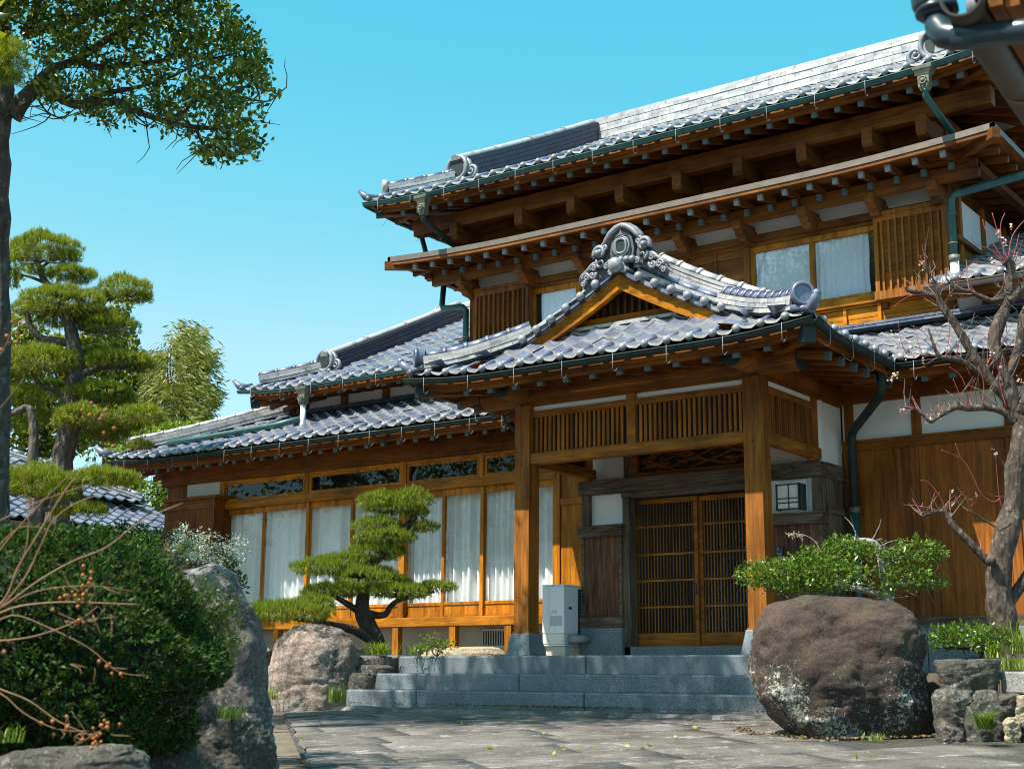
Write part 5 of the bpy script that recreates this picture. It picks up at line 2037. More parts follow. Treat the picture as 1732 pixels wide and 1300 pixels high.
# doors
YDo = YD + .2
zDB, zDT = zl(1120, 1093, YDo), zLt0 - .072
mb = MB()
mb.box((PLX1, YD - .02, PZT), (PRX0, YDo + .1, zDB - .002), 0)
hp('threshold', mb, [GRANITE], bevel=.006)
for k, (a, b) in enumerate(((DX0, DX1 + .02), (DX1 + .021, DXR))):
    Y = YDo + .0 + .035 * k
    mb = MB()
    s = .05
    zk = zl(1120, 1070, YDo)
    mb.box((a, Y, zDB), (a + s, Y + .032, zDT))
    mb.box((b - s, Y, zDB), (b, Y + .032, zDT))
    mb.box((a + s, Y, zDT - .06), (b - s, Y + .032, zDT))
    mb.box((a + s, Y, zDB), (b - s, Y + .032, zDB + .035))
    mb.box((a + s, Y + .006, zDB + .035), (b - s, Y + .026, zk), 0)
    d = hp('lattice_door', mb, [SHADEB['x']], bevel=.004, label=('sliding lattice door nearer the air conditioner', 'sliding lattice door nearer the boulder')[k])
    mb = MB()
    n = 18
    for i in range(n):
        x = a + s + (b - a - 2 * s) * (i + .5) / n
        mb.box((x - .0065, Y + .006, zk), (x + .0065, Y + .018, zDT - .06), 0)
    for f in (.19, .385, .58, .79):
        z = zk + (zDT - zk) * f
        mb.box((a + s, Y + .008, z - .010), (b - s, Y + .016, z + .010), 1)
    hp('lattice', mb, [LATT, GOLD['x']], d)
    mb = MB()
    mb.box((a + s, Y + .03, zk), (b - s, Y + .034, zDT - .06), 0)
    hp('pane', mb, [GLASS], d)
    if k == 0:
        mb = MB()
        mb.box((b - .032, Y - .005, .98), (b - .018, Y - .0005, 1.10), 0)
        mb.tube([(b - .025, Y - .003, 1.02), (b - .025, Y - .01, 1.02)], .006, 8, 0)
        hp('handle', mb, [COPDARK], d)
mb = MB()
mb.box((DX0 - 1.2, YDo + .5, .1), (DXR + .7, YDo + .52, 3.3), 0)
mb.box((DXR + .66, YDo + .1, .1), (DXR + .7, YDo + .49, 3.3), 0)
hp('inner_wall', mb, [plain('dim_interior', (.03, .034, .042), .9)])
# =================================================================== DOWNPIPES, LAMP, AIR CONDITIONER
def rainhead(mb, c, mat=0):
    x, y, z = c
    def fr(z0, w0, z1, w1):
        w0, w1 = w0 * .7, w1 * .7
        vs = [(x - w0, y - w0 * .8, z0), (x + w0, y - w0 * .8, z0), (x + w0, y + w0 * .8, z0), (x - w0, y + w0 * .8, z0), (x - w1, y - w1 * .8, z1), (x + w1, y - w1 * .8, z1), (x + w1, y + w1 * .8, z1), (x - w1, y + w1 * .8, z1)]
        mb.add(vs, [(0, 3, 2, 1), (4, 5, 6, 7), (0, 1, 5, 4), (1, 2, 6, 5), (2, 3, 7, 6), (3, 0, 4, 7)], mat)
    fr(z - .02, .155, z + .02, .165)
    fr(z - .06, .12, z - .0205, .15)
    fr(z - .09, .10, z - .0605, .118)
    fr(z - .23, .09, z - .0905, .095)
    fr(z - .27, .06, z - .2305, .085)
    ring = [(x + .045 * math.cos(t), y - .082, z - .16 + .045 * math.sin(t)) for t in [2 * math.pi * i / 14 for i in range(14)]]
    mb.tube(ring + ring[:2], .010, 5, mat, caps=False)
    mb.ball((x, y - .075, z - .16), (.025, .02, .025), mat, 8, 6)


def pipe(pts, r, mats, head=None, bands=(), label=None, mi=0):
    mb = MB()
    mb.tube(pts, r, 12, mi)
    if head: rainhead(mb, head, 1)
    for p, q in bands:
        mb.tube([p, q], r * 1.13, 12, 1)
    return hp('downpipe', mb, mats, label=label)


# main roof, far end and near end: heads on the front gutter, pipes raking back to the wall
hx = PX(717, 335, BY0 - .05)
hz = PZ(717, 335, BY0 - .05)
pipe([(hx, BY0 - .06, hz - .25), (hx, BY0 - .05, hz - .33), (hx - .02, 16.05, hz - .62), (hx - .02, 16.1, 6.3)], .042, [COPDARK, VERDI], (hx, BY0 - .06, hz + .0))
hx = PX(1563, 112, BY0 - .05)
hz = PZ(1563, 118, BY0 - .05)
pipe([(hx, BY0 - .06, hz - .25), (hx, BY0 - .05, hz - .33), (hx + .05, 16.05, hz - .62), (hx + .05, 16.1, 6.3)], .042, [COPPER, VERDI], (hx, BY0 - .06, hz + .0))
# side gutter pipe of the main roof
pipe([(BX0 + .0, 16.3, 6.85), (BX0 + .1, 16.3, 6.55), (BX0 + .15, 16.3, 6.48), (UX0 - .1, 16.3, 6.46)], .04, [COPDARK])
# second eave pipes: along under the eave and down the corner
pipe([(EX0 + .35, 16.2, 5.98), (EX0 + .36, 16.15, 5.62), (EX0 + .42, 16.1, 5.55), (UX0 - .12, 16.08, 5.50), (UX0 - .06, 16.08, 5.45), (UX0 - .06, 16.08, 4.35)], .045, [COPPER, VERDI],
     bands=[((UX0 - .06, 16.08, 5.0), (UX0 - .06, 16.08, 5.03)), ((UX0 - .06, 16.08, 4.30), (UX0 - .06, 16.08, 4.42))])
rx = PX(1612, 400, 15.85)
zt_ = PZ(1612, 332, 15.85)
e1 = onY(1732, 296, 15.85)
pipe([(e1.x + .6, 15.85, e1.z + .04), (e1.x, 15.85, e1.z), (rx + .06, 15.85, zt_ + .02), (rx, 15.85, zt_ - .05), (rx, 15.85, PZ(1613, 440, 15.85))], .05, [COPPER, VERDI],
     bands=[((rx, 15.85, PZ(1612, z, 15.85)), (rx, 15.85, PZ(1612, z + 2, 15.85))) for z in (361, 411)])
pz = PZ(1613, 435, 15.85)
mb = MB()
mb.tube([(rx, 15.85, pz), (rx, 15.85, pz - .25), (rx + .02, 15.75, pz - .32), (rx + .03, 15.35, pz - .42)], .055, 12, 0)
mb.tube([(rx, 15.85, pz + .02), (rx, 15.85, pz - .06)], .066, 12, 1)
hp('downpipe', mb, [IVORY2, VERDI], label='short pale elbow at the foot of the upper downpipe')
# wing second tier: head, short pale pipe, then along the hip of the lower roof
hx, hz = PX(515, 655, TY0 - .05), PZ(515, 657, TY0 - .05)
mb = MB()
rainhead(mb, (hx, TY0 - .06, hz), 1)
mb.tube([(hx, TY0 - .06, hz - .26), (hx, TY0 - .06, hz - .58), (hx - .03, TY0 - .08, hz - .64)], .045, 12, 0)
hp('downpipe', mb, [IVORY2, VERDI])
s_end = .55
pts = [(hx - .02, TY0 - .08, zA(3, TY0 - AY0) + .09)]
for t in (.2, .4, .6, .8, 1.0):
    X = hx + (AX0 + 1.0 - hx) * t
    Y = TY0 - .08 + (AY0 + .45 - TY0 + .08) * t
    pts.append((X, Y, zA(X - AX0, Y - AY0) + .09))
pipe(pts, .05, [COPPER])
# porch: corner pipe swinging back to the side wall
kx, ky = CXC + CH + .0, CY0 + 2.05
kz = zCs(1.9, 0) - .12
p1 = onY(1493, 655, 14.35)
p2 = onY(1440, 735, YW - .12)
p3 = onY(1447, 940, YW - .12)
pipe([(p1.x, 14.30, p1.z + .22), (p1.x, 14.32, p1.z), (p1.x - .06, 14.42, p1.z - .08), (p2.x + .03, YW - .14, p2.z + .04), (p2.x, YW - .12, p2.z - .05), (p2.x, YW - .12, 1.92)], .05, [COPDARK, VERDI])
pipe([(p2.x, YW - .12, 1.92), (p2.x, YW - .12, 1.0), (p2.x, YW - .12, .1)], .053, [COPPER, VERDI],
     bands=[((p2.x, YW - .12, 1.86), (p2.x, YW - .12, 1.93))])
mb = MB()
mb.box((p1.x - .10, 14.18, p1.z + .18), (p1.x + .10, 14.42, p1.z + .34), 0)
mb.box((p1.x - .13, 14.15, p1.z + .341), (p1.x + .13, 14.45, p1.z + .37), 0)
hp('gutter', mb, [COPDARK], label='gutter box at the valley beside the porch')
# rain pipe at the far side of the porch
q1 = onY(862, 712, 14.1)
pipe([(q1.x, 14.0, q1.z + .1), (q1.x, 14.05, q1.z - .02), (q1.x + .1, 14.3, q1.z - .2), (q1.x + .3, 14.9, q1.z - .3)], .045, [COPDARK])

# lamp on the right pier
la, lb = PX(1313, 840, YD - .05), PX(1363, 840, YD - .05)
lz0, lz1 = PZ(1338, 866, YD - .05), PZ(1338, 814, YD - .05)
lamp = empty('wall_lamp', ((la + lb) / 2, YD - .0, lz0), 'square paper lantern with black lattice frame on the pier beside the entrance doors', 'lamp')
mb = MB()
mb.box((la, YD - .035, lz0 - .01), (lb, YD + .029, lz1 + .01), 0)
mb.build('back_plate', PLASTER, lamp)
mb = MB()
fa, fb, f0, f1 = la + .04, lb - .05, lz0 + .03, lz1 - .04
mb.box((fa + .01, YD - .12, f0 + .01), (fb - .01, YD - .036, f1 - .01), 0)
mb.build('lamp_shade', PAPER, lamp)
mb = MB()
for x in (fa, fb):
    mb.box((x - .008, YD - .135, f0 - .01), (x + .008, YD - .115, f1 + .01))
    mb.box((x - .008, YD - .115, f0 - .01), (x + .008, YD - .036, f0 + .01))
    mb.box((x - .008, YD - .115, f1 - .01), (x + .008, YD - .036, f1 + .01))
for z in (f0, f0 + .07, f0 + .12, f1):
    mb.box((fa + .008, YD - .131, z - .006), (fb - .008, YD - .119, z + .006))
xm_ = (fa + fb) / 2 + .01
mb.box((xm_ - .005, YD - .129, f0 + .007), (xm_ + .005, YD - .1195, f1 - .007))
mb.box((fb + .02, YD - .12, f0 - .02), (fb + .05, YD - .036, f1 + .0))
mb.build('lattice_frame', IRON, lamp)

# door number plates: two little green discs above the lamp
o = MB()
c1, c2 = onY(1324, 793, YD - .08), onY(1335, 793, YD - .08)
ring = [(c1.x + .022 * math.cos(t), YD - .088, c1.z + .022 * math.sin(t)) for t in [2 * math.pi * i / 12 for i in range(12)]]
o.tube(ring + ring[:2], .007, 6, 0, caps=False)
o.tube([(c2.x, YD - .083, c2.z), (c2.x + .05, YD - .083, c2.z)], .02, 8, 0)
o = o.build('wall_fitting', COPPER)
setorigin(o, (c1.x, YD - .08, c1.z))
tag(o, 'small green metal ring and plug on the lintel above the lantern', 'fitting')
# intercom below
ic = onY(1320, 932, YD - .04)
o = MB()
o.box((ic.x - .045, YD - .075, ic.z - .055), (ic.x + .045, YD - .0405, ic.z + .055), 0)
o.tube([(ic.x - .01, YD - .075, ic.z + .02), (ic.x - .01, YD - .082, ic.z + .02)], .018, 10, 1)
o.box((ic.x - .03, YD - .079, ic.z - .04), (ic.x + .03, YD - .0755, ic.z - .015), 1)
o = o.build('intercom', [IRON, GREYP], bevel=.004)
setorigin(o, (ic.x, YD - .05, ic.z))
tag(o, 'small black intercom on the dark board under the lantern', 'intercom')

# outdoor air conditioner unit
ay = 14.15
a0, a1 = PX(917, 1040, ay), PX(954, 1040, ay)
ax1 = a1
az0, az1 = PZ(935, 1092, ay), PZ(935, 988, ay)
adep = .80
ac = empty('air_conditioner', ((a0 + a1) / 2, ay + .4, PZT), 'ivory outdoor air conditioner unit on a block beside the left porch post', 'air conditioner')
mb = MB()
mb.box((a0, ay, az0 + .15), (a1, ay + adep, az1 - .02), 0)
mb.box((a0 - .004, ay - .004, az1 - .019), (a1 + .004, ay + adep + .004, az1), 0)
mb.box((a0 + .003, ay + .003, az0 + .02), (a1 - .003, ay + adep - .003, az0 + .1475), 1)
mb.box((a0 - .002, ay + .01, az0), (a1 + .002, ay + adep, az0 + .0195), 0)
mb.build('body', [IVORY2, IVORY], ac, bevel=.012)
mb = MB()      # seams, screws
mb.box((a0 + .10, ay - .0015, az0 + .16), (a0 + .104, ay - .0002, az1 - .03), 0)
for x, z in ((a0 + .09, az0 + .06), (a1 - .03, az0 + .06), (a0 + .19, az0 + .19), (a0 + .16, az1 - .01)):
    mb.tube([(x, ay + .004, z), (x, ay - .005, z)], .006, 8, 0)
mb.build('screws', GREYP, ac)
mb = MB()
mb.box((a0 + .12, ay - .002, az0 + .24), (a1 - .03, ay - .0003, az0 + .36), 0)
mb.build('label_plate', LABELM, ac)
mb = MB()
mb.box((a0 + .14, ay - .0022, az0 + .40), (a0 + .17, ay - .0004, az0 + .425), 0)
mb.box((a0 + .185, ay - .0022, az0 + .395), (a0 + .21, ay - .0004, az0 + .43), 0)
mb.box((a0 + .13, ay - .0022, az0 + .385), (a0 + .22, ay - .0004, az0 + .389), 0)
mb.build('warning_mark', LABELM, ac)
mb = MB()      # fan side towards the doors: dark grille
gx = a1 + .002
mb.box((gx, ay + .30, az0 + .05), (gx + .02, ay + adep - .02, az1 - .05), 0)
for i in range(16):
    z = az0 + .08 + (az1 - az0 - .16) * i / 15
    mb.box((gx + .02, ay + .31, z - .004), (gx + .032, ay + adep - .03, z + .004), 1)
for i in range(6):
    y = ay + .33 + .08 * i
    mb.box((gx + .033, y - .003, az0 + .07), (gx + .037, y + .003, az1 - .07), 1)
mb.build('fan_grille', [IRON, GREYP], ac)
mb = MB()      # recessed handle
mb.box((gx, ay + .10, az0 + .44), (gx + .004, ay + .16, az0 + .47), 0)
mb.build('handle', IRON, ac)
mb = MB()      # silver pipe elbow low at the side
mb.tube([(gx - .02, ay + .12, az0 + .08), (gx + .07, ay + .12, az0 + .085), (gx + .12, ay + .18, az0 + .085), (gx + .13, ay + .35, az0 + .085)], .05, 12, 0)
for k in range(4):
    mb.tube([(gx + .0 + .02 * k, ay + .12, az0 + .082), (gx + .008 + .02 * k, ay + .12, az0 + .082)], .054, 12, 0)
mb.build('pipe_elbow', STEEL, ac)
mb = MB()
mb.box((a0 + .02, ay + .05, PZT), (a1 - .02, ay + .22, az0 - .002), 0)
mb.build('base_block', FOUND, ac, bevel=.006)
mb = MB()
mb.box((a0 + .02, ay + .55, PZT), (a1 - .02, ay + .72, az0 - .002), 0)
mb.build('base_block', FOUND, ac, bevel=.006)
# =================================================================== ROCKS
def boulder(name, rows, D, mat, label, cat='rock', depth=0.85, amp=.05, seed=0, group=None, n=110, freq=2.2, sq=0.85, tiltback=0.0, mm=72):
    """rock: outline rows (pixel height, left, right) give its width at each height at distance D; depth is rounded"""
    lv = []
    for y, xl, xr in rows:
        a, b = at(xl, y, D), at(xr, y, D)
        lv.append((a.z, (a + b) / 2, (b - a).length / 2))
    lv.sort(key=lambda t: t[0])
    W = max(t[2] for t in lv)
    z0, z1 = lv[0][0], lv[-1][0]
    m = mm
    vs = []
    so_ = Vector((seed * 7.3, seed * 3.1, seed * 1.7))

    def lev(z):
        if z <= lv[0][0]: return lv[0][1], lv[0][2]
        for (za, ca, wa), (zb_, cb, wb) in zip(lv[:-1], lv[1:]):
            if z <= zb_:
                t = (z - za) / max(1e-6, zb_ - za)
                return ca.lerp(cb, t), wa + (wb - wa) * t
        return lv[-1][1], lv[-1][2]
    for j in range(m + 1):
        t = j / m
        z = z0 + (z1 - z0) * t
        c, hw = lev(z)
        for i in range(n):
            th = 2 * math.pi * i / n
            cx, sy = math.cos(th), math.sin(th)
            k = (abs(cx) ** (2 / sq) + abs(sy) ** (2 / sq)) ** (-sq / 2) if sq != 1 else 1
            p = Vector((c.x, c.y, 0)) + RH * (hw * cx * k) + DH * (hw * depth * sy * k + tiltback * (z - z0) + W * depth * .55)
            p.z = z
            q = p * freq + so_
            d = amp * (mnoise.noise(q) + .5 * mnoise.noise(q * 2.1) + .3 * mnoise.noise(q * 4.3) + .18 * mnoise.noise(q * 9) + .12 * mnoise.noise(q * 19) + .08 * mnoise.noise(q * 37))
            d -= amp * .22 * max(0.0, 1 - abs(mnoise.noise(q * .75 + Vector((4.4, 1.2, 8.8)))) * 11) + amp * .14 * max(0.0, 1 - abs(mnoise.noise(q * 1.9 + Vector((1.4, 7.2, 3.8)))) * 13)
            nrm = (RH * cx + DH * sy)
            p += nrm * (d * 1.2)
            p.z += d * .6
            vs.append(p)
    fs = [(j * n + i, j * n + (i + 1) % n, (j + 1) * n + (i + 1) % n, (j + 1) * n + i) for j in range(m) for i in range(n)]
    # cap, closing in rings
    c, hw = lev(z1)
    last = m * n
    for r_i, f in enumerate((.75, .45, .15)):
        for i in range(n):
            p = Vector(vs[last + i] if r_i == 0 else vs[len(vs) - n])
        ring = []
        ctr = sum((Vector(v) for v in vs[m * n:m * n + n]), Vector()) / n
        for i in range(n):
            e = Vector(vs[m * n + i])
            p = ctr.lerp(e, f)
            p.z += (1 - f) * (z1 - z0) * .03 + amp * .4 * mnoise.noise(p * freq * 1.7 + so_)
            ring.append(p)
        st = len(vs)
        vs += ring
        fs += [(last + i, last + (i + 1) % n, st + (i + 1) % n, st + i) for i in range(n)]
        last = st
    fs.append(tuple(last + i for i in range(n)))
    mb = MB()
    mb.add(vs, fs, 0, True)
    o = mb.build(name, mat)
    c, hw = lev(z0)
    setorigin(o, (c.x, c.y, z0))
    if group: o['group'] = group
    return tag(o, label, cat)


boulder('boulder', [(1011, 1360, 1490), (1014, 1335, 1515), (1022, 1318, 1527), (1050, 1303, 1546), (1100, 1288, 1565), (1140, 1284, 1576), (1180, 1291, 1584), (1215, 1315, 1588), (1240, 1345, 1590), (1275, 1395, 1592)],
        10.9, ROCK_BROWN, 'huge rounded dark brown boulder with white lichen at the right end of the steps', 'boulder', .7, .085, 3, freq=1.4, sq=.56)
boulder('boulder', [(1056, 500, 560), (1060, 484, 575), (1068, 472, 588), (1085, 462, 598), (1110, 455, 604), (1150, 447, 606), (1205, 440, 598)],
        16.6, ROCK_PINK, 'rounded pinkish grey boulder beneath the lowest pad of the small pine', 'boulder', .8, .05, 5)
boulder('standing_stone', [(957, 325, 372), (962, 300, 392), (975, 288, 406), (1000, 278, 418), (1050, 275, 431), (1100, 275, 439), (1180, 288, 447), (1240, 298, 455), (1300, 300, 465), (1360, 300, 470)],
        9.2, ROCK_GREY, 'tall grey standing stone with a sloping right edge beside the clipped bush', 'stone', .6, .05, 8, tiltback=.05)
boulder('rock', [(1208, 375, 435), (1216, 350, 440), (1250, 330, 444), (1330, 315, 455)], 8.5, ROCK_MOSS, 'low grey stone with mossy streaks in front of the tall standing stone', 'rock', .7, .05, 9)
boulder('rock', [(1262, 60, 170), (1268, -20, 200), (1285, -60, 225), (1340, -80, 240)], 5.7, ROCK_MOSS, 'flat rock in the lower corner under the clipped bush', 'rock', .6, .05, 10)  # dark mossy stone material stands in for shade on this rock
boulder('rock', [(1240, 215, 300), (1252, 190, 330), (1290, 180, 345), (1350, 170, 350)], 7.2, ROCK_MOSS, 'dark rock under the skirt of the clipped bush, beside the mossy streaked stone', 'rock', .7, .05, 11)
boulder('rock', [(1095, 430, 448), (1102, 424, 455), (1130, 420, 456), (1175, 418, 455)], 17.4, ROCK_PINK, 'pale pink rock peeping out between standing stone and pink boulder', 'rock', .8, .03, 12)
boulder('rock', [(1109, 612, 660), (1113, 603, 667), (1122, 602, 668), (1131, 604, 667)], 16.9, ROCK_GREY, 'long pale grey stone level with the top step, left of it', 'rock', .5, .02, 13)
boulder('rock', [(1124, 605, 655), (1129, 600, 664), (1140, 598, 664)], 16.7, ROCK_MOSS, 'flat brown stone under the pale grey one at the end of the steps', 'rock', .5, .02, 14)
boulder('rock', [(1138, 596, 625), (1145, 592, 630), (1168, 590, 629)], 16.5, ROCK_MOSS, 'squarish dark stone at the end of the middle step', 'rock', .6, .03, 15)
boulder('rock', [(1093, 770, 830), (1096, 735, 850), (1104, 715, 857), (1112, 712, 858)], 17.0, ROCK_TAN, 'low cream coloured stone behind the top step by the left porch post', 'rock', .4, .02, 16)
boulder('rock', [(1096, 606, 622), (1101, 598, 632), (1112, 596, 634)], 17.3, ROCK_TAN, 'little tan stone at the foot of the small pine trunk', 'rock', .5, .02, 17)
# retaining wall stones on the right
WS = [([(1117, 1592, 1682), (1122, 1588, 1686), (1150, 1588, 1690), (1175, 1592, 1692)], 10.55, 'flat dark cap stone of the retaining wall next to the huge boulder', .6, ROCK_MOSS),
      ([(1168, 1592, 1645), (1180, 1586, 1655), (1215, 1586, 1650), (1262, 1590, 1640)], 10.5, 'mossy retaining wall stone touching the huge boulder', .6, ROCK_MOSS),
      ([(1168, 1650, 1680), (1185, 1640, 1698), (1225, 1628, 1705), (1262, 1640, 1708)], 10.45, 'big dark retaining wall stone with a grass tuft in front', .6, ROCK_MOSS),
      ([(1222, 1598, 1618), (1230, 1590, 1630), (1262, 1590, 1636)], 10.35, 'small grey stone low in the retaining wall by the huge boulder', .6, ROCK_GREY),
      ([(1173, 1692, 1712), (1180, 1686, 1722), (1205, 1690, 1722), (1215, 1694, 1716)], 10.45, 'greenish stone right under the granite kerb', .6, ROCK_MOSS),
      ([(1176, 1720, 1752), (1186, 1714, 1762), (1212, 1716, 1766), (1225, 1722, 1760)], 10.4, 'tan stone under the granite kerb at the picture edge', .6, ROCK_TAN),
      ([(1214, 1706, 1724), (1222, 1700, 1732), (1245, 1702, 1730), (1256, 1706, 1722)], 10.3, 'small tan stone at the foot of the retaining wall', .6, ROCK_TAN),
      ([(1222, 1732, 1762), (1232, 1728, 1775), (1262, 1726, 1780)], 10.3, 'grey stone at the foot of the wall at the picture edge', .6, ROCK_MOSS)]
for i, (rows, D, lab, dp, m_) in enumerate(WS):
    boulder('wall_stone', rows, D, m_, lab, 'stone', dp, .04, 30 + i, group='rough stones of the retaining wall', n=60, mm=36, freq=3.6, sq=.6)
# earth behind the stones
ka, kb = at(1690, 1135, 10.6), at(1690, 1172, 10.6)
k2 = at(1800, 1135, 10.1)
mb = MB()
d_ = Vector((k2.x - ka.x, k2.y - ka.y, 0)).normalized()
q0 = Vector((ka.x, ka.y, 0))
back = Vector((-d_.y, d_.x, 0))
for i in range(3):
    a, b = q0 + d_ * (i * .9 + .004), q0 + d_ * (i * .9 + .896)
    mb.prism([(a.x, a.y, kb.z), (b.x, b.y, kb.z), (b.x + back.x * .2, b.y + back.y * .2, kb.z), (a.x + back.x * .2, a.y + back.y * .2, kb.z)], (0, 0, ka.z - kb.z), 0)
o = mb.build('granite_kerb', GRANLT, bevel=.015)
setorigin(o, (ka.x, ka.y, kb.z))
tag(o, 'pale granite kerb edging the planting bed under the plum tree', 'kerb')
mb = MB()
e0 = at(1580, 1260, 11.6)
poly = [(q0 + back * .15 - d_ * .95), (q0 + back * .15 + d_ * 3), (q0 + back * 2.5 + d_ * 3), (q0 + back * 2.5 - d_ * .6)]
mb.prism([(p.x, p.y, -.5) for p in poly], (0, 0, kb.z + .02 + .5 + .08), 0)
tag(mb.build('planting_bed_soil', SOIL), kind='structure')

# =================================================================== FOLIAGE TOOLS


def np_mesh(name, verts, faces, mats, parent=None, midx=None, smooth=False):
    me = bpy.data.meshes.new(name)
    off = np.array(world_loc(parent)) if parent is not None else np.zeros(3)
    verts = np.asarray(verts, float) - off
    k = faces.shape[1]
    me.vertices.add(len(verts))
    me.vertices.foreach_set('co', verts.ravel())
    me.loops.add(faces.size)
    me.loops.foreach_set('vertex_index', faces.ravel().astype(np.int32))
    me.polygons.add(len(faces))
    me.polygons.foreach_set('loop_start', np.arange(0, faces.size, k, dtype=np.int32))
    me.polygons.foreach_set('loop_total', np.full(len(faces), k, dtype=np.int32))
    for m in (mats if isinstance(mats, (list, tuple)) else [mats]):
        me.materials.append(m)
    if midx is not None:
        me.polygons.foreach_set('material_index', midx.astype(np.int32))
    me.update(calc_edges=True)
    me.validate()
    o = bpy.data.objects.new(name, me)
    COL.objects.link(o)
    if parent is not None: o.parent = parent
    return o


def unit(a):
    return a / np.maximum(1e-9, np.linalg.norm(a, axis=1))[:, None]


def leaves(P, dirs, L, Wd, fold=.25):
    """folded diamond leaves; returns verts, faces"""
    n = len(P)
    dirs = unit(dirs)
    rnd = unit(rng.normal(size=(n, 3)))
    side = unit(np.cross(dirs, rnd))
    up = np.cross(side, dirs)
    L = np.broadcast_to(L, (n,))[:, None] * rng.uniform(.7, 1.25, (n, 1))
    Wd = np.broadcast_to(Wd, (n,))[:, None] * rng.uniform(.8, 1.2, (n, 1))
    v = np.stack([P, P + dirs * L * .45 + side * Wd * .5 + up * Wd * fold, P + dirs * L, P + dirs * L * .45 - side * Wd * .5 + up * Wd * fold], 1).reshape(-1, 3)
    b = np.arange(n)[:, None] * 4
    f = np.concatenate([b + np.array([0, 1, 2]), b + np.array([0, 2, 3])], 0)
    return v, f


def needles(P, dirs, L, w_):
    n = len(P)
    dirs = unit(dirs)
    side = unit(np.cross(dirs, unit(rng.normal(size=(n, 3)))))
    L = np.broadcast_to(L, (n,))[:, None] * rng.uniform(.75, 1.2, (n, 1))
    v = np.stack([P - side * w_ * .5, P + side * w_ * .5, P + dirs * L], 1).reshape(-1, 3)
    f = np.arange(n * 3).reshape(-1, 3)
    return v, f


def join_vf(parts):
    vs, fs, o = [], [], 0
    for v, f in parts:
        vs.append(v)
        fs.append(f + o)
        o += len(v)
    return np.concatenate(vs), np.concatenate(fs)


A3 = lambda v: np.array((v.x, v.y, v.z))
RHn, DHn, ZN = A3(RH), A3(DH), np.array((0, 0, 1.))


def pad_points(c, rx, ry, rz, n, lump=.25, under=.22):
    """points on a cloud-pruned pad: domed top, flat ragged underside"""
    th = rng.uniform(0, 2 * np.pi, n)
    rr = np.sqrt(rng.uniform(0, 1, n))
    x, y = rr * np.cos(th), rr * np.sin(th)
    dome = np.sqrt(np.maximum(0, 1 - rr ** 2))
    k = rng.uniform(0, 6.28, 6)
    lumpy = 1 + lump * (np.sin(5 * x + k[0]) * np.cos(4 * y + k[1]) + .5 * np.sin(11 * x + k[2]) * np.cos(9 * y + k[3]))
    z = dome * lumpy
    und = rng.uniform(0, 1, n) < under
    z = np.where(und, -rng.uniform(0, .55, n) * dome, z * rng.uniform(.75, 1.0, n))
    edge = 1 + .10 * np.sin(3 * th + k[4]) + .07 * np.sin(7 * th + k[5])
    P = c + np.outer(x * rx * edge, RHn) + np.outer(y * ry * edge, DHn) + np.outer(z * rz, ZN)
    N = np.outer(x / rx, RHn) + np.outer(y / ry, DHn) + np.outer(np.where(und, -.3, np.maximum(.2, dome)) / rz, ZN)
    return P, unit(N), und


def pine_pads(specs, D, nl, width, dens, per=9, up=.75, spread=.55):
    """specs: (px x, px y, px rx, px ry, depth offset). returns needle verts/faces"""
    out = []
    for s in specs:
        x, y, rx, ry = s[:4]
        dd = s[4] if len(s) > 4 else 0
        k = (D + dd) / FPX
        c = A3(at(x, y + ry * .35, D + dd))
        RX, RZ = rx * k, ry * k * 1.15
        RY = RX * .85
        n = int(dens * RX * RY * math.pi) + 12
        P, N, und = pad_points(c, RX, RY, RZ, n)
        T = unit(N * (1 - up) + ZN * up)
        T = np.where(und[:, None], unit(N + ZN * .1), T)
        Pn = np.repeat(P, per, 0)
        Tn = np.repeat(T, per, 0) + rng.normal(0, spread, (n * per, 3))
        Pn = Pn + rng.normal(0, nl * .12, Pn.shape)
        out.append(needles(Pn - Tn * nl * .3, Tn, nl, width))
    return join_vf(out)


def branch(mb, pts, D, r0, r1, mat=0, n=8, wob=0.0, dds=None):
    """pts in pixels with optional depth offsets; tapering limb"""
    P = []
    for i, p in enumerate(pts):
        dd = p[2] if len(p) > 2 else 0
        P.append(at(p[0], p[1], D + dd))
    # smooth (Catmull-Rom)
    Q = []
    for i in range(len(P) - 1):
        p0, p1, p2, p3 = P[max(0, i - 1)], P[i], P[i + 1], P[min(len(P) - 1, i + 2)]
        for k in range(4):
            t = k / 4
            Q.append(.5 * ((2 * p1) + (p2 - p0) * t + (2 * p0 - 5 * p1 + 4 * p2 - p3) * t * t + (3 * p1 - p0 - 3 * p2 + p3) * t ** 3))
    Q.append(P[-1])
    m = len(Q)
    rs = []
    for i, q in enumerate(Q):
        t = i / (m - 1)
        r = r0 + (r1 - r0) * t
        if wob:
            r *= 1 + wob * mnoise.noise(q * 5)
            Q[i] = q + Vector((mnoise.noise(q * 3), mnoise.noise(q * 3 + Vector((9, 0, 0))), 0)) * (wob * r0 * .6)
        rs.append(r)
    mb.tube(Q, rs, n, mat, jit=.05 if wob else 0)
    return Q


def twigs(n, starts, length, r, mb, mat=0, upb=.3, D=None):
    for _ in range(n):
        p = Vector(random.choice(starts))
        d = Vector((random.gauss(0, 1), random.gauss(0, 1), random.gauss(upb, .7))).normalized()
        pts = [p]
        for k in range(4):
            d = (d + Vector((random.gauss(0, .25), random.gauss(0, .25), random.gauss(0, .25)))).normalized()
            pts.append(pts[-1] + d * (length * random.uniform(.6, 1.2) / 4))
        mb.tube(pts, [r, r * .8, r * .65, r * .5, r * .3], 5, mat, caps=False)


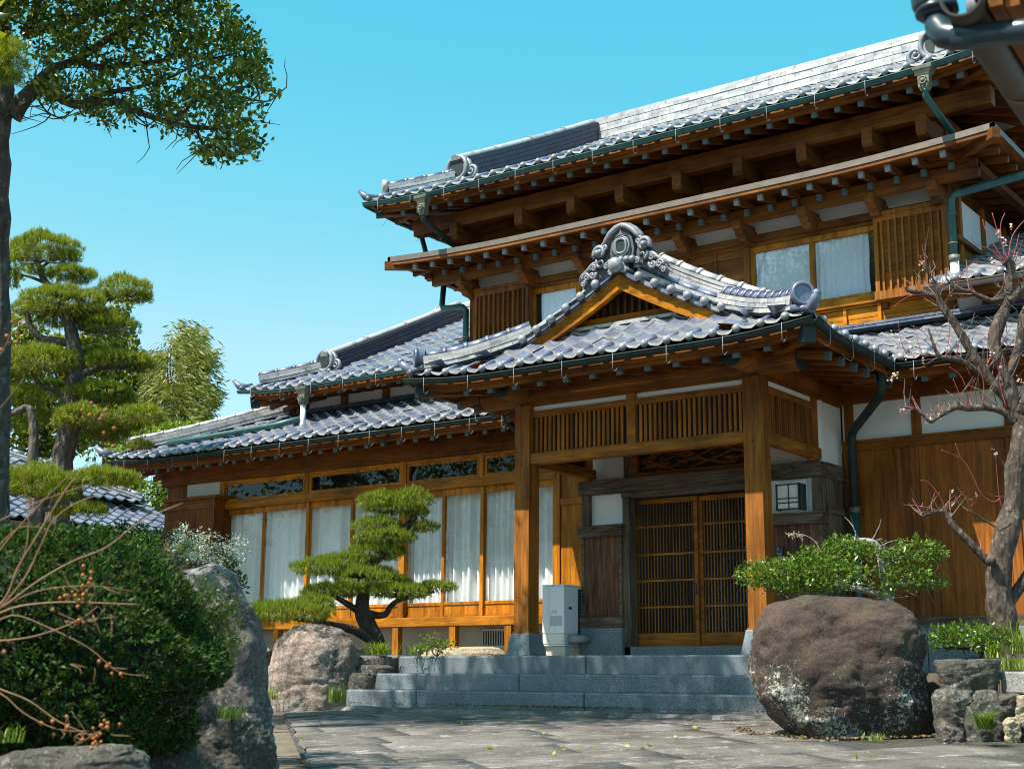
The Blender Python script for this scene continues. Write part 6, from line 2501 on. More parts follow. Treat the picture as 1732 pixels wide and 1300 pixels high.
# =================================================================== SMALL PINE BY THE STEPS
sp = empty('pine_tree', at(640, 1100, 17.4), 'small cloud-pruned pine with layered pads standing behind the pink boulder', 'pine tree')
D0 = 17.4
mb = MB()
branch(mb, [(643, 1102), (634, 1080), (624, 1060), (614, 1040), (613, 1020), (615, 1000), (618, 975), (632, 950), (650, 930), (664, 912), (682, 895), (697, 880), (700, 868), (690, 855)], D0, .115, .03, n=10, wob=.22)
branch(mb, [(616, 1036), (603, 1031), (586, 1020), (572, 1012), (556, 1004)], D0, .055, .022, wob=.2)
branch(mb, [(618, 1036), (636, 1040), (652, 1038), (662, 1024), (676, 1014), (700, 1008), (735, 1000)], D0, .05, .018, wob=.2)
branch(mb, [(640, 1092), (600, 1066, -.2), (560, 1056, -.4), (530, 1050, -.5), (495, 1045, -.5)], D0, .06, .02, wob=.2)
branch(mb, [(620, 975), (590, 972), (560, 966), (535, 962)], D0, .035, .015)
branch(mb, [(655, 926), (640, 918), (625, 912), (605, 918)], D0, .025, .01)
branch(mb, [(690, 885), (665, 895), (640, 893)], D0, .022, .01)
branch(mb, [(697, 882), (712, 893), (725, 895)], D0, .02, .01)
for _ in range(40):
    x, y, rx = random.choice([(557, 1003, 35), (677, 1004, 45), (600, 970, 60), (660, 860, 45), (492, 1040, 60)])
    a = x + random.uniform(-rx, rx)
    branch(mb, [(x, y + 4), ((a + x) / 2, y + random.uniform(-2, 6), random.uniform(-.2, .2)), (a, y + random.uniform(-6, 2), random.uniform(-.3, .3))], D0, .012, .005, n=5)
mb.build('trunk', BARK_DARK, sp)
pads = [(640, 845, 36, 17), (694, 842, 38, 20), (668, 858, 52, 12, .1), (706, 866, 20, 12),
        (640, 886, 44, 14), (718, 890, 24, 10), (655, 905, 50, 13, -.1), (616, 914, 22, 8),
        (636, 932, 48, 16), (545, 957, 55, 16, -.1), (590, 946, 45, 14), (668, 930, 22, 9, .2),
        (622, 975, 60, 20, -.15), (660, 985, 42, 13), (557, 998, 48, 15), (590, 995, 30, 10, -.2),
        (677, 998, 54, 14, -.15), (738, 991, 32, 11), (528, 1004, 18, 8),
        (490, 1032, 76, 20, -.5), (530, 1018, 40, 12, -.4), (447, 1036, 30, 10, -.5)]
v, f = pine_pads(pads, D0, .068, .007, 1500, 8, .62, .34)
np_mesh('needles', v, f, NEEDLE2, sp)
v, f = pine_pads([(p[0], p[1] + p[3] * .55, p[2] * .85, p[3] * .55, p[4] if len(p) > 4 else 0) for p in pads], D0, .06, .007, 170, 5, -.2, .7)
np_mesh('old_needles', v, f, NDEAD, sp)['label'] = 'brownish old needles under the pads'

# =================================================================== BIG PINE ON THE LEFT
bp = empty('pine_tree', at(98, 815, 20.5), 'tall cloud-pruned pine in front of the background trees, left of the house', 'pine tree')
D1 = 20.5
mb = MB()
branch(mb, [(95, 900), (97, 830), (103, 790), (113, 740), (121, 690), (126, 640), (127, 600), (122, 565), (115, 535), (105, 510), (88, 490), (75, 474), (66, 452), (55, 432)], D1, .20, .03, n=12, wob=.2)
branch(mb, [(122, 580), (98, 578), (70, 572), (52, 552), (44, 528), (30, 508)], D1, .075, .03, wob=.2)
branch(mb, [(126, 640), (145, 630), (170, 622), (200, 620), (235, 625)], D1, .07, .025, wob=.2)
branch(mb, [(118, 545), (140, 555), (165, 560), (200, 552)], D1, .055, .02, wob=.2)
branch(mb, [(112, 520), (150, 518), (185, 505), (215, 495), (232, 492)], D1, .05, .02, wob=.2)
branch(mb, [(66, 455), (85, 440), (78, 428)], D1, .03, .012)
branch(mb, [(80, 480), (50, 468), (20, 462)], D1, .03, .012)
branch(mb, [(120, 695), (100, 660), (75, 655), (60, 640), (50, 620)], D1, .06, .02, wob=.2)
branch(mb, [(110, 745), (135, 722), (165, 712), (200, 712), (240, 708)], D1, .055, .02, wob=.2)
branch(mb, [(112, 740), (140, 690), (172, 678)], D1, .05, .02, wob=.2)
branch(mb, [(100, 800), (140, 800), (190, 808)], D1, .04, .015, wob=.2)
branch(mb, [(100, 810), (80, 822), (55, 830)], D1, .05, .02, wob=.2)
branch(mb, [(60, 880), (55, 790), (57, 730), (48, 690), (20, 700), (-10, 690)], D1 - .6, .09, .03, wob=.2)
for _ in range(60):
    s = random.choice([(105, 520), (190, 560), (75, 615), (205, 620), (170, 675), (238, 712), (135, 712), (75, 440), (212, 500)])
    a, b = s[0] + random.uniform(-60, 60), s[1] + random.uniform(-15, 8)
    branch(mb, [s, ((s[0] + a) / 2, (s[1] + b) / 2 + 5, random.uniform(-.4, .4)), (a, b, random.uniform(-.6, .6))], D1, .018, .006, n=5)
mb.build('trunk', BARK_PINE, bp)
pads1 = [(76, 415, 60, 26), (40, 425, 34, 20, .3), (112, 432, 28, 14), (14, 443, 30, 20), (12, 470, 30, 18), (120, 463, 46, 15), (58, 455, 18, 10, -.2),
         (212, 486, 48, 24), (178, 500, 20, 10), (228, 500, 30, 12), (105, 506, 72, 26, -.3), (60, 520, 40, 12), (150, 525, 36, 10),
         (188, 548, 46, 22), (150, 545, 36, 14, .3), (95, 540, 38, 14, .4), (205, 608, 56, 16), (240, 615, 24, 9), (170, 598, 40, 12, .3),
         (70, 605, 66, 26, -.3), (30, 625, 40, 18), (110, 620, 34, 14), (170, 662, 58, 18), (205, 672, 28, 12), (135, 700, 46, 20, -.5), (108, 712, 20, 12, -.5),
         (238, 700, 44, 17, -.4), (210, 718, 34, 12), (180, 735, 40, 12, .2), (238, 752, 22, 9, -.3), (95, 660, 50, 16, .5), (35, 668, 44, 18), (10, 640, 30, 20), (75, 705, 30, 14, .3), (15, 715, 30, 16)]
v, f = pine_pads(pads1, D1, .088, .0085, 1150, 8, .62, .34)
np_mesh('needles', v, f, NEEDLE, bp)
v, f = pine_pads([(p[0], p[1] + p[3] * .5, p[2] * .85, p[3] * .6, p[4] if len(p) > 4 else 0) for p in pads1], D1, .09, .009, 90, 5, -.2, .8)
np_mesh('old_needles', v, f, NDEAD, bp)['label'] = 'greyish old needles under the pads'
# lower, nearer pine pads on their own small tree
lp = empty('pine_tree', at(60, 900, 17.0), 'low bright green pine with three pads in front of the neighbouring tiled roof', 'pine tree')
mb = MB()
branch(mb, [(60, 960), (62, 900), (75, 850), (90, 825)], 17, .08, .03, wob=.2)
branch(mb, [(72, 860), (120, 860), (155, 866)], 17, .04, .015)
branch(mb, [(85, 835), (130, 815), (180, 812)], 17, .04, .015)
branch(mb, [(80, 845), (50, 835), (30, 830)], 17, .04, .015)
mb.build('trunk', BARK_PINE, lp)
v, f = pine_pads([(62, 810, 64, 30), (100, 830, 40, 16), (20, 815, 40, 20), (175, 805, 56, 15), (140, 808, 30, 10), (205, 812, 26, 9), (150, 860, 34, 11), (105, 866, 20, 8)], 17, .088, .008, 1200, 8, .62, .34)
np_mesh('needles', v, f, NEEDLE, lp)

# =================================================================== EVERGREEN TREE, TOP LEFT
DT = 13.5
et = empty('evergreen_tree', at(-4, 1180, DT), 'leafy evergreen tree with arching boughs at the upper left edge', 'tree')
mb = MB()
tr = branch(mb, [(-8, 1200), (-8, 900), (-6, 640), (-4, 450), (-3, 300), (2, 220), (8, 150), (5, 60), (-10, -60), (-30, -200), (-40, -400)], DT, .15, .05, n=14, wob=.25)
B = []
B += branch(mb, [(18, 190), (45, 158), (87, 120), (128, 101), (166, 76), (210, 50), (260, 25), (310, 10)], DT, .075, .015, wob=.25)
B += branch(mb, [(25, 200), (55, 160), (83, 152), (115, 172), (140, 178), (194, 172), (235, 190), (277, 204), (330, 215), (385, 215), (425, 200)], DT, .07, .012, wob=.25)
B += branch(mb, [(128, 101), (166, 114), (208, 111), (274, 103), (305, 92), (350, 100), (400, 90)], DT, .04, .010, wob=.25)
B += branch(mb, [(140, 176), (170, 160), (230, 148), (290, 130), (330, 110)], DT, .035, .008, wob=.2)
B += branch(mb, [(277, 204), (310, 190), (335, 170), (400, 165), (450, 172), (470, 160)], DT, .025, .005, wob=.2)
B += branch(mb, [(45, 60), (100, 40), (180, 20), (260, -20), (330, -60)], DT, .05, .012, wob=.2)
B += branch(mb, [(40, 60), (60, 20), (75, -40), (120, -120), (200, -200), (260, -260)], DT, .06, .015, wob=.2)
B += branch(mb, [(0, -40), (-80, -100), (-160, -120), (-250, -160)], DT, .06, .015, wob=.2)
B += branch(mb, [(200, 172), (240, 205), (250, 215)], DT, .012, .004)
B += branch(mb, [(330, 215), (345, 245), (365, 262), (400, 258)], DT, .02, .005)
B += branch(mb, [(60, 160), (80, 190), (105, 200)], DT, .012, .004)
B += branch(mb, [(-20, -200), (60, -280), (160, -330)], DT, .05, .012, wob=.2)
twigs(220, B, .45, .008, mb, 0, .2)
mb.build('trunk', BARK_TREE, et)
poly = [(40, 60), (60, 185), (110, 203), (150, 190), (200, 226), (255, 222), (300, 205), (325, 225), (345, 268), (400, 272), (440, 250), (432, 205), (470, 160), (448, 130), (446, 70), (412, 50), (400, 22), (372, 0), (450, -70), (545, -210), (565, -340), (420, -460), (0, -460), (-200, -380), (-300, -200), (-240, -40), (-60, 40)]


def inpoly(x, y, pl):
    c = False
    j = len(pl) - 1
    for i in range(len(pl)):
        if ((pl[i][1] > y) != (pl[j][1] > y)) and (x < (pl[j][0] - pl[i][0]) * (y - pl[i][1]) / (pl[j][1] - pl[i][1]) + pl[i][0]):
            c = not c
        j = i
    return c


cl = []
while len(cl) < 4800:
    x, y = rng.uniform(-300, 565), rng.uniform(-460, 275)
    if inpoly(x, y, poly):
        # leave holes low on the bough side
        h = mnoise.noise(Vector((x * .022, y * .03, 3.0)))
        if y > 90 and x < 330 and h < (-.02 if x < 250 else -.2): continue
        if y > 40 and h < -.32: continue
        cl.append((x, y))
Pc, Dc = [], []
for x, y in cl:
    dd = rng.normal(0, .42) + min(0, (y - 60) * .0052)
    c = A3(at(x, y, DT + dd))
    m = rng.integers(7, 14)
    out = rng.normal(0, 1, 3) + np.array((0, 0, .1))
    for _ in range(m):
        Pc.append(c + rng.normal(0, .055, 3))
        Dc.append(out * .5 + rng.normal(0, .8, 3) + np.array((0, 0, -.25)))
v, f = leaves(np.array(Pc), np.array(Dc), .078, .040, .18)
np_mesh('crown', v, f, LEAF_EVER, et)
# pine tuft growing beside the trunk
tp = empty('pine_bough', at(-6, 110, 11.6), 'fuzzy pine bough in front of the evergreen trunk at the picture edge', 'bough')
mb = MB()
branch(mb, [(-150, 130), (-60, 120), (-10, 115), (20, 105)], 11.6, .05, .02)
mb.build('branch', BARK_PINE, tp)
v, f = pine_pads([(8, 100, 42, 42), (-30, 95, 50, 55), (12, 130, 28, 14), (20, 80, 22, 20)], 11.6, .10, .006, 1500, 8, .3, .6)
np_mesh('needles', v, f, NEEDLE, tp)

# =================================================================== BROADLEAF MASSES


def blob_leaves(specs, D, L, Wd, dens, flat=1.0, shell=.5):
    out = []
    for s in specs:
        x, y, rx, ry = s[:4]
        dd = s[4] if len(s) > 4 else 0
        k = (D + dd) / FPX
        c = A3(at(x, y, D + dd))
        RX, RZ = rx * k, ry * k
        RY = RX * .8
        n = int(dens * (RX * RZ * 4))
        u = unit(rng.normal(size=(n, 3)))
        r = shell + (1 - shell) * rng.uniform(0, 1, n) ** .6
        kk = rng.uniform(0, 6.28, 4)
        lump = 1 + .16 * np.sin(4 * u[:, 0] + kk[0]) * np.cos(4 * u[:, 1] + kk[1]) + .10 * np.sin(9 * u[:, 2] + kk[2]) + .08 * np.sin(11 * u[:, 0] + kk[3])
        r = r * lump
        P = c + np.outer(u[:, 0] * r * RX, RHn) + np.outer(u[:, 1] * r * RY, DHn) + np.outer(u[:, 2] * r * RZ, ZN)
        N = np.outer(u[:, 0], RHn) + np.outer(u[:, 1], DHn) + np.outer(u[:, 2], ZN)
        out.append((P, N))
    P = np.concatenate([o[0] for o in out])
    N = np.concatenate([o[1] for o in out])
    d = unit(N * .6 + rng.normal(0, .6, N.shape) + ZN * .25)
    return leaves(P, d, L, Wd, .2)


# background grove: three trees told apart
specs = [(60, 640, 75, 60), (20, 580, 60, 60), (-30, 640, 80, 90), (100, 720, 80, 50), (40, 740, 90, 50), (150, 640, 40, 60), (170, 560, 36, 26), (120, 590, 40, 30)]
bt = empty('broadleaf_tree', at(60, 900, 30), 'dark olive broadleaf tree filling the space behind the tall cloud-pruned pine', 'tree')
mb = MB()
branch(mb, [(60, 1000), (62, 850), (70, 740), (65, 640), (40, 580)], 30, .25, .06, wob=.2)
branch(mb, [(66, 740), (110, 680), (150, 620)], 30, .12, .04)
mb.build('trunk', BARK_TREE, bt)
v, f = blob_leaves(specs, 30, .17, .09, 420, shell=.35)
np_mesh('crown', v, f, LEAF_BG, bt)
bt = empty('broadleaf_tree', at(180, 860, 33), 'yellowish broadleaf tree peeping between the right-hand pads of the tall pine', 'tree')
mb = MB()
branch(mb, [(180, 960), (182, 800), (190, 700), (185, 580)], 33, .22, .05, wob=.2)
mb.build('trunk', BARK_TREE, bt)
v, f = blob_leaves([(190, 560, 36, 34), (215, 600, 30, 30), (170, 610, 40, 40), (205, 520, 20, 18), (200, 660, 40, 40), (180, 730, 60, 45), (236, 655, 40, 46), (232, 705, 50, 40), (252, 622, 24, 26)], 33, .17, .09, 380, shell=.3)
np_mesh('crown', v, f, LEAF_LIGHT and LEAF_BG, bt)
# bamboo-like feathery tree
fb_ = empty('bamboo_clump', at(300, 860, 31), 'feathery bamboo clump rising against the sky left of the wing roof', 'bamboo')
mb = MB()
tips = []
for i in range(26):
    bx = 285 + rng.uniform(-30, 30)
    tx, ty = rng.uniform(250, 352), rng.uniform(565, 690)
    ty = max(ty, 560 + abs(tx - 322) * .45)
    tips.append((tx, ty))
    q = branch(mb, [(bx, 880), ((bx + tx) / 2, 760, rng.uniform(-.5, .5)), (tx - 4, ty + 40), (tx + 6, ty)], 31, .035, .008, n=5)
mb.build('culm', BARK_TREE, fb_)
Pc, Dc = [], []
for i in range(2600):
    x = rng.uniform(232, 364)
    y = rng.uniform(553, 735)
    cx = 318 - (y - 560) * .12
    half = 20 + (y - 553) * .55 if y < 620 else 56 + 12 * math.sin(y * .05)
    if y > 680: half = 50
    if abs(x - cx) > half * rng.uniform(.75, 1.1): continue
    if mnoise.noise(Vector((x * .05, y * .045, 9))) < (-.12 if abs(x - cx) > 22 else -.25): continue
    c = A3(at(x, y, 31 + rng.normal(0, .8)))
    lean = RHn * (.8 if x > cx - 20 else -.5) + ZN * -.45
    for _ in range(7):
        Pc.append(c + rng.normal(0, .10, 3))
        Dc.append(lean + rng.normal(0, .35, 3))
v, f = leaves(np.array(Pc), np.array(Dc), .20, .035, .1)
np_mesh('foliage', v, f, LEAF_BAMB, fb_)
bs = empty('shrub', at(280, 800, 28), 'yellow-green shrub showing just above the far end of the lower roof', 'shrub')
mb = MB()
branch(mb, [(270, 840), (272, 770), (265, 735)], 28, .06, .02)
mb.build('stem', BARK_TREE, bs)
v, f = blob_leaves([(235, 735, 34, 22), (275, 728, 34, 18), (310, 724, 28, 10), (335, 722, 14, 8), (215, 770, 40, 22), (245, 840, 44, 34), (205, 830, 40, 40)], 28, .10, .055, 900, shell=.3)
np_mesh('foliage', v, f, LEAF_LIGHT, bs)

hd = empty('hedge', at(230, 960, 25.5), 'dark clipped hedge closing the gap between neighbouring roofs and the wing', 'hedge')
mb = MB()
for px in (130, 190, 250, 310):
    branch(mb, [(px, 1000), (px + 3, 940), (px - 2, 915)], 25.5, .05, .02)
mb.build('stem', BARK_TREE, hd)
v, f = blob_leaves([(x, 940, 50, 45) for x in (110, 170, 230, 290, 340)], 25.5, .09, .05, 900, shell=.2)
np_mesh('foliage', v, f, LEAF_BUSH, hd)

# =================================================================== NEIGHBOURING TILED ROOF (far left)
nb = empty('neighbour_house', onX(120, 900, -23.5), 'neighbouring house with tiled roofs partly hidden by the pines', 'house')
e1, e2 = onX(100, 838, -21.6), onX(250, 846, -21.6)
Yn0, Yn1 = e1.y - 5.0, e2.y
zn = (e1.z + e2.z) / 2
mb = MB()
tile_slope(mb, (-21.6, Yn0, 0), (0, 1, 0), (-1, 0, 0), lambda u, v: zn + .45 * v, Yn1 - Yn0, 3.2, lambda u, v: (Yn1 - Yn0 - u) > v * .9 - .1, knobs=False, seed=20)
mb.add([(-24.8, Yn0, zn + 1.43), (-24.8, Yn1 - 2.8, zn + 1.43), (-28, Yn1, zn), (-28, Yn0, zn)], [(0, 1, 2, 3)], 0)
mb.add([(-21.6, Yn1, zn), (-24.8, Yn1 - 2.9, zn + 1.43), (-28, Yn1, zn)], [(0, 1, 2), (2, 1, 0)], 0)
ro = mb.build('roof', TM, nb)
mb = MB()
ridge_sweep(mb, [(-24.8, Yn0, zn + 1.42), (-24.8, Yn1 - 2.8, zn + 1.42)], .28, 3, .06, .07, 0, 1)
ridge_sweep(mb, [(-21.65, Yn1 - .1, zn + .03), (-24.7, Yn1 - 2.8, zn + 1.38)], .22, 2, .05, .06, 0, 1)
mb.build('main_ridge', [RIDGE, TILE, COPDARK], ro)
mb = MB()
mb.box((-27.4, Yn0 + .4, -.4), (-22.4, Yn1 - .7, zn + .05), 0)
mb.box((-22.4, Yn0 + .4, -.4), (-21.55, Yn1 - .7, zn - 1.3), 1)
mb.build('wall', [BLACK, DARK['z']], nb)
l1 = onX(200, 890, -20.2)
mb = MB()
tile_slope(mb, (-20.4, Yn0, 0), (0, 1, 0), (-1, 0, 0), lambda u, v: l1.z + .42 * v, Yn1 - Yn0 + .3, 1.8, lambda u, v: True, knobs=False, seed=21)
mb.build('roof', TM, nb)
mb = MB()
mb.box((-21.8, Yn0, -.4), (-20.9, Yn1, l1.z), 0)
mb.build('wall', [FOUND], nb)

# =================================================================== CLIPPED BUSH AND SHRUBS, LEFT FOREGROUND


def bush(name, c_px, D, rx, ry, label, leafm, n, L, Wd, cat='bush', depth=.9, lump=.06, sec=True):
    k = D / FPX
    c = A3(at(c_px[0], c_px[1], D))
    e = empty(name, c - np.array((0, 0, ry * k)), label, cat)
    RX, RZ = rx * k, ry * k
    RY = RX * depth
    u = unit(rng.normal(size=(n, 3)))
    kk = rng.uniform(0, 6.28, 4)
    l = 1 + lump * (np.sin(5 * u[:, 0] + kk[0]) * np.cos(5 * u[:, 1] + kk[1]) + .8 * np.sin(9 * u[:, 2] + 7 * u[:, 0] + kk[2]))
    r = l * (.86 + .14 * rng.uniform(0, 1, n) ** .7)
    P = c + np.outer(u[:, 0] * r * RX, RHn) + np.outer(u[:, 1] * r * RY, DHn) + np.outer(u[:, 2] * r * RZ, ZN)
    N = np.outer(u[:, 0], RHn) + np.outer(u[:, 1], DHn) + np.outer(u[:, 2], ZN)
    per = 4
    Pn = np.repeat(P, per, 0) + rng.normal(0, L * .2, (n * per, 3))
    Nn = np.repeat(N, per, 0)
    d = unit(Nn * .55 + rng.normal(0, .6, Nn.shape) + ZN * .2)
    v, f = leaves(Pn, d, L, Wd, .15)
    np_mesh('foliage', v, f, leafm, e)
    mb = MB()
    cc = Vector(c)
    for i in range(70):
        a = Vector(unit(rng.normal(size=(1, 3)))[0])
        base = cc + Vector((rng.normal(0, .15 * RX), rng.normal(0, .15 * RX), -RZ * .9))
        tip = cc + RH * (a.x * RX * .9) + DH * (a.y * RY * .9) + Vector((0, 0, a.z * RZ * .9))
        mid = base.lerp(tip, .5) + Vector((rng.normal(0, .05), rng.normal(0, .05), rng.normal(0, .05)))
        mb.tube([base, mid, tip], [.012, .008, .003], 5, 0, caps=False)
    mb.ball(c, (RX * .74, RX * .74, RZ * .74), 1, 20, 12)  # added near-black core blocks light and stands in for inner shade
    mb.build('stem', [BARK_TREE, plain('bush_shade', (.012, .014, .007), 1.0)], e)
    return e


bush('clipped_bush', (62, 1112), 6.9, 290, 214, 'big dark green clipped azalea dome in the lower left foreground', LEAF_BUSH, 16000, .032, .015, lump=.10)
mb = MB()
for i in range(70):
    x, y = rng.uniform(70, 330), rng.uniform(1120, 1215)
    dd = -.34 + .3 * ((x - 108) / 240) ** 2
    branch(mb, [(x, y, dd), (x + rng.normal(0, 22), y - rng.uniform(5, 22), dd - .03), (x + rng.normal(0, 45), y - rng.uniform(0, 40), dd + .02)], 6.85, .0045, .0015, n=4)
dt = mb.build('dead_twig', BARK_PLUM, [o for o in COL.objects if o.name.startswith('clipped_bush')][0])
# darker rounded shrubs behind
sh = empty('shrub', at(230, 1000, 10.2), 'dark green juniper-like shrub behind the top of the standing stone', 'shrub')
v, f = blob_leaves([(215, 905, 55, 22), (270, 925, 60, 24), (330, 950, 40, 20), (380, 955, 22, 18), (400, 985, 16, 25), (250, 960, 60, 25)], 10.2, .040, .016, 5200, shell=.3)
np_mesh('foliage', v, f, LEAF_BUSH, sh)
v, f = blob_leaves([(225, 950, 40, 26), (275, 950, 50, 28), (240, 915, 40, 16), (330, 930, 34, 16)], 9.9, .030, .014, 3000, shell=.3)
np_mesh('foliage', v, f, LEAF_HOLLY, sh)
mb = MB()
branch(mb, [(260, 1040), (262, 980), (240, 930)], 10.2, .03, .01)
branch(mb, [(262, 1000), (320, 965), (390, 970)], 10.2, .025, .008)
mb.build('stem', BARK_TREE, sh)
sv = empty('flowering_shrub', at(330, 1000, 10.0), 'silvery white flowering shrub with arching sprays in front of the veranda', 'shrub')
mb = MB()
P_, Dd = [], []
for i in range(26):
    t0, t1 = rng.uniform(255, 340), rng.uniform(290, 418)
    y1 = rng.uniform(885, 955) if t1 < 380 else rng.uniform(905, 955)
    q = branch(mb, [(t0, 965, rng.uniform(-.2, .2)), ((t0 + t1) / 2, (965 + y1) / 2 - 12), (t1, y1, rng.uniform(-.3, .3))], 10.0, .005, .002, n=4)
    for p in q[3:]:
        for _ in range(15):
            P_.append(A3(p) + rng.normal(0, .022, 3))
            Dd.append(rng.normal(0, 1, 3))
mb.build('stem', BARK_TREE, sv)
v, f = leaves(np.array(P_), np.array(Dd), .018, .012, .1)
np_mesh('foliage', v, f, LEAF_SILVER, sv)
az = empty('shrub', at(320, 1130, 8.7), 'small-leaved bright green azalea growing up the face of the standing stone', 'shrub')
mb = MB()
P_, Dd = [], []
for i in range(75):
    x0, x1 = rng.uniform(240, 330), rng.uniform(235, 408)
    y1 = rng.uniform(950, 1105)
    if x1 > 330 and y1 < 985: y1 += 50
    q = branch(mb, [(x0, 1150, rng.uniform(-.1, .1)), ((x0 + x1) / 2, (1150 + y1) / 2), (x1, y1, rng.uniform(-.12, .12))], 8.55, .005, .002, n=4)
    for p in q[1:]:
        for _ in range(11):
            P_.append(A3(p) + rng.normal(0, .03, 3))
            Dd.append(rng.normal(0, 1, 3) + ZN * .3)
mb.build('stem', BARK_TREE, az)
v, f = leaves(np.array(P_), np.array(Dd), .032, .014, .15)
v2, f2 = blob_leaves([(275, 985, 45, 34), (330, 1000, 50, 30), (300, 1050, 60, 45), (365, 1040, 34, 34), (375, 1085, 26, 24), (330, 1090, 50, 30), (395, 1060, 14, 20)], 8.5, .032, .015, 900, shell=.3)
v, f = join_vf([(v, f), (v2, f2)])
np_mesh('foliage', v, f, LEAF_AZ, az)

# bare twigs with seed pods in front
tw = empty('seed_pod_shrub', at(-60, 1330, 5.0), 'bare arching twigs with clusters of orange seed pods in the near left corner', 'shrub')
mb = MB()
pods = []
DZ = 5.0


def podcl(x, y, n, dd=0):
    for _ in range(n):
        p = at(x + rng.normal(0, 11), y + rng.normal(0, 10), DZ + dd + rng.normal(0, .02))
        pods.append((p, .0068 * rng.uniform(.8, 1.2)))


paths = [([(-40, 1060), (20, 1028), (100, 1018), (190, 1020), (235, 1022)], .006), ([(-40, 1040), (5, 1025), (60, 985), (120, 950), (180, 925), (240, 880), (310, 850)], .006), ([(-30, 1070), (20, 1040), (80, 1060), (150, 1095), (200, 1135), (250, 1142)], .004),
         ([(-60, 1085), (0, 1083), (60, 1075), (130, 1050), (165, 1025)], .005), ([(-50, 1145), (0, 1165), (50, 1185), (100, 1220), (160, 1245)], .006), ([(-60, 1160), (0, 1172), (40, 1205), (95, 1232), (150, 1236)], .005),
         ([(-30, 1050), (10, 1010), (30, 960), (60, 910), (110, 830), (150, 780)], .007), ([(-20, 1050), (40, 980), (70, 920), (90, 880), (130, 850), (200, 825)], .005), ([(-40, 1000), (0, 930), (60, 860), (120, 800)], .005),
         ([(-60, 905), (0, 880), (60, 850), (160, 815)], .004), ([(-10, 1035), (60, 1000), (150, 990), (230, 1000)], .003), ([(0, 1030), (40, 940), (48, 880), (40, 800), (60, 740)], .004), ([(-40, 640), (0, 600), (20, 560)], .004), ([(-40, 720), (0, 690), (40, 640)], .003), ([(-30, 960), (20, 900), (60, 890), (100, 905)], .003)]
for pts, r in paths:
    branch(mb, pts, DZ, r * .7, r * .25, n=6)
for x, y, n in ((135, 995, 6), (150, 985, 5), (120, 1008, 4), (150, 1005, 3), (110, 1050, 2), (125, 1055, 2), (190, 1128, 3), (200, 1140, 2), (165, 1250, 5), (175, 1225, 4), (115, 1225, 3), (90, 1235, 3), (155, 1255, 4), (190, 1235, 3), (0, 1085, 4), (160, 700, 3), (175, 715, 2), (185, 740, 2), (165, 690, 2), (25, 545, 3), (5, 580, 3), (35, 565, 2), (-5, 610, 2)):
    podcl(x, y, n)
for i in range(26):
    x, y = rng.choice([135, 160, 190, 110]), rng.choice([1000, 1240, 1130, 1050])
    branch(mb, [(x, y), (x + rng.normal(0, 12), y + rng.normal(0, 12)), (x + rng.normal(0, 22), y + rng.normal(0, 18))], DZ, .002, .001, n=4)
mb.build('twig', TWIG, tw)
for p, r in pods[:90]:
    mp = MB()
    mp.ball(p, r, 0, 8, 6)
    mp.tube([p, p + Vector((rng.normal(0, .006), 0, -.012))], [.002, .001], 4, 0, caps=False)
    mp.build('seed_pod', POD, tw)

# unseen tree added out to the left so its crown shades this corner
st_ = empty('shade_tree', (-9.2, 2.6, -.9), 'unseen tall broadleaf tree added beyond the left edge to shade the clipped bush', 'tree')
mb = MB()
mb.tube([(-9.2, 2.6, -.9), (-9.15, 2.62, 1.2), (-9.0, 2.7, 3.0), (-8.8, 2.8, 4.8)], [.2, .17, .13, .06], 12, 0, jit=.05)
for i in range(9):
    a = 2 * math.pi * i / 9
    mb.tube([(-9.05, 2.7, 2.6 + .12 * i), (-8.8 + .8 * math.cos(a), 2.8 + .8 * math.sin(a), 3.6 + .1 * i), (-8.5 + 1.7 * math.cos(a), 2.9 + 1.6 * math.sin(a), 4.2 + .08 * i)], [.06, .04, .015], 6, 0)
mb.build('trunk', BARK_TREE, st_)
n = 6500
u = unit(rng.normal(size=(n, 3)))
r = .35 + .65 * rng.uniform(0, 1, n) ** .5
P_ = np.array((-8.9, 3.2, 4.05)) + u * r[:, None] * np.array((2.1, 2.0, 1.2))
v, f = leaves(P_, u + rng.normal(0, .8, (n, 3)), .10, .055, .15)
np_mesh('crown', v, f, LEAF_EVER, st_)

# =================================================================== RIGHT SIDE PLANTS
rb = empty('holly_bush', at(1495, 1015, 11.6), 'wide layered holly bush with a lichen-covered branch behind the huge boulder', 'bush')
mb = MB()
q = branch(mb, [(1505, 1030), (1500, 1000), (1492, 960), (1488, 935), (1478, 918), (1455, 914), (1438, 916)], 11.6, .045, .02, wob=.25)
q += branch(mb, [(1500, 1010), (1470, 1000), (1420, 990), (1360, 985), (1300, 990)], 11.6, .03, .012, wob=.2)
q += branch(mb, [(1498, 1000), (1530, 985), (1560, 985), (1600, 992)], 11.6, .025, .01, wob=.2)
q += branch(mb, [(1494, 960), (1520, 945), (1560, 938)], 11.6, .025, .01, wob=.2)
twigs(60, q, .25, .005, mb, 0, .3)
mb.build('branch', LICHEN_BARK, rb)
v, f = blob_leaves([(1320, 970, 72, 28), (1285, 972, 42, 20), (1372, 952, 50, 24, -.1), (1405, 970, 66, 30, -.2), (1350, 992, 60, 16), (1425, 925, 36, 18), (1460, 935, 30, 16), (1553, 930, 46, 22), (1580, 940, 24, 14), (1515, 940, 24, 14), (1535, 972, 52, 22), (1500, 995, 20, 10), (1570, 985, 36, 12)], 11.5, .040, .021, 5000, shell=.3)
np_mesh('foliage', v, f, LEAF_HOLLY, rb)
ls = empty('shrub', at(1640, 1120, 10.95), 'low spreading green shrub at the foot of the plum tree', 'shrub')
mb = MB()
q = branch(mb, [(1660, 1120), (1655, 1100), (1620, 1096), (1580, 1094)], 10.95, .016, .008, wob=.2)
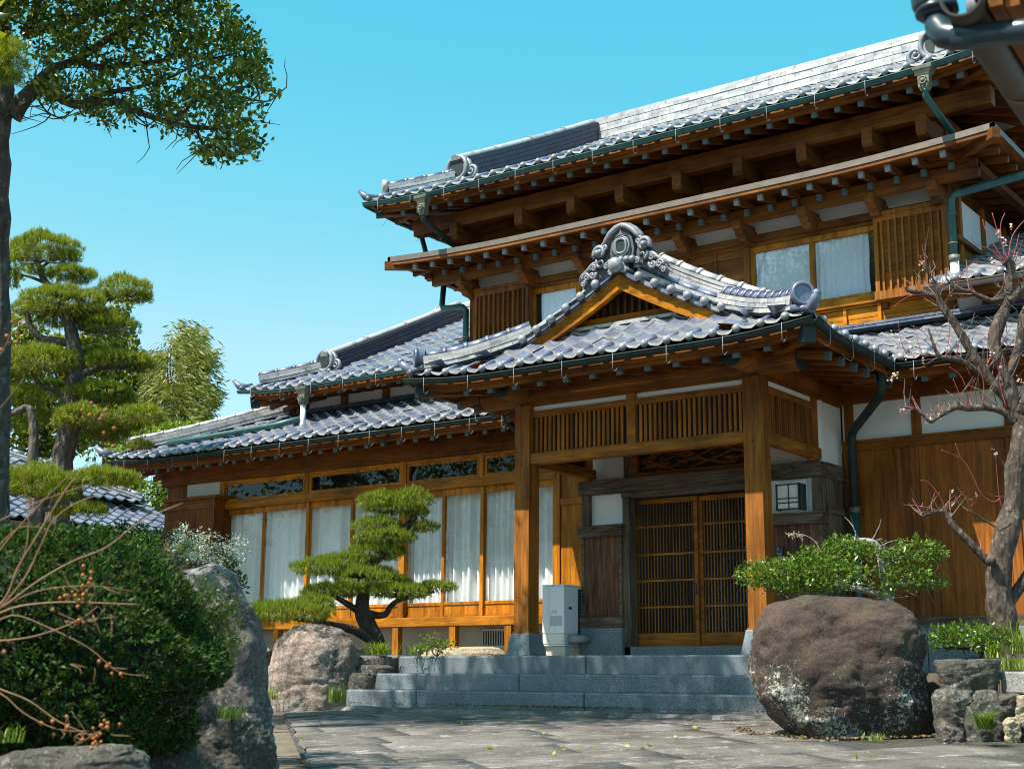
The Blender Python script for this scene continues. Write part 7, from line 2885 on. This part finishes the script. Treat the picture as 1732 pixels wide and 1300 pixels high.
q += branch(mb, [(1660, 1118), (1665, 1095), (1690, 1085)], 10.95, .012, .006)
twigs(25, q, .2, .004, mb, 0, .5)
mb.build('branch', BARK_DARK, ls)
v, f = blob_leaves([(1600, 1080, 36, 20), (1640, 1072, 44, 20), (1680, 1078, 36, 18), (1610, 1066, 26, 12), (1655, 1088, 40, 14)], 10.95, .038, .020, 4200, shell=.25)
np_mesh('foliage', v, f, LEAF_HOLLY, ls)

pt = empty('plum_tree', at(1712, 1112, 11.3), 'old bare plum tree with gnarled trunk, red shoots and a few blossoms', 'tree')
DP = 11.3
mb = MB()
Bq = []
branch(mb, [(1720, 1135), (1708, 1095), (1696, 1050), (1692, 1000), (1692, 950), (1702, 900), (1714, 850), (1720, 800), (1724, 750), (1726, 705)], DP, .122, .072, n=16, wob=.35)
Bq += branch(mb, [(1688, 960), (1660, 938), (1635, 912), (1612, 888), (1604, 874), (1596, 864), (1572, 868), (1560, 874)], DP, 0.038, .012, wob=.3)
Bq += branch(mb, [(1690, 1040), (1708, 1018), (1730, 985), (1760, 940)], DP, 0.045, .05, wob=.2)
Bq += branch(mb, [(1718, 715), (1695, 695), (1665, 688), (1640, 690), (1618, 688), (1600, 697), (1584, 706), (1574, 712), (1560, 700), (1545, 690), (1520, 688)], DP, 0.041, .008, wob=.35)
Bq += branch(mb, [(1724, 712), (1700, 670), (1672, 640), (1655, 615), (1640, 590), (1622, 560), (1606, 535), (1592, 515), (1584, 498)], DP, 0.056, .03, wob=.35)
Bq += branch(mb, [(1590, 508), (1572, 498), (1555, 494), (1538, 492), (1532, 485)], DP, .026, .016, wob=.3)
Bq += branch(mb, [(1588, 505), (1582, 480), (1570, 460), (1560, 445)], DP, .014, .004, wob=.2)
Bq += branch(mb, [(1676, 645), (1650, 625), (1625, 610), (1605, 605), (1588, 602), (1578, 580), (1570, 555)], DP, .03, .008, wob=.35)
Bq += branch(mb, [(1722, 715), (1705, 650), (1690, 610), (1682, 580), (1690, 545), (1702, 520), (1708, 480), (1710, 450), (1700, 440)], DP, 0.060, .04, wob=.35)
Bq += branch(mb, [(1700, 640), (1715, 610), (1725, 580), (1730, 540), (1745, 510)], DP, 0.045, .04, wob=.3)
Bq += branch(mb, [(1704, 500), (1680, 508), (1655, 500), (1640, 492), (1615, 488), (1600, 470)], DP, .026, .008, wob=.3)
Bq += branch(mb, [(1706, 510), (1722, 495), (1735, 480)], DP, .04, .03)
Bq += branch(mb, [(1722, 700), (1735, 680), (1770, 670)], DP, 0.068, .06, wob=.2)
Bq += branch(mb, [(1700, 900), (1650, 870), (1640, 858)], DP, .012, .004)
mb.ball(at(1676, 948, DP - .12), .045, 0, 8, 6)
mb.build('trunk', BARK_PLUM, pt)
mb = MB()
mbf = MB()
mgt = MB()
shoots = [([(1705, 442), (1690, 400), (1678, 360)], .006), ([(1700, 445), (1670, 395), (1662, 372)], .006), ([(1705, 445), (1712, 400), (1735, 370)], .006), ([(1708, 460), (1718, 420), (1724, 395)], .005), ([(1698, 450), (1680, 425), (1650, 412), (1640, 395)], .005), ([(1695, 450), (1660, 445), (1632, 440)], .004), ([(1700, 440), (1692, 385), (1700, 360)], .005),
          ([(1690, 700), (1680, 660), (1670, 600), (1672, 560)], .005), ([(1700, 690), (1705, 640), (1725, 600)], .005), ([(1680, 690), (1650, 650), (1620, 590)], .004), ([(1640, 690), (1628, 640), (1605, 620)], .004), ([(1660, 690), (1664, 650), (1655, 620)], .004), ([(1712, 700), (1718, 650), (1735, 620)], .005), ([(1702, 690), (1690, 640), (1696, 600)], .005),
          ([(1560, 445), (1556, 432)], .004), ([(1600, 605), (1606, 560), (1604, 540)], .004), ([(1596, 700), (1588, 690), (1590, 665)], .003), ([(1632, 690), (1622, 665), (1612, 640)], .004), ([(1590, 700), (1550, 690), (1525, 698)], .003), ([(1700, 862), (1690, 840), (1684, 765)], .004), ([(1712, 830), (1700, 790), (1680, 760)], .004),
          ([(1692, 842), (1680, 848), (1660, 835), (1640, 795), (1625, 775), (1592, 760)], .004), ([(1625, 775), (1615, 748)], .003), ([(1604, 872), (1590, 840), (1570, 815), (1556, 812)], .004), ([(1600, 866), (1610, 830), (1612, 836)], .003), ([(1606, 872), (1612, 850), (1638, 825)], .004), ([(1590, 864), (1580, 845), (1582, 830)], .003), ([(1590, 864), (1560, 856), (1528, 853)], .004), ([(1700, 840), (1680, 838), (1668, 832)], .003),
          ([(1584, 498), (1540, 500), (1510, 520)], .003), ([(1545, 690), (1530, 700), (1515, 705)], .003), ([(1578, 580), (1560, 560), (1540, 550)], .003), ([(1588, 602), (1560, 600), (1530, 590), (1505, 570)], .004), ([(1560, 600), (1550, 570), (1545, 550)], .003), ([(1530, 592), (1522, 570), (1520, 545)], .003), ([(1588, 602), (1560, 620), (1540, 625)], .003), ([(1720, 600), (1740, 560), (1745, 520)], .005)]
tipsb = []
for pts, r in shoots:
    q = branch(mb, pts, DP + rng.normal(0, .12), r * 1.0, r * .45, n=5)
    tipsb += [q[-1], q[len(q) // 2]]
for _ in range(170):
    p = random.choice(Bq)
    d = Vector((random.gauss(0, .5), random.gauss(0, .5), random.uniform(.3, 1))).normalized()
    L_ = random.uniform(.1, .34)
    (mb if _ % 4 == 0 else mgt).tube([p, p + d * L_ * .5 + Vector((random.gauss(0, .02), 0, 0)), p + d * L_], [.005, .0035, .0015], 5, 0, caps=False)
    if _ % 4 == 0: tipsb.append(p + d * L_)
    e2 = Vector((random.gauss(0, .6), random.gauss(0, .6), random.uniform(.1, 1))).normalized()
    if _ % 3 == 0: mgt.tube([p + d * L_ * .6, p + d * L_ * .6 + e2 * L_ * .4], [.003, .001], 4, 0, caps=False)
mb.build('shoot', REDTWIG, pt)
mgt.build('twig', TWIG_PLUM, pt)
P_, Dd = [], []
for x, y in ((1690, 392), (1700, 404), (1698, 415), (1712, 380), (1676, 438), (1720, 432), (1728, 438), (1588, 702), (1526, 690), (1572, 705), (1558, 445), (1564, 452), (1512, 565), (1518, 585), (1540, 582), (1548, 598), (1530, 600), (1560, 608), (1604, 575), (1508, 640), (1515, 632), (1572, 708), (1700, 1000), (1725, 640)):
    c = A3(at(x, y, DP + rng.normal(0, .1)))
    for _ in range(9):
        P_.append(c + rng.normal(0, .014, 3))
        Dd.append(rng.normal(0, 1, 3))
for p in random.sample(tipsb, 26):
    for _ in range(4):
        P_.append(A3(p) + rng.normal(0, .008, 3))
        Dd.append(rng.normal(0, 1, 3))
v, f = leaves(np.array(P_), np.array(Dd), .020, .018, .2)
np_mesh('blossom', v, f, BLOSSOM, pt)

# =================================================================== SMALL PLANTS NEAR THE STEPS


def blades(name, x, y, D, n, h, spread, mat, label, cat='grass tuft', group=None, w_=.006, arch=.5):
    n = int(n * 1.8)
    c = A3(at(x, y, D))
    e_v, e_f = [], []
    o = 0
    for _ in range(n):
        b = c + np.array((rng.normal(0, spread * .3), rng.normal(0, spread * .3), 0))
        d = np.array((rng.normal(0, 1), rng.normal(0, 1), 0))
        d /= np.linalg.norm(d) + 1e-6
        hh = h * rng.uniform(.5, 1.1)
        sd = np.array((-d[1], d[0], 0)) * w_ * .5
        p1 = b + d * arch * hh * .35 + ZN * hh * .65
        p2 = b + d * arch * hh + ZN * hh * rng.uniform(.7, 1.0)
        e_v += [b - sd, b + sd, p1 + sd * .8, p1 - sd * .8, p2]
        e_f += [(o, o + 1, o + 2), (o, o + 2, o + 3), (o + 3, o + 2, o + 4)]
        o += 5
    ob = np_mesh(name, np.array(e_v), np.array(e_f), mat)
    setorigin(ob, c)
    tag(ob, label, cat, group)
    return ob


blades('grass_tuft', 568, 1188, 16.1, 60, .26, .16, LEAF_LIGHT, 'grass tuft at the foot of the pink boulder beside the lowest step')
blades('grass_tuft', 456, 1182, 16.3, 45, .16, .18, LEAF_LIGHT, 'low weeds between pink boulder and standing stone')
blades('fern', 640, 1106, 16.9, 70, .17, .22, LEAF_LIGHT, 'bright green fern at the foot of the small pine', 'fern', w_=.014, arch=.9)
blades('fern', 705, 1106, 16.7, 30, .16, .18, LEAF_HOLLY, 'dark strappy plant beside the little shrub on the top step', 'plant', w_=.012, arch=.8)
blades('grass_tuft', 1180, 1208, 14.0, 40, .10, .14, LEAF_LIGHT, 'small weeds along the lowest step left of the huge boulder')
blades('grass_tuft', 1345, 1230, 11.6, 36, .10, .12, LEAF_LIGHT, 'weed cluster at the foot of the huge boulder')
blades('grass_tuft', 1478, 1252, 10.6, 30, .07, .16, LEAF_LIGHT, 'tiny weeds in front of the huge boulder')
blades('grass_tuft', 1665, 1232, 10.05, 110, .15, .08, LEAF_HOLLY, 'hanging grass tuft on the dark stone of the retaining wall', arch=1.2, w_=.006)
blades('grass_tuft', 1710, 1133, 10.7, 90, .13, .3, LEAF_LIGHT, 'fresh green grass on top of the granite kerb')
blades('grass_tuft', 1722, 1105, 10.9, 40, .35, .15, LEAF_LIGHT, 'long arching grass blades beside the plum trunk', arch=.9)
blades('fern', 1680, 1112, 10.8, 40, .13, .10, LEAF_LIGHT, 'bright rosette plant between low shrub and plum trunk', 'plant', w_=.012, arch=.8)
blades('grass_tuft', 390, 1215, 8.4, 50, .10, .14, LEAF_LIGHT, 'green sprouts on the ledge in front of the standing stone')
blades('grass_tuft', 15, 1255, 5.9, 24, .09, .12, LEAF_HOLLY, 'small green sprouts over the flat rock in the lower corner')
ts = empty('shrub', at(738, 1106, 16.6), 'little round-leaved shrub standing behind the top step near the left porch post', 'shrub')
v, f = blob_leaves([(728, 1084, 22, 14), (752, 1092, 22, 12), (735, 1094, 26, 10)], 16.6, .05, .028, 900, shell=.2)
np_mesh('foliage', v, f, LEAF_LIGHT, ts)
mb = MB()
for k in range(7):
    branch(mb, [(738, 1110), (738 + rng.normal(0, 8), 1098), (738 + rng.normal(0, 20), 1085)], 16.6, .006, .002, n=4)
mb.build('stem', BARK_DARK, ts)
# pampas plume over the holly bush
pl = MB()
branch(pl, [(1390, 935), (1378, 915), (1362, 905), (1345, 902), (1333, 905)], 11.4, .003, .002, n=5)
for i in range(30):
    p = at(1333 + rng.uniform(0, 26), 904 + rng.normal(0, 2.5), 11.4)
    pl.tube([p, p + Vector((rng.normal(0, .02), 0, rng.normal(-.01, .02)))], [.003, .001], 4, 0, caps=False)
pl = pl.build('plume_grass', plain('straw', (.42, .36, .24), .8))
setorigin(pl, at(1390, 935, 11.4))
tag(pl, 'single dry plume grass stalk bending left above the holly bush', 'grass')
# fallen leaves on the paving
for i in range(30):
    x, y = (rng.uniform(700, 1500), rng.uniform(1215, 1290)) if i > 9 else [(835, 1273), (975, 1278), (1052, 1276), (1065, 1270), (1004, 1274), (1105, 1267), (940, 1281), (1180, 1236), (515, 1255), (575, 1190)][i]
    d = ray(x, y)
    t = (-.335 - .05 * 12.3) / (d.z - .05 * d.y)
    p = d * t
    v, f = leaves(np.array([[p.x, p.y, p.z + .03]]), np.array([[rng.normal(), rng.normal(), .15]]), .06 if i < 9 else .04, .03, .2)
    o = np_mesh('fallen_leaf', v, f, LEAF_FALL)
    setorigin(o, (p.x, p.y, p.z + .02))
    tag(o, 'small yellow-green fallen leaf lying on the stone paving', 'leaf', 'fallen leaves on the paving')

# =================================================================== GATE EAVE, UPPER RIGHT
DG = 4.0
gt = empty('gate_roof', at(1760, 60, DG), 'near roof corner with dark gutters and downpipe elbow, upper right', 'roof')
k = DG / FPX
fwd = Vector((-.08, 1, 0)).normalized()
crn = at(1600, 20, DG)


def gp(x, y, dd=0):
    return at(x, y, DG + dd)


mb = MB()      # collector and elbow
mb.tube([gp(1575, -60), gp(1580, 8), gp(1583, 12)], [.075, .068, .062], 16, 0)
mb.tube([gp(1583, 12), gp(1585, 30)], .052, 16, 0)
mb.tube([gp(1584, 14), gp(1585, 24)], .066, 16, 0)
mb.tube([gp(1586, 24), gp(1588, 48, -.02), gp(1598, 60, -.05), gp(1618, 63, -.08), gp(1640, 61, -.1)], .042, 16, 0)
mb.tube([gp(1612, 64, -.08), gp(1740, 52, -.2), gp(1900, 38, -.3)], .038, 16, 0)
mb.tube([gp(1606, 64), gp(1616, 63)], .043, 16, 0)
mb.build('downpipe', PIPEBLUE, gt)
mb = MB()      # half-round gutter running back
a = gp(1668, 60, .12)
sec = [(.062 * math.cos(t), .062 * math.sin(t)) for t in [math.pi + math.pi * i / 12 for i in range(13)]] + [(.056 * math.cos(t), .056 * math.sin(t)) for t in [2 * math.pi - math.pi * i / 12 for i in range(13)]]
far = gp(1790, 250, 1.5)
near = a - (far - a) * .25
mb.sweep([near, a, far], sec, 0, smooth=True)
m1 = a.lerp(far, .38)
ring = [m1 + RH * (.066 * math.cos(t)) + Vector((0, 0, .066 * math.sin(t))) for t in [math.pi + math.pi * i / 12 for i in range(13)]]
mb.tube(ring, .006, 6, 1)
mb.build('gutter', [plain('aged_brown_gutter', (.04, .03, .023), .55, 18, .4), BRONZE], gt)
mb = MB()      # eave boards and rafters above
o1 = near + RH * .10 + Vector((0, 0, .02))
o2 = far + RH * .10 + Vector((0, 0, .02))
for i in range(2):
    mb.beam(o1 + RH * (.05 * i), o2 + RH * (.05 * i), .04, .10, 0)
mb.add([o1 + Vector((0, 0, .07)), o2 + Vector((0, 0, .07)), o2 + RH * 3 + Vector((0, 0, 1.0)), o1 + RH * 3 + Vector((0, 0, 1.0))], [(0, 1, 2, 3), (3, 2, 1, 0)], 0)
for i in range(9):
    s = o1.lerp(o2, i / 8)
    mb.beam(s + RH * .1 + Vector((0, 0, .0)), s + RH * 2.4 + Vector((0, 0, .74)), .07, .09, 1)
mb.build('eave_board', [DARK['y'], EAVE['x']], gt)
mb = MB()
c0, c1 = o1 + RH * -.12 + Vector((0, 0, .10)), o2 + RH * -.12 + Vector((0, 0, .10))
u_ = (c1 - c0); u_.z = 0
Lr = u_.length
tile_slope(mb, (c0.x, c0.y, 0), u_.normalized(), Vector((RH.x, RH.y, 0)), lambda u, v: c0.z + .32 * v + (c1.z - c0.z) * u / Lr, Lr, 3.0, lambda u, v: True, seed=30)
mb.build('roof_tiles', TM, gt)

# =================================================================== TREES BEHIND THE CAMERA, most of them mirrored in the window glass


def far_tree(x, y, h, r, label, seed):
    global rng
    g = ground_z(x, max(y, -2))
    e = empty('broadleaf_tree', (x, y, g), label, 'tree')
    mb = MB()
    mb.tube([(x, y, g - .1), (x + .1, y, g + h * .3), (x, y + .1, g + h * .6), (x, y, g + h * .85)], [.28, .22, .14, .05], 10, 0, jit=.06)
    for i in range(7):
        a = 2 * math.pi * i / 7 + seed
        z = g + h * (.38 + .05 * i)
        mb.tube([(x, y, z), (x + r * .45 * math.cos(a), y + r * .45 * math.sin(a), z + h * .10), (x + r * .85 * math.cos(a), y + r * .85 * math.sin(a), z + h * .14)], [.09, .06, .02], 6, 0)
    mb.build('trunk', BARK_TREE, e)
    n = 9000
    u = unit(rng.normal(size=(n, 3)))
    k = rng.uniform(0, 6.28, 3)
    rr = (.3 + .7 * rng.uniform(0, 1, n) ** .5) * (1 + .2 * np.sin(4 * u[:, 0] + k[0]) * np.cos(5 * u[:, 1] + k[1]) + .12 * np.sin(8 * u[:, 2] + k[2]))
    P_ = np.array((x, y, g + h * .66)) + u * rr[:, None] * np.array((r, r, h * .36))
    v, f = leaves(P_, u + rng.normal(0, .8, (n, 3)), .24, .13, .15)
    np_mesh('crown', v, f, LEAF_EVER, e)


far_tree(-6.0, -7.5, 9.5, 3.6, 'unseen broad evergreen tree added behind the viewer, in line with the steps', 1)  # unseen tree added to cut sky light on the facade
far_tree(-13.2, -3.5, 13.5, 2.3, 'slender tall evergreen mirrored in the wide upper window', 4)
far_tree(-31.0, -6.0, 12.5, 5.0, 'large evergreen far out on the pine side, mirrored in the transoms', 6)
far_tree(-22.0, -8.0, 11.0, 4.2, 'large evergreen mirrored in the glass doors near the porch', 7)

# dry leaf litter and moss crumbs gathered along the lowest step and round the boulder
n = 900
P_, Dd = [], []
for i in range(n):
    if i < 520:
        x, y = rng.uniform(-11.2, -5.4), 12.13 - abs(rng.normal(0, .06))
        if rng.uniform() < .5: x = -8.3 + rng.normal(0, .5)
    else:
        t = rng.uniform(3.3, 6.1)
        c_ = at(1440, 1250, 11.45)
        x, y = c_.x + .86 * math.cos(t) * rng.uniform(.95, 1.12), c_.y + .72 * math.sin(t) * rng.uniform(.95, 1.15)
    P_.append((x, y, ground_z(x, y) + (.055 if y > 11.55 else .022) + rng.uniform(0, .008)))
    Dd.append((rng.normal(), rng.normal(), rng.uniform(-.1, .4)))
v, f = leaves(np.array(P_), np.array(Dd), .032, .018, .2)
o = np_mesh('leaf_litter', v, f, leaf_mat('dry_litter', [(0.16, 0.09, 0.045), (0.09, 0.055, 0.03), (0.22, 0.15, 0.06), (0.10, 0.12, 0.02)], .8, .1))
setorigin(o, (-8.3, 12.1, -.33))
tag(o, 'dry brown leaf litter along the foot of the lowest step', 'leaf litter', kind='stuff')
